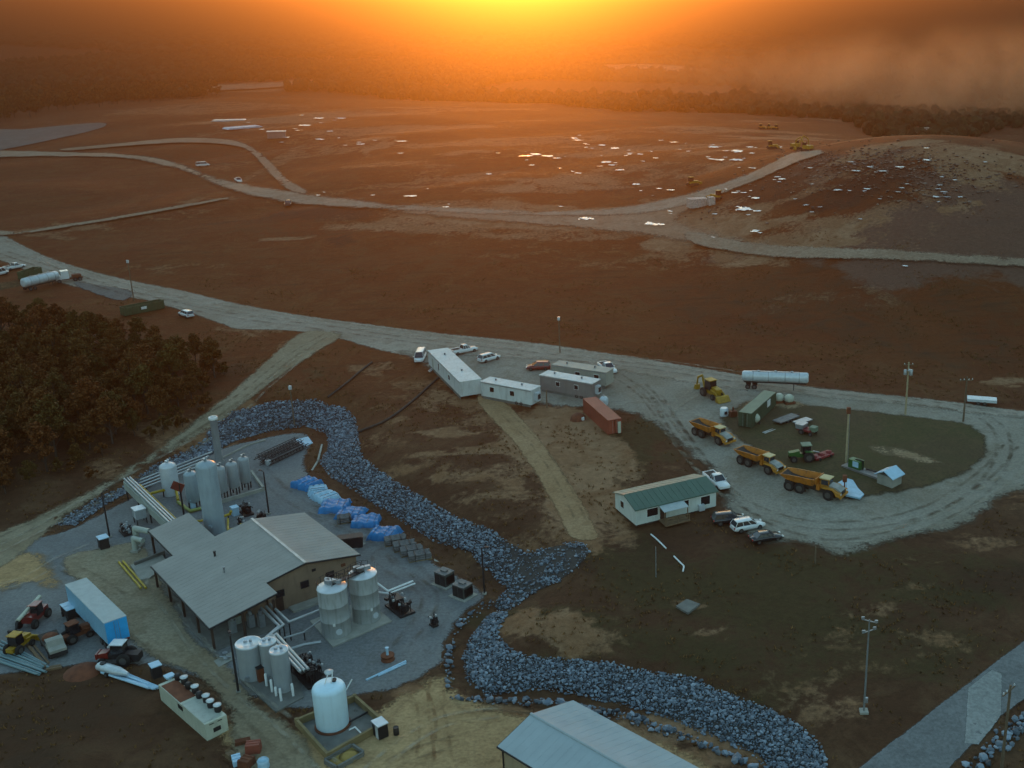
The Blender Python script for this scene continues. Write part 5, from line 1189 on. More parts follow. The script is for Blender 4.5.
def container(name, label, pts, H_, mat, roofm, z, sign=False, W_=2.44, ext=None):
    g0 = float(hz(*(flat(pts[1][0], pts[1][1], z)))[0])
    A, B, C_ = [Gz(p[0], p[1], g0 + H_) for p in pts]; d = B - A; ang = math.atan2(d.y, d.x); L_ = ext or d.length
    side = Vector((-math.sin(ang), math.cos(ang), 0)); q = 1 if side.dot(C_ - B) > 0 else -1
    cen = B - d.normalized() * L_ / 2 + side * q * W_ / 2
    t = thing(name, label, 'container', (cen.x, cen.y, float(hz(cen.x, cen.y)[0])), ang)
    w_ = MB(); n = int(L_ / .28)
    for s_ in (-1, 1):
        for k in range(n): w_.box((-L_ / 2 + (k + .5) * L_ / n, s_ * (W_ / 2 - .05 + (k % 2) * .03), H_ / 2), (L_ / n, .06, H_ - .1))
    w_.box((-L_ / 2 + .04, 0, H_ / 2), (.08, W_ - .1, H_ - .1)).build('side_wall', mat, t)
    MB().box((0, 0, H_ - .03), (L_, W_ - .04, .08)).build('roof', roofm, t)
    fr = MB()
    for x in (-1, 1):
        for y in (-1, 1): fr.box((x * (L_ / 2 - .07), y * (W_ / 2 - .06), H_ / 2), (.16, .16, H_ + .02))
    for y in (-1, 1): fr.box((0, y * (W_ / 2 - .05), .08), (L_, .13, .16)); fr.box((0, y * (W_ / 2 - .04), H_ - .05), (L_, .12, .13))
    fr.build('frame', mat, t)
    for y in (-1, 1):
        dd = MB().box((L_ / 2 - .02, y * W_ / 4, H_ / 2), (.06, W_ / 2 - .16, H_ - .25)).build('door', mat, t)
        MB().cyl((L_ / 2 + .03, y * .4, .2), (L_ / 2 + .03, y * .4, H_ - .2), .025, n=5).build('lock_bar', 'galv', dd)
    return t, L_, q
t, L_, q = container('shipping_container', 'rust red shipping container at the edge of the dark grass', [(582.5, 398), (608, 420.5), (621, 418)], 2.6, 'container_red', 'container_red', 5, ext=12.2)
MB().box((L_ / 2 + .12, -q * .95 + q * 1.7, 1.1), (.2, .5, 2.0)).build('side_door', 'cream_paint', t)
t, L_, q = container('shipping_container', 'dark green container with a pale green roof and white notice', [(766, 388), (738.5, 411.5), (752, 414)], 2.7, 'container_green', 'container_green_roof', 5, ext=12.2)
MB().box((-2.2, q * (1.22 + .04), 1.9), (1.5, .05, 1.2)).build('notice', 'white_paint', t)
c2, a2, _ = span((752, 425), (760, 417))
t = thing('concrete_mixer', 'pale cone of a concrete mixer beside the green container', 'mixer', G(757, 423), a2)
MB().lathe([(.35, 0), (.75, .5), (.7, 1.0), (.3, 1.5)], (-.6, 0, .4), 16).build('drum', 'cream_paint', t); MB().cyl((-.3, 0, .8), (2.2, 0, 1.4), .09).build('tow_bar', 'cream_paint', t); wheel(t, -.6, .7, .3, .16); wheel(t, -.6, -.7, .3, .16)

# tankers
def tanker(label, rear, front, L_, r, mat, z0=1.2, group=None):
    m, a, l_ = span(rear, front); t = thing('tank_trailer', label, 'tank trailer', m, a, group)
    rs = []
    for x, q in ((-L_ / 2, .55), (-L_ / 2 + .12, .86), (-L_ / 2 + .35, 1), (L_ / 2 - .35, 1), (L_ / 2 - .12, .86), (L_ / 2, .55)):
        rs.append([(x, r * q * math.cos(b_), z0 + r + r * q * math.sin(b_)) for b_ in [2 * math.pi * k / 22 for k in range(22)]])
    MB().rings(rs).build('barrel', mat, t)
    hp = MB()
    for x in (-L_ * .25, 0, L_ * .25): hp.lathe([(.28, 0), (.28, .2), (.2, .25)], (x, 0, z0 + 2 * r - .05), 10)
    hp.box((0, 0, z0 + 2 * r + .02), (L_ * .7, .5, .05)); hp.build('hatch', 'galv', t)
    bd = MB()
    for x in (-L_ * .33, -L_ * .1, L_ * .15, L_ * .36):
        bd.rings([[(x + dx, (r + .03) * math.cos(b_), z0 + r + (r + .03) * math.sin(b_)) for b_ in [2 * math.pi * k / 22 for k in range(22)]] for dx in (-.06, .06)])
    bd.build('band', 'galv', t)
    MB().box((0, 0, z0 - .05), (L_ * .94, .9, .22)).build('chassis', 'dark_steel', t)
    trailer_wheels(t, (-L_ / 2 + 1.2, -L_ / 2 + 2.4), 2.4, .5)
    for s_ in (-.7, .7): MB().box((L_ * .28, s_, z0 / 2), (.14, .14, z0)).build('landing_leg', 'dark_steel', t)
    return t
tanker('long white tank trailer parked beyond the green container', (748, 387), (802, 390), 12.5, 1.0, 'metal_white', 1.3)
tanker('white tank trailer at the edge of the forest', (26, 292), (57, 283), 10.0, 1.2, 'metal_white', 1.0)
t = thing('semi_truck', 'white cabbed semi truck with dark red rear beside the white tanker', 'truck', *span((78, 280), (63, 282))[:2])
MB().box((0, 0, .75), (6.0, 1.0, .4)).build('chassis', 'rust', t); cb_ = MB().box((1.2, 0, 2.0), (1.9, 2.3, 2.1), 0, 0, .94).build('cab', 'car_white', t); MB().box((2.12, 0, 2.4), (.1, 1.9, .8)).build('windscreen', 'glass', cb_)
MB().prism([(2.1, .7), (3.4, .7), (3.4, 1.5), (2.1, 1.75)], -.9, .9).build('hood', 'car_white', t)
for x in (-2.2, -1.1, 2.7):
    for s_ in (-1, 1): wheel(t, x, s_ * 1.05, .5, .3)
MB().box((-1.6, 0, 1.35), (2.2, 1.6, .7)).build('fifth_wheel', 'rust', t)
t = thing('waste_bin', 'dark green open bin behind the white tanker at the forest', 'bin', *span((20, 281), (41, 273))[:2])
def open_bin(t, L_, W_, H_, mat, lin='bed_dark'):
    mb = MB()
    mb.box((0, 0, .12), (L_, W_, .2))
    for s_ in (-1, 1): mb.box((0, s_ * (W_ / 2 - .05), H_ / 2), (L_, .1, H_)); mb.box((s_ * (L_ / 2 - .05), 0, H_ / 2), (.1, W_ - .22, H_ - .01))
    mb.build('bin', mat, t)
    rb = MB(); n = int(L_ / .8)
    for k in range(n):
        for s_ in (-1, 1): rb.box((-L_ / 2 + .4 + k * L_ / n, s_ * (W_ / 2 + .03), H_ / 2), (.12, .1, H_ * .94))
    rb.build('rib', mat, t)
    MB().box((0, 0, H_ * .55), (L_ - .24, W_ - .24, .1)).build('load', lin, t)
open_bin(t, 6.5, 2.4, 2.0, 'dumpster_green')
t = thing('roll_off_bin', 'long green roll off bin with a white mark by the trees', 'bin', *span((124, 316), (160, 308))[:2])
open_bin(t, 9.2, 2.4, 2.0, 'dumpster_green'); MB().box((0, -1.30, 1.2), (1.3, .06, .6)).build('sticker', 'white_paint', t); MB().box((4.9, 0, 1.0), (.5, 1.8, 2.3)).build('end_gate', 'dumpster_green', t)

# backhoe loader
def backhoe(name, label, rear, front, mat='dozer_yellow', sc=1.0, cat='backhoe', arm=True):
    m, a, l_ = span(rear, front); t = thing(name, label, cat, m, a); t.scale = (sc,) * 3
    MB().box((.2, 0, .95), (3.6, 1.1, .6)).prism([(.9, 1.2), (2.3, 1.2), (2.3, 1.75), (.9, 1.95)], -.5, .5).build('body', mat, t)
    cb_ = MB().box((-.1, 0, 2.05), (1.5, 1.4, 1.5), 0, 0, .9).build('cab', 'dark_glass', t); MB().box((-.1, 0, 2.85), (1.6, 1.5, .12)).build('cab_roof', mat, cb_)
    for s_ in (-1, 1): wheel(t, -.8, s_ * .95, .75, .45); wheel(t, 1.7, s_ * .9, .5, .35)
    MB().prism([(2.9, .1), (3.9, .1), (3.6, .35), (3.2, .9), (2.9, .95)], -1.15, 1.15).build('bucket', mat, t)
    lf = MB()
    for s_ in (-.7, .7): lf.tube([(.9, s_, 1.5), (2.2, s_, 1.3), (3.1, s_, .6)], .12, 6)
    lf.build('loader_arm', mat, t)
    if arm:
        MB().tube([(-1.7, 0, .9), (-2.4, 0, 2.9), (-3.6, 0, 2.3)], .18, 8).build('boom', mat, t); MB().tube([(-3.6, 0, 2.3), (-3.9, 0, .9)], .14, 8).prism([(-4.3, .2), (-3.6, .2), (-3.6, 1.0), (-4.0, 1.0)], -.4, .4).build('dipper', mat, t)
    return t
backhoe('backhoe_loader', 'yellow backhoe with its arm folded at the yard edge', (700, 391), (722, 402), sc=1.15)
backhoe('wheel_loader', 'small dark orange loader beside the blue trailer', (66, 644), (85, 636), 'rust', .85, 'loader', False)
backhoe('wheel_loader', 'yellow loader at the edge of the pipe pile', (10, 658), (27, 645), 'dozer_yellow', .85, 'loader', False)
# telehandler
m, a, l_ = span((44, 614), (24, 632)); t = thing('telehandler', 'red telehandler with its pale boom pointing away from the bank', 'telehandler', m, a)
MB().box((-.3, .15, 1.15), (3.4, 1.5, .9)).prism([(-2.2, 1.0), (-.6, 1.0), (-.6, 2.0), (-2.2, 1.8)], -.95, -.1).build('body', 'car_red', t); cb_ = MB().box((-.2, .55, 1.95), (1.3, .9, 1.3), 0, 0, .92).build('cab', 'dark_glass', t); MB().box((-.2, .55, 2.65), (1.4, 1.0, .1)).build('cab_roof', 'car_red', cb_)
MB().tube([(-2.6, -.35, 2.3), (2.4, -.35, 1.7)], .24, 8).build('boom', 'cream_paint', t); MB().tube([(2.4, -.35, 1.7), (3.2, -.35, .5)], .16, 6).box((3.4, -.35, .5), (.3, 1.5, .9)).build('fork_carriage', 'black_paint', t)
for x in (-1.5, 1.3):
    for s_ in (-1, 1): wheel(t, x, s_ * 1.0, .62, .42)
# orange front skid steer + stake truck
m, a, l_ = span((132, 662), (106, 662)); t = thing('tractor', 'dark tractor with an orange front and white side panel', 'tractor', m, a)
MB().box((-.2, 0, 1.0), (3.4, 1.0, .7)).build('body', 'dark_steel', t); MB().prism([(.9, .8), (2.2, .8), (2.3, 1.3), (.9, 1.6)], -.55, .55).build('hood', 'car_red', t); MB().box((2.25, 0, 1.05), (.2, 1.3, .7)).build('grille', 'car_red', t)
cb_ = MB().box((-.3, 0, 1.95), (1.5, 1.35, 1.3), 0, 0, .92).build('cab', 'dark_glass', t); MB().box((-.3, 0, 2.66), (1.6, 1.45, .1)).build('cab_roof', 'metal_white', cb_); MB().box((1.0, -.62, 1.5), (.9, .06, .5)).build('side_panel', 'metal_white', t)
for s_ in (-1, 1): wheel(t, -1.1, s_ * .95, .8, .45); wheel(t, 1.5, s_ * .85, .5, .32)
MB().box((-2.3, 0, .9), (.8, 1.2, .9)).build('counterweight', 'dark_steel', t)
# flat bed pickup seen from above
m, a, l_ = span((47, 637), (62, 662)); t = thing('flatbed_truck', 'grey flatbed truck loaded with a brown heap', 'truck', m, a)
MB().box((0, 0, .65), (5.6, 1.9, .5)).build('chassis', 'dark_steel', t); cb_ = MB().prism([(.6, .8), (2.7, .8), (2.75, 1.25), (1.9, 1.4), (1.5, 2.0), (.6, 2.0)], -.92, .92).build('cab', 'concrete_block', t)
MB().box((1.0, 0, 1.75), (.7, 1.87, .35)).build('window_band', 'dark_glass', cb_); MB().box((-1.2, 0, .98), (3.3, 2.1, .14)).build('bed', 'bed_dark', t)
MB().ball((-1.2, 0, 1.05), .95, 14, 8, .6).build('load', 'rust', t)
for x in (-1.7, 1.8):
    for s_ in (-1, 1): wheel(t, x, s_ * .9, .42, .28)
# small dark utility cart with pale blue lids
m, a, l_ = span((66, 612), (76, 622)); t = thing('generator_cart', 'dark generator cart with two pale blue lids beside the trailer', 'generator', m, a)
MB().box((0, 0, .95), (2.4, 1.3, 1.2)).build('casing', 'dark_steel', t)
for x in (-.62, .62): MB().box((x, 0, 1.6), (1.1, 1.4, .1)).build('lid', 'blue_light', t)
for x in (-.8, .8):
    for s_ in (-1, 1): wheel(t, x, s_ * .65, .33, .2)
# green tractor with red mower
m, a, l_ = span((813, 460), (792, 461)); t = thing('tractor', 'green tractor with a green canopy on the grass', 'tractor', m, a)
MB().box((.3, 0, 1.05), (3.0, .8, .6)).prism([(.6, 1.0), (2.3, 1.0), (2.3, 1.55), (.6, 1.85)], -.48, .48).build('body', 'tractor_green', t)
cb_ = MB().box((-.5, 0, 2.0), (1.4, 1.4, 1.4), 0, 0, .92).build('cab', 'dark_glass', t); MB().box((-.5, 0, 2.78), (1.6, 1.6, .16)).build('canopy', 'container_green_roof', t)
for s_ in (-1, 1):
    wheel(t, -.8, s_ * 1.0, .88, .5); wheel(t, 1.6, s_ * .85, .58, .35); MB().box((-.8, s_ * .95, 1.85), (1.3, .5, .12)).build('fender', 'tractor_green', t)
m, a, l_ = span((815, 455), (828, 461)); t = thing('mower', 'red batwing mower behind the green tractor', 'mower', m, a)
MB().box((0, 0, .45), (1.7, 4.0, .3)).build('deck', 'mower_red', t); MB().tube([(-1.9, 0, .6), (-.5, 0, .8)], .1).build('tow_bar', 'galv', t)
for y in (-1.6, 0, 1.6): MB().lathe([(.5, 0), (.5, .2), (.2, .3)], (0, y, .6), 14).build('blade_cover', 'mower_red', t)
for s_ in (-1, 1): wheel(t, .9, s_ * 1.2, .3, .18)
# flat racks, red implement
t = thing('flat_rack', 'brown flat rack trailer lying on the grass island', 'trailer', *span((777, 425), (795, 418))[:2]); MB().box((0, 0, .6), (5.0, 1.9, .18)).build('deck', 'bundle_grey', t); trailer_wheels(t, (-.5, .4), 1.9, .32); MB().cyl((2.4, 0, .55), (3.6, 0, .5), .08).build('tow_bar', 'dark_steel', t)
t = thing('farm_implement', 'red farm implement with a pale hopper on the island', 'implement', *span((796, 431), (815, 436))[:2])
MB().box((0, 0, .8), (2.6, 1.6, .3)).build('frame', 'mower_red', t); MB().prism([(-1.4, .9), (-.2, .9), (0, 1.7), (-1.6, 1.7)], -.9, .9).build('hopper', 'galv', t); MB().box((1.4, .2, 1.1), (1.1, 1.2, .8)).build('engine', 'container_green_roof', t)
for s_ in (-1, 1): wheel(t, -.3, s_ * .95, .5, .3); wheel(t, 1.4, s_ * .85, .38, .25)
t = thing('flat_rack', 'pale flat implement deck beside the red implement', 'trailer', *span((797, 426), (808, 422))[:2]); MB().box((0, 0, .6), (3.4, 1.6, .18)).build('deck', 'galv', t); trailer_wheels(t, (-.2,), 1.6, .3)
t = thing('ladder', 'bright metal ladder lying on the grass beside the green container', 'ladder', *span((766, 433), (776, 429))[:2])
mb = MB()
for y in (-.25, .25): mb.box((0, y, .1), (3.6, .08, .14))
for k in range(11): mb.box((-1.6 + k * .32, 0, .1), (.06, .46, .08))
mb.build('frame', 'metal_white', t)
t = thing('drum', 'round white drum standing left of the green container', 'drum', G(724, 416), .4); MB().lathe([(.75, 0), (.75, 1.4), (.6, 1.55)], n=20).build('shell', 'metal_white', t); MB().box((0, -.76, .8), (.5, .06, .5)).build('plate', 'dark_steel', t)
t = thing('pump', 'rusty pump beside the white drum and green container', 'machine', G(733, 417), .4); MB().box((0, 0, .6), (1.2, .9, 1.1)).build('casing', 'rust', t); MB().cyl((0, 0, 1.1), (0, 0, 1.9), .15).build('riser', 'rust', t)
for px, py, lab in ((779, 403, 'pale round tank nearer the green container of the pair'), (789, 404, 'larger pale tank on a rusty frame behind the container')):
    t = thing('poly_tank', lab, 'tank', G(px, py), .3, 'pale tanks behind the green container'); MB().lathe([(.6, .5), (.85, .7), (.85, 1.4), (.4, 1.8)], n=18).build('shell', 'cream_paint', t); MB().box((0, 0, .3), (1.9, 1.6, .5)).build('frame', 'rust', t)
t = thing('flat_trailer', 'low white flat trailer beside the main road at right', 'trailer', *span((971, 403), (992, 405))[:2]); MB().box((0, 0, .9), (5.2, 2.0, .5)).build('deck', 'metal_white', t); trailer_wheels(t, (-.6, .5), 2.0, .4)
# machine on a skid with the blue roofed shelter
m, a, l_ = span((848, 467), (895, 484)); t = thing('pump_skid', 'green pump engine on a long steel skid', 'machine', m + Vector((-.5, .5, 0)), a)
MB().box((-.8, 0, .25), (7.2, 1.8, .4)).build('skid', 'trailer_grey', t); MB().box((-2.2, 0, 1.1), (2.2, 1.2, 1.4)).build('engine', 'tractor_green', t); MB().box((-1.9, -.62, 1.25), (1.1, .06, .9)).build('radiator', 'blue_light', t)
mb = MB().tube([(-3.3, 0, .5), (-3.3, 0, 1.5), (-2, 0, 1.9), (-.9, 0, 1.9), (-.9, 0, .5)], .1, 6); mb.tube([(-.6, .4, .6), (1.2, .4, .7), (1.8, .4, .5)], .12, 6); mb.build('pipework', 'dark_steel', t)
m2, a2_, _ = span((880, 478), (903, 474)); t = thing('pump_shelter', 'small grey shelter with a bright blue gable roof', 'shelter', G(889, 484), a)
MB().box((0, 0, .85), (2.8, 2.4, 1.7)).build('wall', 'concrete_block', t); MB().prism([(-1.7, 1.6), (0, 2.5), (1.7, 1.6), (1.7, 1.72), (0, 2.64), (-1.7, 1.72)], -1.6, 1.6).build('roof', 'blue_light', t); MB().box((-1.42, 0, .7), (.06, 1.2, 1.3)).build('doorway', 'black_paint', t)
slab_px('concrete_slab', 'pale blue grey slab beside the nearest dump truck', [(834, 485), (846, 478), (853, 480), (858, 488), (864, 494), (860, 498), (846, 495)], 4.9, .02, 'tarp_pale')
# ------------------------------------------------------------------ site office, poles, loose things
M('office_wall', (.62,.66,.62), .6, 0, .07, .5, grime=.18)
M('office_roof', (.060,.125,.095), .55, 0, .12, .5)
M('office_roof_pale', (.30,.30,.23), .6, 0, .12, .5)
M('wood_deck', (.20,.13,.075), .8, 0, .25)
M('pole_wood', (.16,.115,.075), .85, 0, .2)
M('pole_pale', (.42,.34,.21), .8, 0, .15)
P0, P1, P2 = G(610.5, 516), G(636, 529.5), G(716, 507)
d = P2 - P1; ang = math.atan2(d.y, d.x); L_ = math.hypot(d.x, d.y); side = Vector((-math.sin(ang), math.cos(ang), 0)); W_ = abs(side.dot(P0 - P1)); W_ = max(W_, 6.6)
cen = P1 + d / 2 + side * W_ / 2; cen.z = float(hz(cen.x, cen.y)[0])
of = thing('site_office', 'white site office with a dark green roof and porch awning', 'building', cen, ang)
ev, rg = 2.75, 3.75
wb = MB().push(Matrix.Rotation(math.pi / 2, 4, 'Z')); wb.prism([(-W_ / 2, .25), (W_ / 2, .25), (W_ / 2, ev), (0, rg - .15), (-W_ / 2, ev)], -L_ / 2, L_ / 2); wb.build('wall', 'office_wall', of)
def roof_half(y0, z0, y1, z1, mat):
    mb = MB(); pitch_slab(mb, y0, z0, y1, z1, -L_ / 2 - .25, L_ / 2 + .25, .14)
    for k in range(1, int(L_ / .9)):
        x = -L_ / 2 - .25 + k * .9
        mb.add([(x - .03, y0, z0), (x + .03, y0, z0), (x + .03, y1, z1), (x - .03, y1, z1), (x - .03, y0, z0 + .03), (x + .03, y0, z0 + .03), (x + .03, y1, z1 + .03), (x - .03, y1, z1 + .03)], [(4, 5, 6, 7), (0, 4, 7, 3), (1, 2, 6, 5)])
    return mb.build('roof', mat, of)
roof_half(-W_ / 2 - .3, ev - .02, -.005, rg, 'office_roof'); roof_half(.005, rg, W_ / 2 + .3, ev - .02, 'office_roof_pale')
MB().box((0, 0, .12), (L_ - .3, W_ - .3, .5)).build('skirting', 'brown_post', of)
def win(par, x, w_, h_, z, y=None, rz=0):
    y = -W_ / 2 if y is None else y
    f_ = MB().box((x, y - .02, z), (w_ + .16, .08, h_ + .16)).build('window', 'white_paint', par)
    MB().box((x, y - .05, z), (w_, .06, h_)).box((x, y - .07, z), (.05, .06, h_)).build('pane', 'dark_glass', f_)
win(of, -L_ * .30, 1.7, 1.15, 1.75); win(of, L_ * .11, 1.0, .9, 1.85); win(of, L_ * .36, 1.5, 1.3, 1.6)
f_ = MB().box((-L_ / 2 - .02, .9, 1.8), (.08, 1.1, 1.1)).build('window', 'white_paint', of); MB().box((-L_ / 2 - .05, .9, 1.8), (.06, .95, .95)).build('pane', 'dark_glass', f_)
MB().box((-L_ * .17, -W_ / 2 - .03, 1.25), (.95, .06, 2.0)).build('door', 'brown_post', of)
aw = MB(); aw.add([(-L_ * .23, -W_ / 2 - .02, 2.62), (L_ * .07, -W_ / 2 - .02, 2.62), (L_ * .07, -W_ / 2 - 1.9, 2.25), (-L_ * .23, -W_ / 2 - 1.9, 2.25), (-L_ * .23, -W_ / 2 - .02, 2.54), (L_ * .07, -W_ / 2 - .02, 2.54), (L_ * .07, -W_ / 2 - 1.9, 2.17), (-L_ * .23, -W_ / 2 - 1.9, 2.17)], [(3, 2, 1, 0), (4, 5, 6, 7), (2, 3, 7, 6), (1, 2, 6, 5), (3, 0, 4, 7)])
aw.build('awning', 'trailer_roof', of)
for x in (-L_ * .22, L_ * .06): MB().box((x, -W_ / 2 - 1.8, 1.1), (.12, .12, 2.2)).build('awning_post', 'wood_deck', of)
dk = MB().box((-L_ * .08, -W_ / 2 - 1.25, .28), (L_ * .30, 2.3, .16)).build('deck', 'wood_deck', of)
rl = MB()
for x in (-L_ * .22, -L_ * .08, L_ * .06): rl.box((x, -W_ / 2 - 2.34, .8), (.1, .1, 1.1))
rl.box((-L_ * .08, -W_ / 2 - 2.34, 1.3), (L_ * .29, .1, .1)); rl.box((-L_ * .08, -W_ / 2 - 2.34, .85), (L_ * .29, .06, .06)); rl.build('railing', 'wood_deck', dk)
MB().box((L_ * .30, -W_ / 2 - .3, .75), (.9, .5, .9)).build('cooling_unit', 'metal_white', of)

def pole(name, label, px, py, H_, kind, mat='dark_steel', group=None, r=.12, rz=0.0, cat='pole'):
    t = at(px, py, name, label, cat, group); t.rotation_euler.z = rz
    MB().cyl((0, 0, -.3), (0, 0, H_), r * 1.15, r * .8, 10).build('post', mat, t)
    if kind == 'lamp':
        MB().box((0, 0, .1), (.5, .5, .25)).build('plinth', 'concrete_block', t)
        MB().tube([(0, 0, H_ - .1), (.5, 0, H_ + .1)], .05, 6).box((.7, 0, H_ + .1), (.55, .3, .12)).build('lamp_head', 'dark_steel', t)
    elif kind == 'cross':
        MB().box((0, .12, H_ - .7), (2.4, .12, .14)).build('cross_arm', 'pole_wood', t)
        for x in (-1.05, -.4, .4, 1.05): MB().lathe([(.07, 0), (.09, .1), (.05, .22)], (x, .12, H_ - .62), 8).build('insulator', 'metal_white', t)
    elif kind == 'gear':
        MB().box((0, .1, H_ - .5), (1.7, .12, .14)).build('cross_arm', 'pole_wood', t)
        MB().lathe([(.34, 0), (.36, .9), (.2, 1.0)], (.5, .1, H_ - 2.4), 12).build('transformer', 'galv', t)
        MB().lathe([(.3, 0), (.3, .8), (.2, .9)], (-.5, .1, H_ - 2.3), 12).build('transformer', 'galv', t)
        MB().box((.15, -.2, H_ - 1.4), (.5, .25, .3)).build('meter_box', 'metal_white', t)
        for x in (-.7, .7): MB().lathe([(.07, 0), (.09, .1), (.05, .22)], (x, .1, H_ - .42), 8).build('insulator', 'metal_white', t)
    elif kind == 'flood':
        for k, z in enumerate((H_ - .2, H_ - 1.4)):
            MB().box((0, 0, z), (1.7, .09, .09), .5 if k else -.5).build('cross_arm', 'galv', t)
            for x in (-.72, .72):
                a_ = .5 if k else -.5
                MB().box((x * math.cos(a_), x * math.sin(a_) - .15, z + .25), (.34, .18, .28)).build('floodlight', 'galv', t)
        MB().box((0, 0, .1), (.9, .9, .25)).build('plinth', 'concrete_block', t)
        MB().box((.15, -.15, 1.6), (.35, .25, .6)).build('switch_box', 'galv', t)
    elif kind == 'box':
        MB().box((0, 0, H_ - .1), (.6, .6, 1.0)).build('box_head', 'rust', t); MB().tube([(.2, 0, H_ - .5), (.25, 0, 1.0), (.25, 0, .1)], .04, 5).build('conduit', 'galv', t)
    elif kind == 'head':
        MB().box((0, 0, H_), (.5, .35, .7)).build('lamp_head', 'metal_white', t)
    return t
pole('lamp_pole', 'dark lamp pole beside the cabinet with the pale lid', 109.7, 537.5, 7.2, 'lamp', rz=1.0)
pole('lamp_pole', 'dark lamp pole in front of the building porch', 238.5, 692.5, 7.4, 'lamp', rz=2.0)
pole('lamp_pole', 'dark lamp pole behind the building roof by the curb', 269.0, 514, 7.0, 'lamp', rz=2.6)
pole('lamp_pole', 'dark lamp pole among the rocks by the transformers', 484.6, 594, 6.8, 'lamp', rz=0)
pole('lamp_pole', 'wooden pole with a white lamp by the green bin', 134, 301, 10.0, 'head', 'pole_wood')
pole('lamp_pole', 'slim pole with a white lamp beside the main road', 560, 353, 7.4, 'head', 'pole_wood')
pole('lamp_pole', 'slim pole with a pale head standing in the upper rocks', 294.5, 425, 7.3, 'head', 'pole_wood')
pole('short_post', 'short wooden post right of the white storage trailer', 547, 408, 3.4, 'none', 'pole_wood')
pole('utility_pole', 'pale wooden pole with a rusty box head behind the skid', 846, 463, 9.0, 'box', 'pole_pale', r=.16)
pole('utility_pole', 'utility pole carrying two transformers beside the main road', 905.3, 415, 9.8, 'gear', 'pole_pale', r=.16)
pole('utility_pole', 'brown utility pole with one cross arm by the bend', 963.2, 422, 8.3, 'cross', 'pole_wood', r=.15, rz=.1)
pole('flood_light', 'tall floodlight mast standing alone on the lower grass', 863.8, 712, 11.3, 'flood', 'stack_grey', r=.10)
pole('utility_pole', 'dark utility pole beyond the paved road in the corner', 1001.6, 768, 9.6, 'cross', 'pole_wood', r=.15, rz=.8)
pole('flag_pole', 'thin bare pole in the grass before the office', 656, 577, 4.4, 'none', 'galv', r=.06)
pole('short_post', 'short dark post at the edge of the gravel loop', 815, 563, 2.4, 'none', 'pole_wood')
pole('short_post', 'dark rusty post standing in front of the pale slab', 844, 495, 2.8, 'box', 'rust', r=.1)

# cream generator container
A, B, C_ = G(161, 700), G(207.3, 741), G(226, 732.5)
d = B - A; ang = math.atan2(d.y, d.x); L_ = math.hypot(d.x, d.y); side = Vector((-math.sin(ang), math.cos(ang), 0)); W_ = 2.4
cen = A + d / 2 + side * W_ / 2; cen.z = float(hz(cen.x, cen.y)[0])
t = thing('generator_container', 'cream generator container with a rust red roof panel and dark mufflers', 'generator', cen, ang)
MB().box((0, 0, 1.0), (L_, W_, 2.0)).build('body', 'cream_paint', t)
MB().box((-L_ * .24, -.25, 2.02), (L_ * .42, W_ * .72, .06)).build('roof_panel', 'rust', t)
MB().box((L_ * .24, -.2, 2.015), (L_ * .46, W_ * .8, .05)).build('roof_panel', 'pale_green', t)
for k in range(8):
    x = -L_ * .44 + k * L_ * .118; y = .75 + .15 * (k % 2)
    m_ = MB().lathe([(.34, 0), (.38, .3), (.36, .65), (.2, .8)], (x, y, 2.0), 14).build('muffler', 'black_paint', t)
    if k % 2 or k > 4: MB().lathe([(.42, 0), (.44, .1), (.15, .18)], (x, y, 2.78), 14).build('rain_cap', 'tank_top', m_)
MB().box((-L_ * .02, -W_ / 2 - .03, 1.5), (1.0, .06, .5)).build('nameplate', 'dark_steel', t); MB().box((L_ / 2 + .03, 0, .9), (.06, .8, .5)).build('nameplate', 'dark_steel', t)
for y in (-.5, .4): MB().box((L_ / 2 + .02, y, 1.75), (.05, .5, .08)).build('vent_slot', 'black_paint', t)
MB().box((-L_ / 2 - .5, .3, 2.2), (.9, 1.0, .2)).cyl((-L_ / 2 - .5, .3, 0), (-L_ / 2 - .5, .3, 2.1), .2).build('intake_hood', 'blue_light', t)
# pipe piles
def pipe_pile(name, label, a, b_, n, r, mat, spread, seed, cat='pipe pile'):
    m, ang, l_ = span(a, b_); t = thing(name, label, cat, m, ang); rr = random.Random(seed)
    for k in range(n):
        y = (k - n / 2) * spread; z = r + (.12 if k % 3 == 0 else 0)
        MB().cyl((-l_ / 2 + rr.uniform(-.6, .6), y + rr.uniform(-.2, .2), z), (l_ / 2 + rr.uniform(-.8, .8), y * .55 + rr.uniform(-.1, .1), z + rr.uniform(0, .15)), r, n=8).build('tube', mat, t)
    return t
M('pipe_teal', (.17,.26,.28), .45, 0, .15)
pipe_pile('pipe_stack', 'fanned pile of teal pipes at the left photo edge', (-14, 647), (44, 671), 9, .13, 'pipe_teal', .42, 1)
pipe_pile('pipe_stack', 'pile of pale blue pipes between tractor and cream generator', (104, 670), (158, 690), 6, .14, 'blue_light', .30, 2)
t = thing('tank_trailer', 'small white pointed trailer lying beside the pale blue pipes', 'trailer', *span((100, 671), (130, 680))[:2])
MB().rings([[(x, hw * math.cos(a), .75 + hz_ * math.sin(a)) for a in [2 * math.pi * k / 14 for k in range(14)]] for x, hw, hz_ in ((-2.4, .5, .35), (-2.2, .62, .5), (.6, .6, .48), (2.2, .2, .2))]).build('barrel', 'metal_white', t); MB().lathe([(.36, 0), (.36, .12), (.3, .14)], (-1.6, 0, 1.2), 14).build('hatch', 'black_paint', t); trailer_wheels(t, (-.6,), 1.5, .3)
t = thing('soil_heap', 'small rusty soil heap on the bank by the pipes', 'heap', G(83, 672)); MB().lathe([(2.4, -.2), (1.7, .3), (.9, .75), (.2, .95)], n=15).build('mound', 'rust', t)
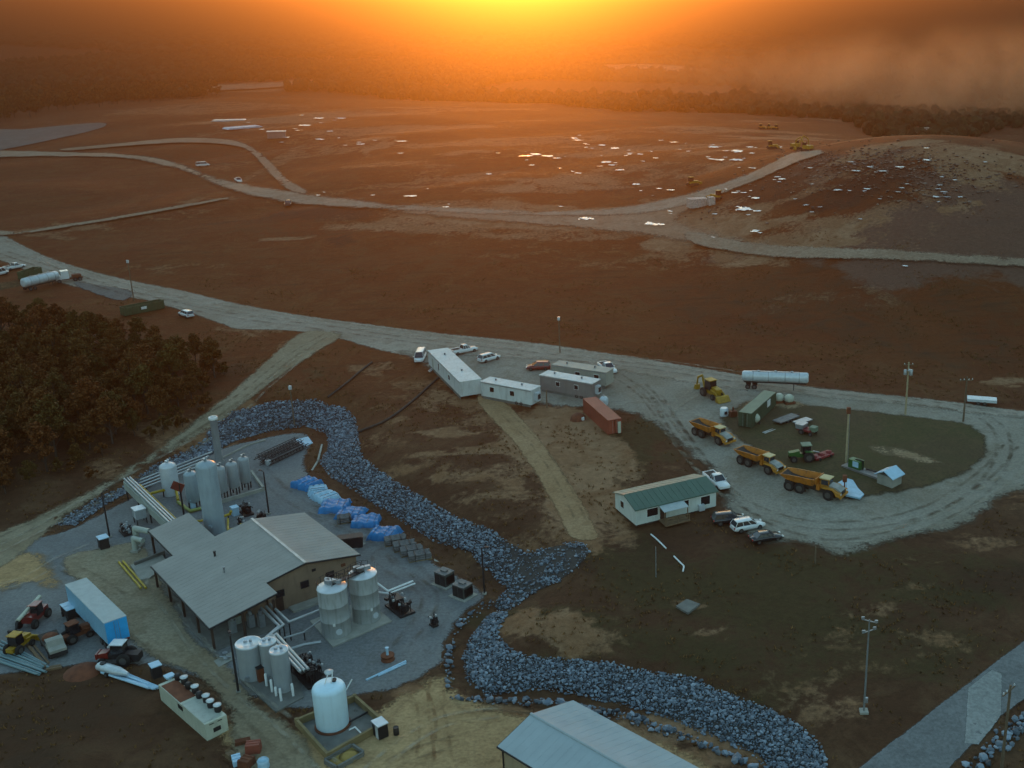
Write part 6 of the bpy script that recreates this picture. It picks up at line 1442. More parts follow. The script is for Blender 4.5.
for k, (a, b_, lab) in enumerate((((28, 646), (46, 668), 'brown timber lying against the teal pipe pile'), ((46, 671), (62, 668), 'short plank pointing away from the teal pipes'))):
    m, ang, l_ = span(a, b_); t = thing('timber', lab, 'timber', m, ang); MB().box((0, 0, .15), (l_, .35, .25)).box((0, .5, .12), (l_ * .8, .25, .2)).build('beam', 'wood_deck', t)
# junk on the lower edge
for k, (px, py, d_, mat, lab, rz) in enumerate(((243, 744, (1.6, .7, .5), 'rust', 'low rusty crate farthest back in the scrap corner', .4), (254, 752, (1.5, 1.2, 1.1), 'container_red', 'reddish crate standing tallest in the scrap corner', .2), (237, 762, (.9, 1.6, .5), 'blue_light', 'pale blue panel lying in the scrap corner', .5), (247, 766, (1.3, 1.3, .9), 'rust', 'dark red crate between the panel and the blue drum', -.3), (231, 757, (.8, .8, .5), 'wood_deck', 'small wooden box left of the pale blue panel', .9))):
    t = thing('scrap_crate', lab, 'crate', G(px, py), rz, 'scrap in the bottom corner'); MB().box((0, 0, d_[2] / 2), d_, 0, 0, .94).build('box', mat, t)
    sl_ = MB()
    for q in (-.35, 0, .35): sl_.box((0, q * d_[1], d_[2] + .03), (d_[0] * .96, d_[1] * .16, .05))
    sl_.build('slats', mat, t)
t = thing('drum', 'pale blue drum in the scrap corner at the bottom edge', 'drum', G(264, 768)); MB().lathe([(.55, 0), (.6, .3), (.55, .6), (.6, .9), (.5, 1.0)], n=18).build('shell', 'blue_light', t); MB().lathe([(.5, 1.0), (.5, 1.06), (.1, 1.1)], n=18).build('lid', 'tarp_pale', t)
# lines laid over the ground
def ground_line(name, label, cat, px, r, mat, group=None, lift=.0, n=6):
    pts = [G(*p) for p in smooth_loop(px, n, False)]; o = pts[0].copy()
    t = thing(name, label, cat, o, 0, group); MB().tube([tuple(p - o + Vector((0, 0, r + lift))) for p in pts], r, 7).build('tube', mat, t); return t
ground_line('silt_sock', 'dark silt sock across the bank, longer lower one', 'silt sock', [(358, 433), (385, 422), (410, 404), (438, 379)], .22, 'bed_dark', 'silt socks on the clay bank')
ground_line('silt_sock', 'dark silt sock across the bank, shorter upper one', 'silt sock', [(328, 398), (345, 385), (358, 374), (372, 363)], .2, 'bed_dark', 'silt socks on the clay bank')
ground_line('white_pipe', 'straight white pipe on the grass nearest the office', 'pipe', [(651, 535), (658, 541), (666, 549)], .11, 'white_paint')
ground_line('white_pipe', 'bent white pipe on the grass farther from the office', 'pipe', [(674, 557), (684, 567), (683, 572)], .11, 'white_paint', n=1)
slab_px('concrete_slab', 'bare pale concrete slab alone in the grass', [(676, 606), (687, 599), (700, 604), (688, 613)], 2.9, .03, 'concrete_dark')
for px, py, sx in ((578, 415, 1), (572, 420, .6)):
    pass
t = thing('scrap_heap', 'dark scrap heap left of the rust red container', 'heap', G(578, 419)); MB().lathe([(1.5, -.1), (1.2, .6), (.6, 1.0), (.1, 1.1)], n=9).build('mound', 'rust', t); MB().box((.9, -.8, .35), (.5, .4, .5), .4).build('bucket', 'white_paint', t)
t = thing('propane_tank', 'white round tank behind the rust red container', 'tank', G(604, 405)); MB().lathe([(.7, 0), (.8, .4), (.8, 1.2), (.5, 1.6), (.1, 1.7)], n=18).build('shell', 'metal_white', t); MB().lathe([(.15, 1.65), (.15, 1.9)], n=8).build('valve', 'galv', t)

# ---- machines on the landfill
def dozer(label, px, py, rz, mat='dozer_yellow', sc=1.0):
    t = at(px, py, 'bulldozer', label, 'bulldozer'); t.rotation_euler.z = rz; t.scale = (sc,) * 3
    MB().box((.3, 0, 1.2), (3.0, 1.1, .9)).build('body', mat, t); MB().box((-.8, 0, 2.2), (1.3, 1.3, 1.3), 0, 0, .93).build('cab', 'dark_glass', t); MB().box((-.8, 0, 2.9), (1.5, 1.5, .12)).build('cab_roof', mat, t)
    for s_ in (-1, 1): MB().prism([(-1.9, .45), (-1.5, 0), (1.4, 0), (1.8, .45), (1.3, .95), (-1.5, .95)], s_ * .9 - .28, s_ * .9 + .28).build('track', 'rubber', t)
    MB().prism([(2.3, .05), (2.5, .05), (2.35, .6), (2.5, 1.25), (2.3, 1.25), (2.15, .6)], -1.6, 1.6).build('blade', mat, t); MB().box((1.7, 0, .6), (1.2, 1.8, .2)).build('push_arm', mat, t)
    return t
def excavator(label, px, py, rz, sc=1.05, mat='dozer_yellow'):
    t = at(px, py, 'excavator', label, 'excavator'); t.rotation_euler.z = rz; t.scale = (sc,) * 3
    MB().box((-.3, 0, 1.5), (2.6, 2.0, 1.0)).build('body', mat, t); MB().box((.6, .6, 2.2), (1.1, .8, 1.4), 0, 0, .93).build('cab', 'dark_glass', t)
    for s_ in (-1, 1): MB().prism([(-1.7, .4), (-1.3, 0), (1.3, 0), (1.7, .4), (1.3, .8), (-1.3, .8)], s_ * .9 - .28, s_ * .9 + .28).build('track', 'rubber', t)
    MB().tube([(1, 0, 1.6), (2.5, 0, 4.2), (4.2, 0, 3.2)], .2, 7).build('boom', mat, t); MB().tube([(4.2, 0, 3.2), (4.5, 0, 1.2)], .15, 7).prism([(4.2, .2), (4.9, .4), (4.7, 1.2), (4.3, 1.2)], -.4, .4).build('bucket', mat, t)
    return t
dozer('orange bulldozer on the landfill slope above the haul road', 693, 186, .6)
dozer('orange bulldozer beside the white block on the landfill', 716, 200, 2.6)
excavator('tall excavator at the mound top, left of the pair', 796, 150, .4)
excavator('tall excavator at the mound top, right of the pair', 807, 151, 2.4)
dozer('small bulldozer on the mound road below the excavators', 772, 149, .2)
dozer('yellow bulldozer on the far landfill crest, left of three', 762, 129, .3, sc=.8)
dozer('yellow bulldozer on the far landfill crest, middle of three', 769, 129, 1.3, sc=.8)
dozer('yellow bulldozer on the far landfill crest, right of three', 775, 129.5, 2.3, sc=.8)
M('bale_pale', (.46,.42,.38), .6, 0, .45, 3.0)
t = thing('baled_waste', 'large pale block of baled waste beside the haul road', 'bale', G(697, 207), .35); MB().box((0, 0, 1.3), (5.5, 3.2, 2.6)).build('bale', 'bale_pale', t)
mb = MB()
for k in range(6): mb.box((-2.5 + k, 0, 1.31), (.10, 3.26, 2.66))
mb.build('strap', 'galv', t)
t = thing('baled_waste', 'small pale block of baled waste beside the larger block', 'bale', G(711, 205), .35); MB().box((0, 0, 1.2), (1.8, 2.2, 2.4)).build('bale', 'bale_pale', t); MB().box((0, 0, 1.21), (.10, 2.26, 2.46)).build('strap', 'galv', t)
for px, py, lab in ((924, 140, 'pale trailer far beyond the mound, left of two'), (935, 140, 'pale trailer far beyond the mound, right of two')):
    _fx, _fy = flat(px, 138.5, 12); t = thing('box_trailer', lab, 'trailer', (_fx, _fy, float(hz(_fx, _fy)[0])), .1, 'far trailers beyond the mound'); MB().box((0, 0, 2.3), (4.2 if px < 930 else 3.6, 2.2, 2.2)).build('box_body', 'trailer_tan', t); trailer_wheels(t, (-1.6, 1.6), 2.6, .5)
t = thing('cabin', 'small grey cabin on the landfill near the white litter', 'cabin', G(277, 138), .2); MB().box((0, 0, 1.5), (8, 3.4, 3.0)).build('wall', 'trailer_grey', t); MB().prism([(-4.3, 3.0), (4.3, 3.0), (4.3, 3.2), (-4.3, 3.2)], -2, 2).build('roof', 'metal_white', t)
t = thing('tarpaulin_sheet', 'long white tarpaulin sheet on the left landfill', 'sheet', G(229, 121), .15); MB().prism([(-9, 0), (9, 0), (8, .8), (-8, .7)], -3, 3).build('cover', 'metal_white', t)
t = thing('tarpaulin_sheet', 'long grey tarpaulin sheet tilted beside the white one', 'sheet', G(243, 128), .75); MB().prism([(-9, 0), (9, 0), (8, .7), (-8, .7)], -4, 4).build('cover', 'tarp_pale', t)
# ------------------------------------------------------------------ rocks, trees, far woods, litter
def island_material(name, c1, c2, rough=.85, spec=.3, lo=.6, hi=1.25, obj_random=False, noise=2.0):
    m = bpy.data.materials.new(name); m.use_nodes = True; MATS[name] = m
    nt = m.node_tree; b = nt.nodes['Principled BSDF']; L = nt.links.new
    geo = nt.nodes.new('ShaderNodeNewGeometry'); mx = nt.nodes.new('ShaderNodeMix'); mx.data_type = 'RGBA'
    src = geo.outputs['Random Per Island']
    if obj_random:
        oi = nt.nodes.new('ShaderNodeObjectInfo'); a = nt.nodes.new('ShaderNodeMath'); a.operation = 'MULTIPLY_ADD'
        L(oi.outputs['Random'], a.inputs[0]); a.inputs[1].default_value = .75
        s = nt.nodes.new('ShaderNodeMath'); s.operation = 'MULTIPLY'; L(src, s.inputs[0]); s.inputs[1].default_value = .25; L(s.outputs[0], a.inputs[2]); fac = a.outputs[0]
    else: fac = src
    L(fac, mx.inputs[0]); mx.inputs[6].default_value = (*c1, 1); mx.inputs[7].default_value = (*c2, 1)
    w_ = nt.nodes.new('ShaderNodeTexWhiteNoise'); w_.noise_dimensions = '1D'; L(src, w_.inputs['W'])
    r_ = nt.nodes.new('ShaderNodeMapRange'); L(w_.outputs['Value'], r_.inputs[0]); r_.inputs[3].default_value = lo; r_.inputs[4].default_value = hi
    sc = nt.nodes.new('ShaderNodeVectorMath'); sc.operation = 'SCALE'; L(mx.outputs[2], sc.inputs[0]); L(r_.outputs[0], sc.inputs['Scale'])
    L(sc.outputs[0], b.inputs['Base Color']); b.inputs['Roughness'].default_value = rough; b.inputs['Specular IOR Level'].default_value = spec
    return m
island_material('rock', (.108,.135,.172), (.20,.238,.285), .65, .4, .4, 1.6)
M('rock_bed', (.060,.055,.052), .95, 0, .4)
def ico(sub):
    bm_ = bmesh.new(); bmesh.ops.create_icosphere(bm_, subdivisions=sub, radius=1); v = np.array([p.co[:] for p in bm_.verts]); f = np.array([[q.index for q in p.verts] for p in bm_.faces]); bm_.free(); return v, f
ICO1, ICF1 = ico(1); ICO2, ICF2 = ico(2)
def mass_mesh(name, V, Fc, mat, smooth=False):
    me = bpy.data.meshes.new(name)
    me.vertices.add(len(V)); me.vertices.foreach_set('co', V.astype(np.float32).ravel())
    n = Fc.shape[1]; me.loops.add(Fc.size); me.loops.foreach_set('vertex_index', Fc.ravel().astype(np.int32))
    me.polygons.add(len(Fc)); me.polygons.foreach_set('loop_start', np.arange(0, Fc.size, n, dtype=np.int32))
    me.polygons.foreach_set('use_smooth', np.full(len(Fc), smooth))
    me.update(calc_edges=True); me.materials.append(M_(mat)); return me
def scatter_blobs(cen, size, base, faces, jit, squash=(1, 1, 1)):
    n = len(cen); k = len(base)
    a = RNG.uniform(0, 2 * np.pi, n); ca, sa = np.cos(a), np.sin(a)
    s3 = size[:, None] * RNG.uniform(.7, 1.3, (n, 3)) * np.array(squash)
    P = base[None] * (1 + RNG.uniform(-jit, jit, (n, k, 1))) + RNG.uniform(-jit, jit, (n, k, 3)) * .35
    # tumble a little before scaling
    t = RNG.uniform(-.6, .6, n); ct, st = np.cos(t)[:, None], np.sin(t)[:, None]
    y, z = P[..., 1] * ct - P[..., 2] * st, P[..., 1] * st + P[..., 2] * ct
    P = np.stack([P[..., 0], y, z], -1) * s3[:, None, :]
    x, y = P[..., 0] * ca[:, None] - P[..., 1] * sa[:, None], P[..., 0] * sa[:, None] + P[..., 1] * ca[:, None]
    V = np.stack([x, y, P[..., 2]], -1) + cen[:, None, :]
    Fc = faces[None] + (np.arange(n) * k)[:, None, None]
    return V.reshape(-1, 3), Fc.reshape(-1, faces.shape[1])
def inside_px(px_poly, spacing, jitter=.5):
    P = np.array([tuple(G(*p)[:2]) for p in px_poly])
    gx = np.arange(P[:, 0].min(), P[:, 0].max(), spacing); gy = np.arange(P[:, 1].min(), P[:, 1].max(), spacing)
    X, Y = np.meshgrid(gx, gy); X = X.ravel() + RNG.uniform(-jitter, jitter, X.size) * spacing; Y = Y.ravel() + RNG.uniform(-jitter, jitter, Y.size) * spacing
    d = poly_dist(X, Y, P); k = d < 0
    return X[k], Y[k], -d[k]
ROCK_A = [(54,525),(80,508),(104,495),(126,486),(150,467),(180,454),(204,441),(206,434),(214,424),(234,411),(270,402),(315,399),(345,407),(357,420),(359,440),(363,458),(385,474),(420,496),(452,515),(490,530),(512,542),(530,552),(560,544),(585,542),(592,552),(580,568),(560,582),(530,596),(508,612),(490,606),(505,590),(498,584),(488,572),(470,556),(450,548),(430,540),(400,522),(370,503),(345,486),(330,478),(319,462),(328,448),(326,434),(305,427),(270,432),(240,440),(205,459),(150,481),(110,503),(76,527)]
ROCK_B = [(510,612),(498,634),(514,653),(556,658),(609,662),(651,672),(693,677),(732,695),(777,711),(800,725),(822,745),(830,775),(770,775),(756,758),(721,742),(668,720),(623,707),(580,697),(538,691),(486,697),(466,683),(462,655),(479,626),(492,614)]
def rocks(name, polys, label):
    Vs, Fs, o = [], [], 0
    for px, sp, s0, s1 in polys:
        X, Y, d = inside_px(px, sp)
        keep = RNG.uniform(0, 1, len(X)) < np.clip(.45 + d * .8, 0, 1)
        nz = .5 + .5 * np.sin(X * .9 + 2 * np.sin(Y * .5)) * np.sin(Y * .8 + 1.3)
        keep &= RNG.uniform(0, 1, len(X)) < .78 + .22 * nz
        qx, qy = project(X, Y, 3.0)
        if px is ROCK_A: keep &= RNG.uniform(0, 1, len(X)) < 1 - .62 * sstep((qx - 478) / 40) * (.55 + .45 * np.sign(np.sin(X * 1.1 + 1.7 * np.sin(Y * .9)) * np.sin(Y * 1.3) + .15)) - .18 * sstep((qx - 478) / 40)
        X, Y, d = X[keep], Y[keep], d[keep]
        s = RNG.uniform(0, 1, len(X)) ** 2.6 * (s1 * 1.45 - s0) + s0
        c_ = np.stack([X, Y, hz(X, Y) + .10 + s * .25 + RNG.uniform(0, .12, len(X)) * np.clip(d, 0, 1)], -1)
        V, Fc = scatter_blobs(c_, s, ICO1, ICF1, .28, (1.1, .85, .7)); Vs.append(V); Fs.append(Fc + o); o += len(V)
    ob = bpy.data.objects.new(name, mass_mesh(name, np.vstack(Vs), np.vstack(Fs), 'rock')); COL.objects.link(ob); return tag(ob, label, None, None, 'stuff')
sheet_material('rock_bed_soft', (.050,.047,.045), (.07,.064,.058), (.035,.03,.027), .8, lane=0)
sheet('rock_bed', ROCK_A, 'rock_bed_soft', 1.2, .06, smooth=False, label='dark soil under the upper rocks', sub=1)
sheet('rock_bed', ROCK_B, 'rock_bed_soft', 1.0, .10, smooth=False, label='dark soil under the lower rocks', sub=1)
rocks('riprap', [(ROCK_A, .24, .08, .19), (ROCK_B, .21, .075, .18),
    ([(444,690),(446,650),(458,622),(490,598),(496,603),(464,626),(454,652),(454,690)], .45, .12, .34),
    ([(450,694),(500,700),(560,701),(640,717),(700,740),(762,768),(752,772),(695,748),(630,724),(556,708),(500,706),(450,701)], .45, .12, .34),
    ([(958,775),(972,756),(1000,728),(1024,712),(1040,716),(1024,740),(1000,756),(985,775)], .5, .12, .34)], 'blue grey riprap rocks lining the drainage channel')

# ---- trees
island_material('leaf_russet', (.165,.055,.016), (.085,.062,.015), .8, .2, .55, 1.35, True)
island_material('leaf_gold', (.16,.085,.022), (.085,.06,.02), .8, .2, .6, 1.3, True)
M('bark', (.075,.055,.042), .9, 0, .3, 3)
def tree_meshes(seed, H_, spread, n_leaf, leaf, mat, lobes=16):
    r = np.random.default_rng(seed); tr_ = MB()
    pts = [Vector((0, 0, -.3))]; 
    for k in range(1, 6): pts.append(Vector((r.uniform(-.12, .12) * k * .5, r.uniform(-.12, .12) * k * .5, H_ * .8 * k / 5)))
    for k, (a, b_) in enumerate(zip(pts, pts[1:])): tr_.cyl(a, b_, .20 * (1 - k / 6.2) * H_ / 10, .20 * (1 - (k + 1) / 6.2) * H_ / 10, 7)
    cs = []
    for k in range(lobes):
        h = H_ * r.uniform(.28, .97); f = math.sin(math.pi * min(1, max(.12, (h / H_ - .14) / .9)) ** .8)
        a = r.uniform(0, 2 * math.pi); rad = spread * f * r.uniform(.25, 1.0)
        c_ = Vector((rad * math.cos(a), rad * math.sin(a), h)); cs.append((c_, spread * r.uniform(.22, .42)))
        i = min(4, int(h / H_ * 4)); tr_.cyl(pts[i], c_ * .9 + Vector((0, 0, -.2)), .06 * H_ / 10, .02, 5)
    cs = [(np.array(c_), s) for c_, s in cs]
    per = n_leaf // lobes; V = []; 
    for c_, s in cs:
        g = r.normal(0, 1, (per, 3)); g /= np.linalg.norm(g, axis=1)[:, None] + 1e-9
        g *= (r.uniform(0, 1, (per, 1)) ** .45) * s * r.uniform(.8, 1.25, (per, 1)); g[:, 2] *= .75
        p = c_ + g
        u = r.normal(0, 1, (per, 3)); u /= np.linalg.norm(u, axis=1)[:, None]; w_ = np.cross(u, r.normal(0, 1, (per, 3))); w_ /= np.linalg.norm(w_, axis=1)[:, None] + 1e-9
        q = leaf * r.uniform(.6, 1.3, (per, 1))
        V.append(np.stack([p - u * q, p + w_ * q * .7, p + u * q, p - w_ * q * .7], 1).reshape(-1, 3))
    V = np.vstack(V); Fc = np.arange(len(V)).reshape(-1, 4)
    tm = bpy.data.meshes.new('trunk'); tm.from_pydata(tr_.v, [], tr_.f); tm.update(); tm.materials.append(MATS['bark'])
    return tm, mass_mesh('crown', V, Fc, mat)
PROTO = [tree_meshes(s, H_, sp, 3400, .25, 'leaf_russet', 30) for s, H_, sp in ((1, 10.5, 3.0), (2, 9, 3.3), (3, 11.5, 2.7), (4, 8, 2.9), (5, 12.5, 3.2))]
FARP = [tree_meshes(s, H_, sp, 500, .75, 'leaf_gold', 10) for s, H_, sp in ((11, 10, 4.0), (12, 12, 4.2), (13, 8.5, 3.8))]
def plant_tree(proto, x, y, sc, label, group, name='tree'):
    tm, cm = proto
    t = thing(name, label, name, (x, y, float(hz(x, y)[0])), random.uniform(0, 6.28), group); t.scale = (sc * random.uniform(.9, 1.15), sc * random.uniform(.9, 1.15), sc)
    for n_, me_ in (('trunk', tm), ('crown', cm)):
        o = bpy.data.objects.new(n_, me_); COL.objects.link(o); o.parent = t
X, Y, d = inside_px([(-40,322),(20,326),(70,334),(120,342),(160,352),(200,362),(222,376),(196,402),(140,436),(90,464),(30,496),(-40,522)], 4.3, .42)
for x, y, q in zip(X, Y, d): plant_tree(random.choice(PROTO), x, y, random.uniform(.5, .9) * (.8 if q < 4 else 1), 'dark russet tree in the dense wood left of the track', 'trees of the wood at left')
print('near trees', len(X))
SH = [tree_meshes(s, 3.2, 1.5, 700, .22, 'leaf_russet', 10) for s in (31, 32, 33)]
X, Y, d = inside_px([(188,352),(236,366),(246,380),(212,410),(150,444),(100,474),(40,506),(-30,536),(-40,505),(30,485),(90,455),(140,428),(190,396),(214,376)], 4.4, .48)
for x, y, q in zip(X, Y, d):
    if random.random() < .62: plant_tree(random.choice(SH), x, y, random.uniform(.5, 1.15), 'low russet shrub on the verge between wood and track', 'shrubs along the wood edge', 'shrub')
X, Y, d = inside_px([(-20,98),(60,94),(130,91),(200,93),(222,97),(150,103),(100,107),(50,113),(0,124),(-30,128)], 15, .45)
k = 0
for x, y, q in zip(X, Y, d):
    k += 1
    plant_tree(random.choice(FARP), x, y, random.uniform(.8, 1.2), 'golden tree in the belt beyond the landfill', 'golden trees beyond the landfill')

# ---- far woods: one mass
CREST = [(-200,150),(0,128),(100,112),(240,97),(330,98),(450,104),(620,121),(700,123),(760,123),(840,130),(900,138),(1024,140),(1200,150)]
cr = [G(*p) for p in CREST]; ca_ = np.array([math.atan2(p.x, p.y) for p in cr]); cd_ = np.array([math.hypot(p.x, p.y) for p in cr])
GAPS = [(150,92,90,5),(250,88,60,4),(210,88,60,5),(290,84,40,4),(430,95,5,14),(640,69,50,4),(700,72,60,3),(980,68,20,4),(1000,75,20,4),(60,97,60,3),(330,62,80,2.5),(760,40,120,2),(200,50,120,2),(560,100,60,3),(480,45,80,2)]
GP_ = []
for px, py, rx, ry in GAPS:
    c_ = G(px, py); Z = c_.y * CP - (c_.z - CAM_H) * SP; dep = math.atan2(CAM_H - c_.z, c_.y); GP_.append((c_.x, c_.y, rx * Z / F, ry * Z / (F * math.sin(dep))))
Vs, Fs, o = [], [], 0
for y0, y1, sp, s0, nb in ((430, 820, 8.0, 2.6, 5), (820, 1500, 9.5, 4.0, 3), (1500, 4200, 22, 10.5, 2), (4200, 13000, 85, 40, 1)):
    gy = np.arange(y0, y1, sp); XX, YY = [], []
    for y in gy:
        x = np.arange(-.66 * y - 80, .36 * y + 80, sp); XX.append(x); YY.append(np.full(x.shape, y))
    X = np.concatenate(XX); Y = np.concatenate(YY); X = X + RNG.uniform(-.5, .5, X.size) * sp; Y = Y + RNG.uniform(-.5, .5, Y.size) * sp
    keep = np.hypot(X, Y) > np.interp(np.arctan2(X, Y), ca_, cd_) + 85
    fld = np.sin(X / 190 + 1.7 * np.sin(Y / 260)) * np.sin(Y / 240 + 1.1) + .5 * np.sin(X / 83 + Y / 120)
    keep &= fld < (.75 if y0 < 1500 else .62)
    for cx_, cy_, rx_, ry_ in GP_: keep &= ((X - cx_) / rx_) ** 2 + ((Y - cy_) / ry_) ** 2 > 1
    X, Y = X[keep], Y[keep]
    z = hz(X, Y)
    for q in range(nb):
        s = s0 * RNG.uniform(.55, 1.1, len(X)) * (1 if q == 0 else .7)
        c_ = np.stack([X + (RNG.uniform(-.5, .5, len(X)) * s0 if q else 0), Y + (RNG.uniform(-.5, .5, len(X)) * s0 if q else 0), z + np.minimum(s, 7) * RNG.uniform(.7, 1.5 if y0 < 4000 else .9, len(X))], -1)
        V, Fc = scatter_blobs(c_, s, *((ICO2, ICF2, .34) if y0 < 500 else (ICO1, ICF1, .24)), (1, 1, 1.1 if y0 < 1500 else (.6 if y0 < 4000 else .25))); Vs.append(V); Fs.append(Fc + o); o += len(V)
island_material('far_leaf', (.060,.042,.020), (.045,.046,.020), .9, .1, .55, 1.3)
fo = bpy.data.objects.new('forest', mass_mesh('forest', np.vstack(Vs), np.vstack(Fs), 'far_leaf')); COL.objects.link(fo); tag(fo, 'far autumn woods fading into the haze', None, None, 'stuff')

# ---- litter on the landfill
M('plastic_white', (.80,.80,.80), .10, 0, .05, spec=.8, coat=.3)
LIT = [(526,157,9),(536,155,6),(548,157,8),(557,159,6),(574,139,5),(578,141,7),(586,148,3),(592,149,3),(602,146,5),(615,149,6),(630,154,5),(640,155,5),(606,163,8),(612,166,6),(600,167,4),(620,171,7),(636,184,6),(578,174,5),(532,166,4),
  (341,119,7),(319,119,7),(305,126,8),(298,131,5),(320,140,7),(361,145,6),(375,141,3),(402,142,7),(401,154,4),(498,154,4),(489,175,4),(411,197,9),(446,208,5),(373,196,3),(318,196,3),(324,193,2),(345,146,3),(330,132,4),(286,138,5),(262,130,3),(248,123,3),
  (674,143,6),(661,141,4),(680,150,3),(714,148,9),(726,151,5),(737,152,7),(750,148,5),(712,160,6),(720,160,7),(737,161,9),(752,169,5),(752,154,4),(671,191,6),(668,207,7),(671,212,6),(652,224,9),(660,225,10),(588,219,11),(561,206,3),(745,210,11),(757,212,5),(728,190,4),(735,192,5),(744,192,5),(756,199,6),(708,157,3),(688,152,3),(656,158,4),(643,162,3),(651,152,3),
  (778,178,5),(782,180,5),(838,191,6),(867,190,6),(902,189,4),(898,193,4),(907,185,3),(940,186,4),(938,190,4),(944,193,5),(936,198,6),(947,198,5),(960,198,4),(955,181,3),(942,178,3),(985,163,3),(927,161,5),(883,172,6),(900,168,7),(870,168,5),(852,163,6),(856,172,7),(810,169,4),(926,149,4),(820,208,4),(806,206,4),(812,213,3),(755,232,6),(714,238,5),(715,215,4),(860,220,3),(905,267,4),(780,148,3),(812,185,3),(795,200,3),(880,200,3)]
def litter_mesh(seed, n=7):
    r = np.random.default_rng(seed); vs = []; fs = []
    for j in range(n + 1):
        for i in range(n + 1):
            x, y = i / n - .5, j / n - .5; e = .5 - max(abs(x), abs(y))
            vs.append((x * (1 + .4 * r.uniform(-1, 1) * (e < .02)), y * (1 + .4 * r.uniform(-1, 1) * (e < .02)), .03 + min(1, e * 4) * r.uniform(.0, .05)))
    for j in range(n):
        for i in range(n): a = j * (n + 1) + i; fs.append((a, a + 1, a + n + 2, a + n + 1))
    me_ = bpy.data.meshes.new('plastic_sheet'); me_.from_pydata(vs, [], fs); me_.update(); me_.materials.append(MATS['plastic_white']); return me_
LM = [litter_mesh(s) for s in range(6)]
rl_ = random.Random(3)
extra = []
for px, py, w_ in LIT:
    for q in range(1 if w_ > 4 else 0):
        extra.append((px + rl_.gauss(0, 9), py + rl_.gauss(0, 3), rl_.uniform(1.5, 3.5)))
for px, py, w_ in LIT + extra:
    p = G(px, py); s_ = F / (p.y * CP - (p.z - CAM_H) * SP)
    o = bpy.data.objects.new('plastic_sheet', LM[rl_.randrange(6)]); COL.objects.link(o); o.location = p + Vector((0, 0, .3)); o.rotation_euler = (rl_.uniform(-.03, .06), rl_.uniform(-.04, .04), rl_.uniform(-.5, .5))
    w__ = 1.25 * w_ / s_; o.scale = (w__, w__ * rl_.uniform(.5, 1.1), w__ * rl_.uniform(.5, 1.2))
    tag(o, 'crumpled white plastic sheet lying on the landfill surface', 'litter', 'plastic litter scattered over the landfill')
# broken waste on the mound
island_material('waste', (.075,.038,.022), (.15,.11,.085), .7, .3, .4, 1.7)
cc = []
for px, py, sx, sy, n in ((880,160,40,8,420),(930,185,26,12,360),(820,175,50,14,260),(900,172,60,12,420),(840,160,30,6,200),(700,205,30,8,120),(950,175,40,10,160)):
    for k in range(n * 6 // 10):
        p = G(px + rl_.gauss(0, sx), py + rl_.gauss(0, sy)); cc.append((p.x, p.y, p.z + .2))
cc = np.array(cc); V, Fc = scatter_blobs(cc, RNG.uniform(.14, .45, len(cc)), ICO1, ICF1, .35, (1.4, 1, .5))
wo = bpy.data.objects.new('debris', mass_mesh('debris', V, Fc, 'waste')); COL.objects.link(wo); tag(wo, 'broken dark waste strewn over the landfill mound', None, None, 'stuff')
# grass tufts and weeds on the near ground
gx, gy = RNG.uniform(-150, 90, 60000), RNG.uniform(78, 290, 60000)
px_, py_ = project(gx, gy, 3.0); k = (px_ > -60) & (px_ < 1090) & (py_ < 800)
nz = np.sin(gx / 6.1 + 1.5 * np.sin(gy / 7.7)) * np.sin(gy / 5.2) + .4 * np.sin(gx / 2.1 + gy / 2.9); k &= nz > RNG.uniform(-.6, 1.5, gx.size) + np.clip((gy - 200) / 90, 0, 1)
gx, gy = gx[k], gy[k]; k = np.ones(gx.size, bool)
for P in SHEETS:
    if P[:, 1].min() < 300: k &= poly_dist(gx, gy, P) > -.3
gx, gy = gx[k], gy[k]; gz = hz(gx, gy); n = len(gx); Vt = []
for b_ in range(5):
    a = RNG.uniform(0, 6.28, n); h = RNG.uniform(.12, .36, n); w_ = RNG.uniform(.05, .12, n); ox, oy = RNG.normal(0, .14, n), RNG.normal(0, .14, n); lx, ly = RNG.normal(0, .15, n), RNG.normal(0, .15, n)
    Vt.append(np.stack([np.stack([gx + ox - w_ * np.cos(a), gy + oy - w_ * np.sin(a), gz - .02], -1), np.stack([gx + ox + w_ * np.cos(a), gy + oy + w_ * np.sin(a), gz - .02], -1), np.stack([gx + ox + lx, gy + oy + ly, gz + h], -1)], 1).reshape(-1, 3))
Vt = np.vstack(Vt)
island_material('tuft', (.21,.105,.042), (.13,.075,.030), .95, .1, .6, 1.4)
go = bpy.data.objects.new('grass', mass_mesh('grass', Vt, np.arange(len(Vt)).reshape(-1, 3), 'tuft')); COL.objects.link(go); tag(go, 'dry grass tufts on the open ground', None, None, 'stuff')
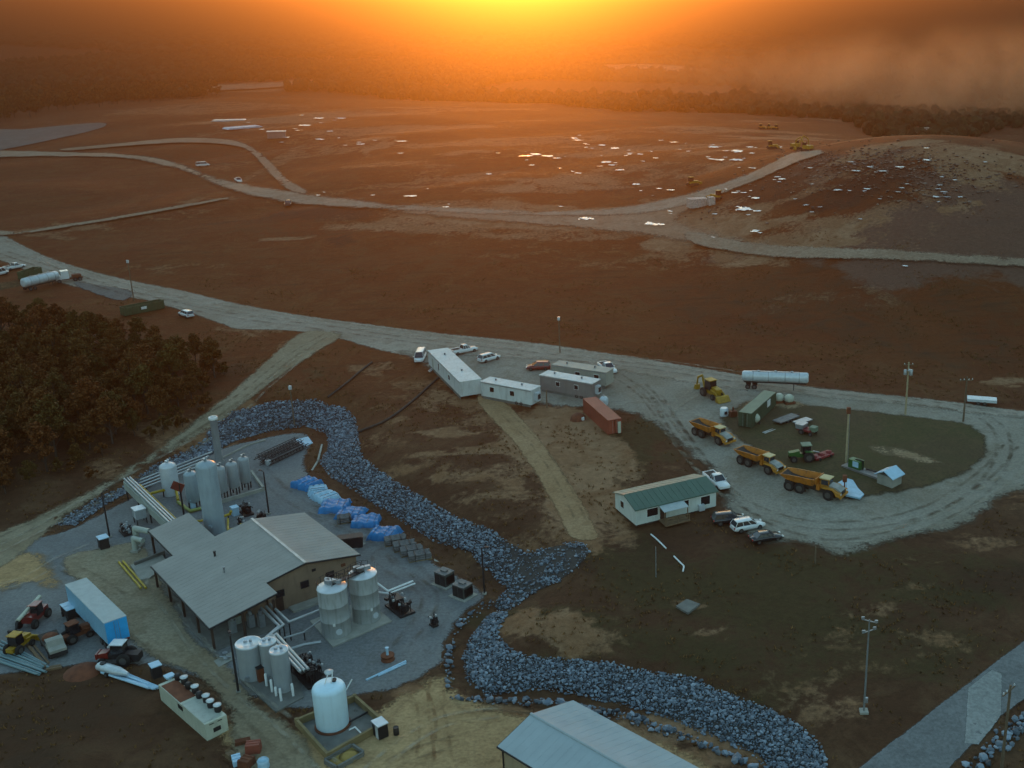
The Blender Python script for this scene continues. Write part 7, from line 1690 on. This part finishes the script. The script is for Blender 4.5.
# ------------------------------------------------------------------ dust blowing off the far side of the landfill
def dust(name, label, c_, size, dens, seed):
    r = np.random.default_rng(seed); V, Fc = ico(4)
    ph = r.uniform(0, 6, 9)
    k = 1 + .16 * np.sin(4 * V[:, 0] + ph[0]) * np.sin(3.5 * V[:, 1] + ph[1]) + .10 * np.sin(8 * V[:, 2] + 5 * V[:, 0] + ph[2]) + .06 * np.sin(13 * V[:, 0] + ph[3]) * np.sin(12 * V[:, 2] + ph[4])
    V = V * k[:, None] * np.array(size) / 2; V[:, 2] = np.maximum(V[:, 2], -size[2] * .42)
    m = bpy.data.materials.new(name); m.use_nodes = True; nt = m.node_tree; nt.nodes.remove(nt.nodes['Principled BSDF']); MATS[name] = m; L = nt.links.new
    v = nt.nodes.new('ShaderNodeVolumePrincipled'); v.inputs['Color'].default_value = (.80, .66, .48, 1); v.inputs['Anisotropy'].default_value = .55
    tc = nt.nodes.new('ShaderNodeTexCoord'); mp = nt.nodes.new('ShaderNodeMapping'); mp.inputs['Scale'].default_value = tuple(2 / s for s in size); L(tc.outputs['Object'], mp.inputs[0])
    ln = nt.nodes.new('ShaderNodeVectorMath'); ln.operation = 'LENGTH'; L(mp.outputs[0], ln.inputs[0])
    f = nt.nodes.new('ShaderNodeMapRange'); f.interpolation_type = 'SMOOTHSTEP'; L(ln.outputs['Value'], f.inputs[0]); f.inputs[1].default_value = .0; f.inputs[2].default_value = .92; f.inputs[3].default_value = 1; f.inputs[4].default_value = 0
    n = nt.nodes.new('ShaderNodeTexNoise'); n.inputs['Scale'].default_value = .022; n.inputs['Detail'].default_value = 4; n.inputs['Distortion'].default_value = .6; L(tc.outputs['Object'], n.inputs['Vector'])
    g = nt.nodes.new('ShaderNodeMapRange'); g.interpolation_type = 'SMOOTHSTEP'; L(n.outputs['Fac'], g.inputs[0]); g.inputs[1].default_value = .36; g.inputs[2].default_value = .68; g.inputs[3].default_value = 0; g.inputs[4].default_value = dens
    mu = nt.nodes.new('ShaderNodeMath'); mu.operation = 'MULTIPLY'; L(f.outputs[0], mu.inputs[0]); L(g.outputs[0], mu.inputs[1]); L(mu.outputs[0], v.inputs['Density'])
    L(v.outputs[0], nt.nodes['Material Output'].inputs['Volume'])
    o = bpy.data.objects.new(name, mass_mesh(name, V, Fc, name, True)); COL.objects.link(o); o.location = c_; return tag(o, label, None, None, 'stuff')
dust('dust_cloud', 'pale dust blowing over the woods beyond the mound', (185, 700, 26), (400, 300, 96), .013, 3)
dust('dust_cloud', 'thin dust drifting low over the woods right of the sun', (60, 900, 20), (360, 260, 60), .006, 8)
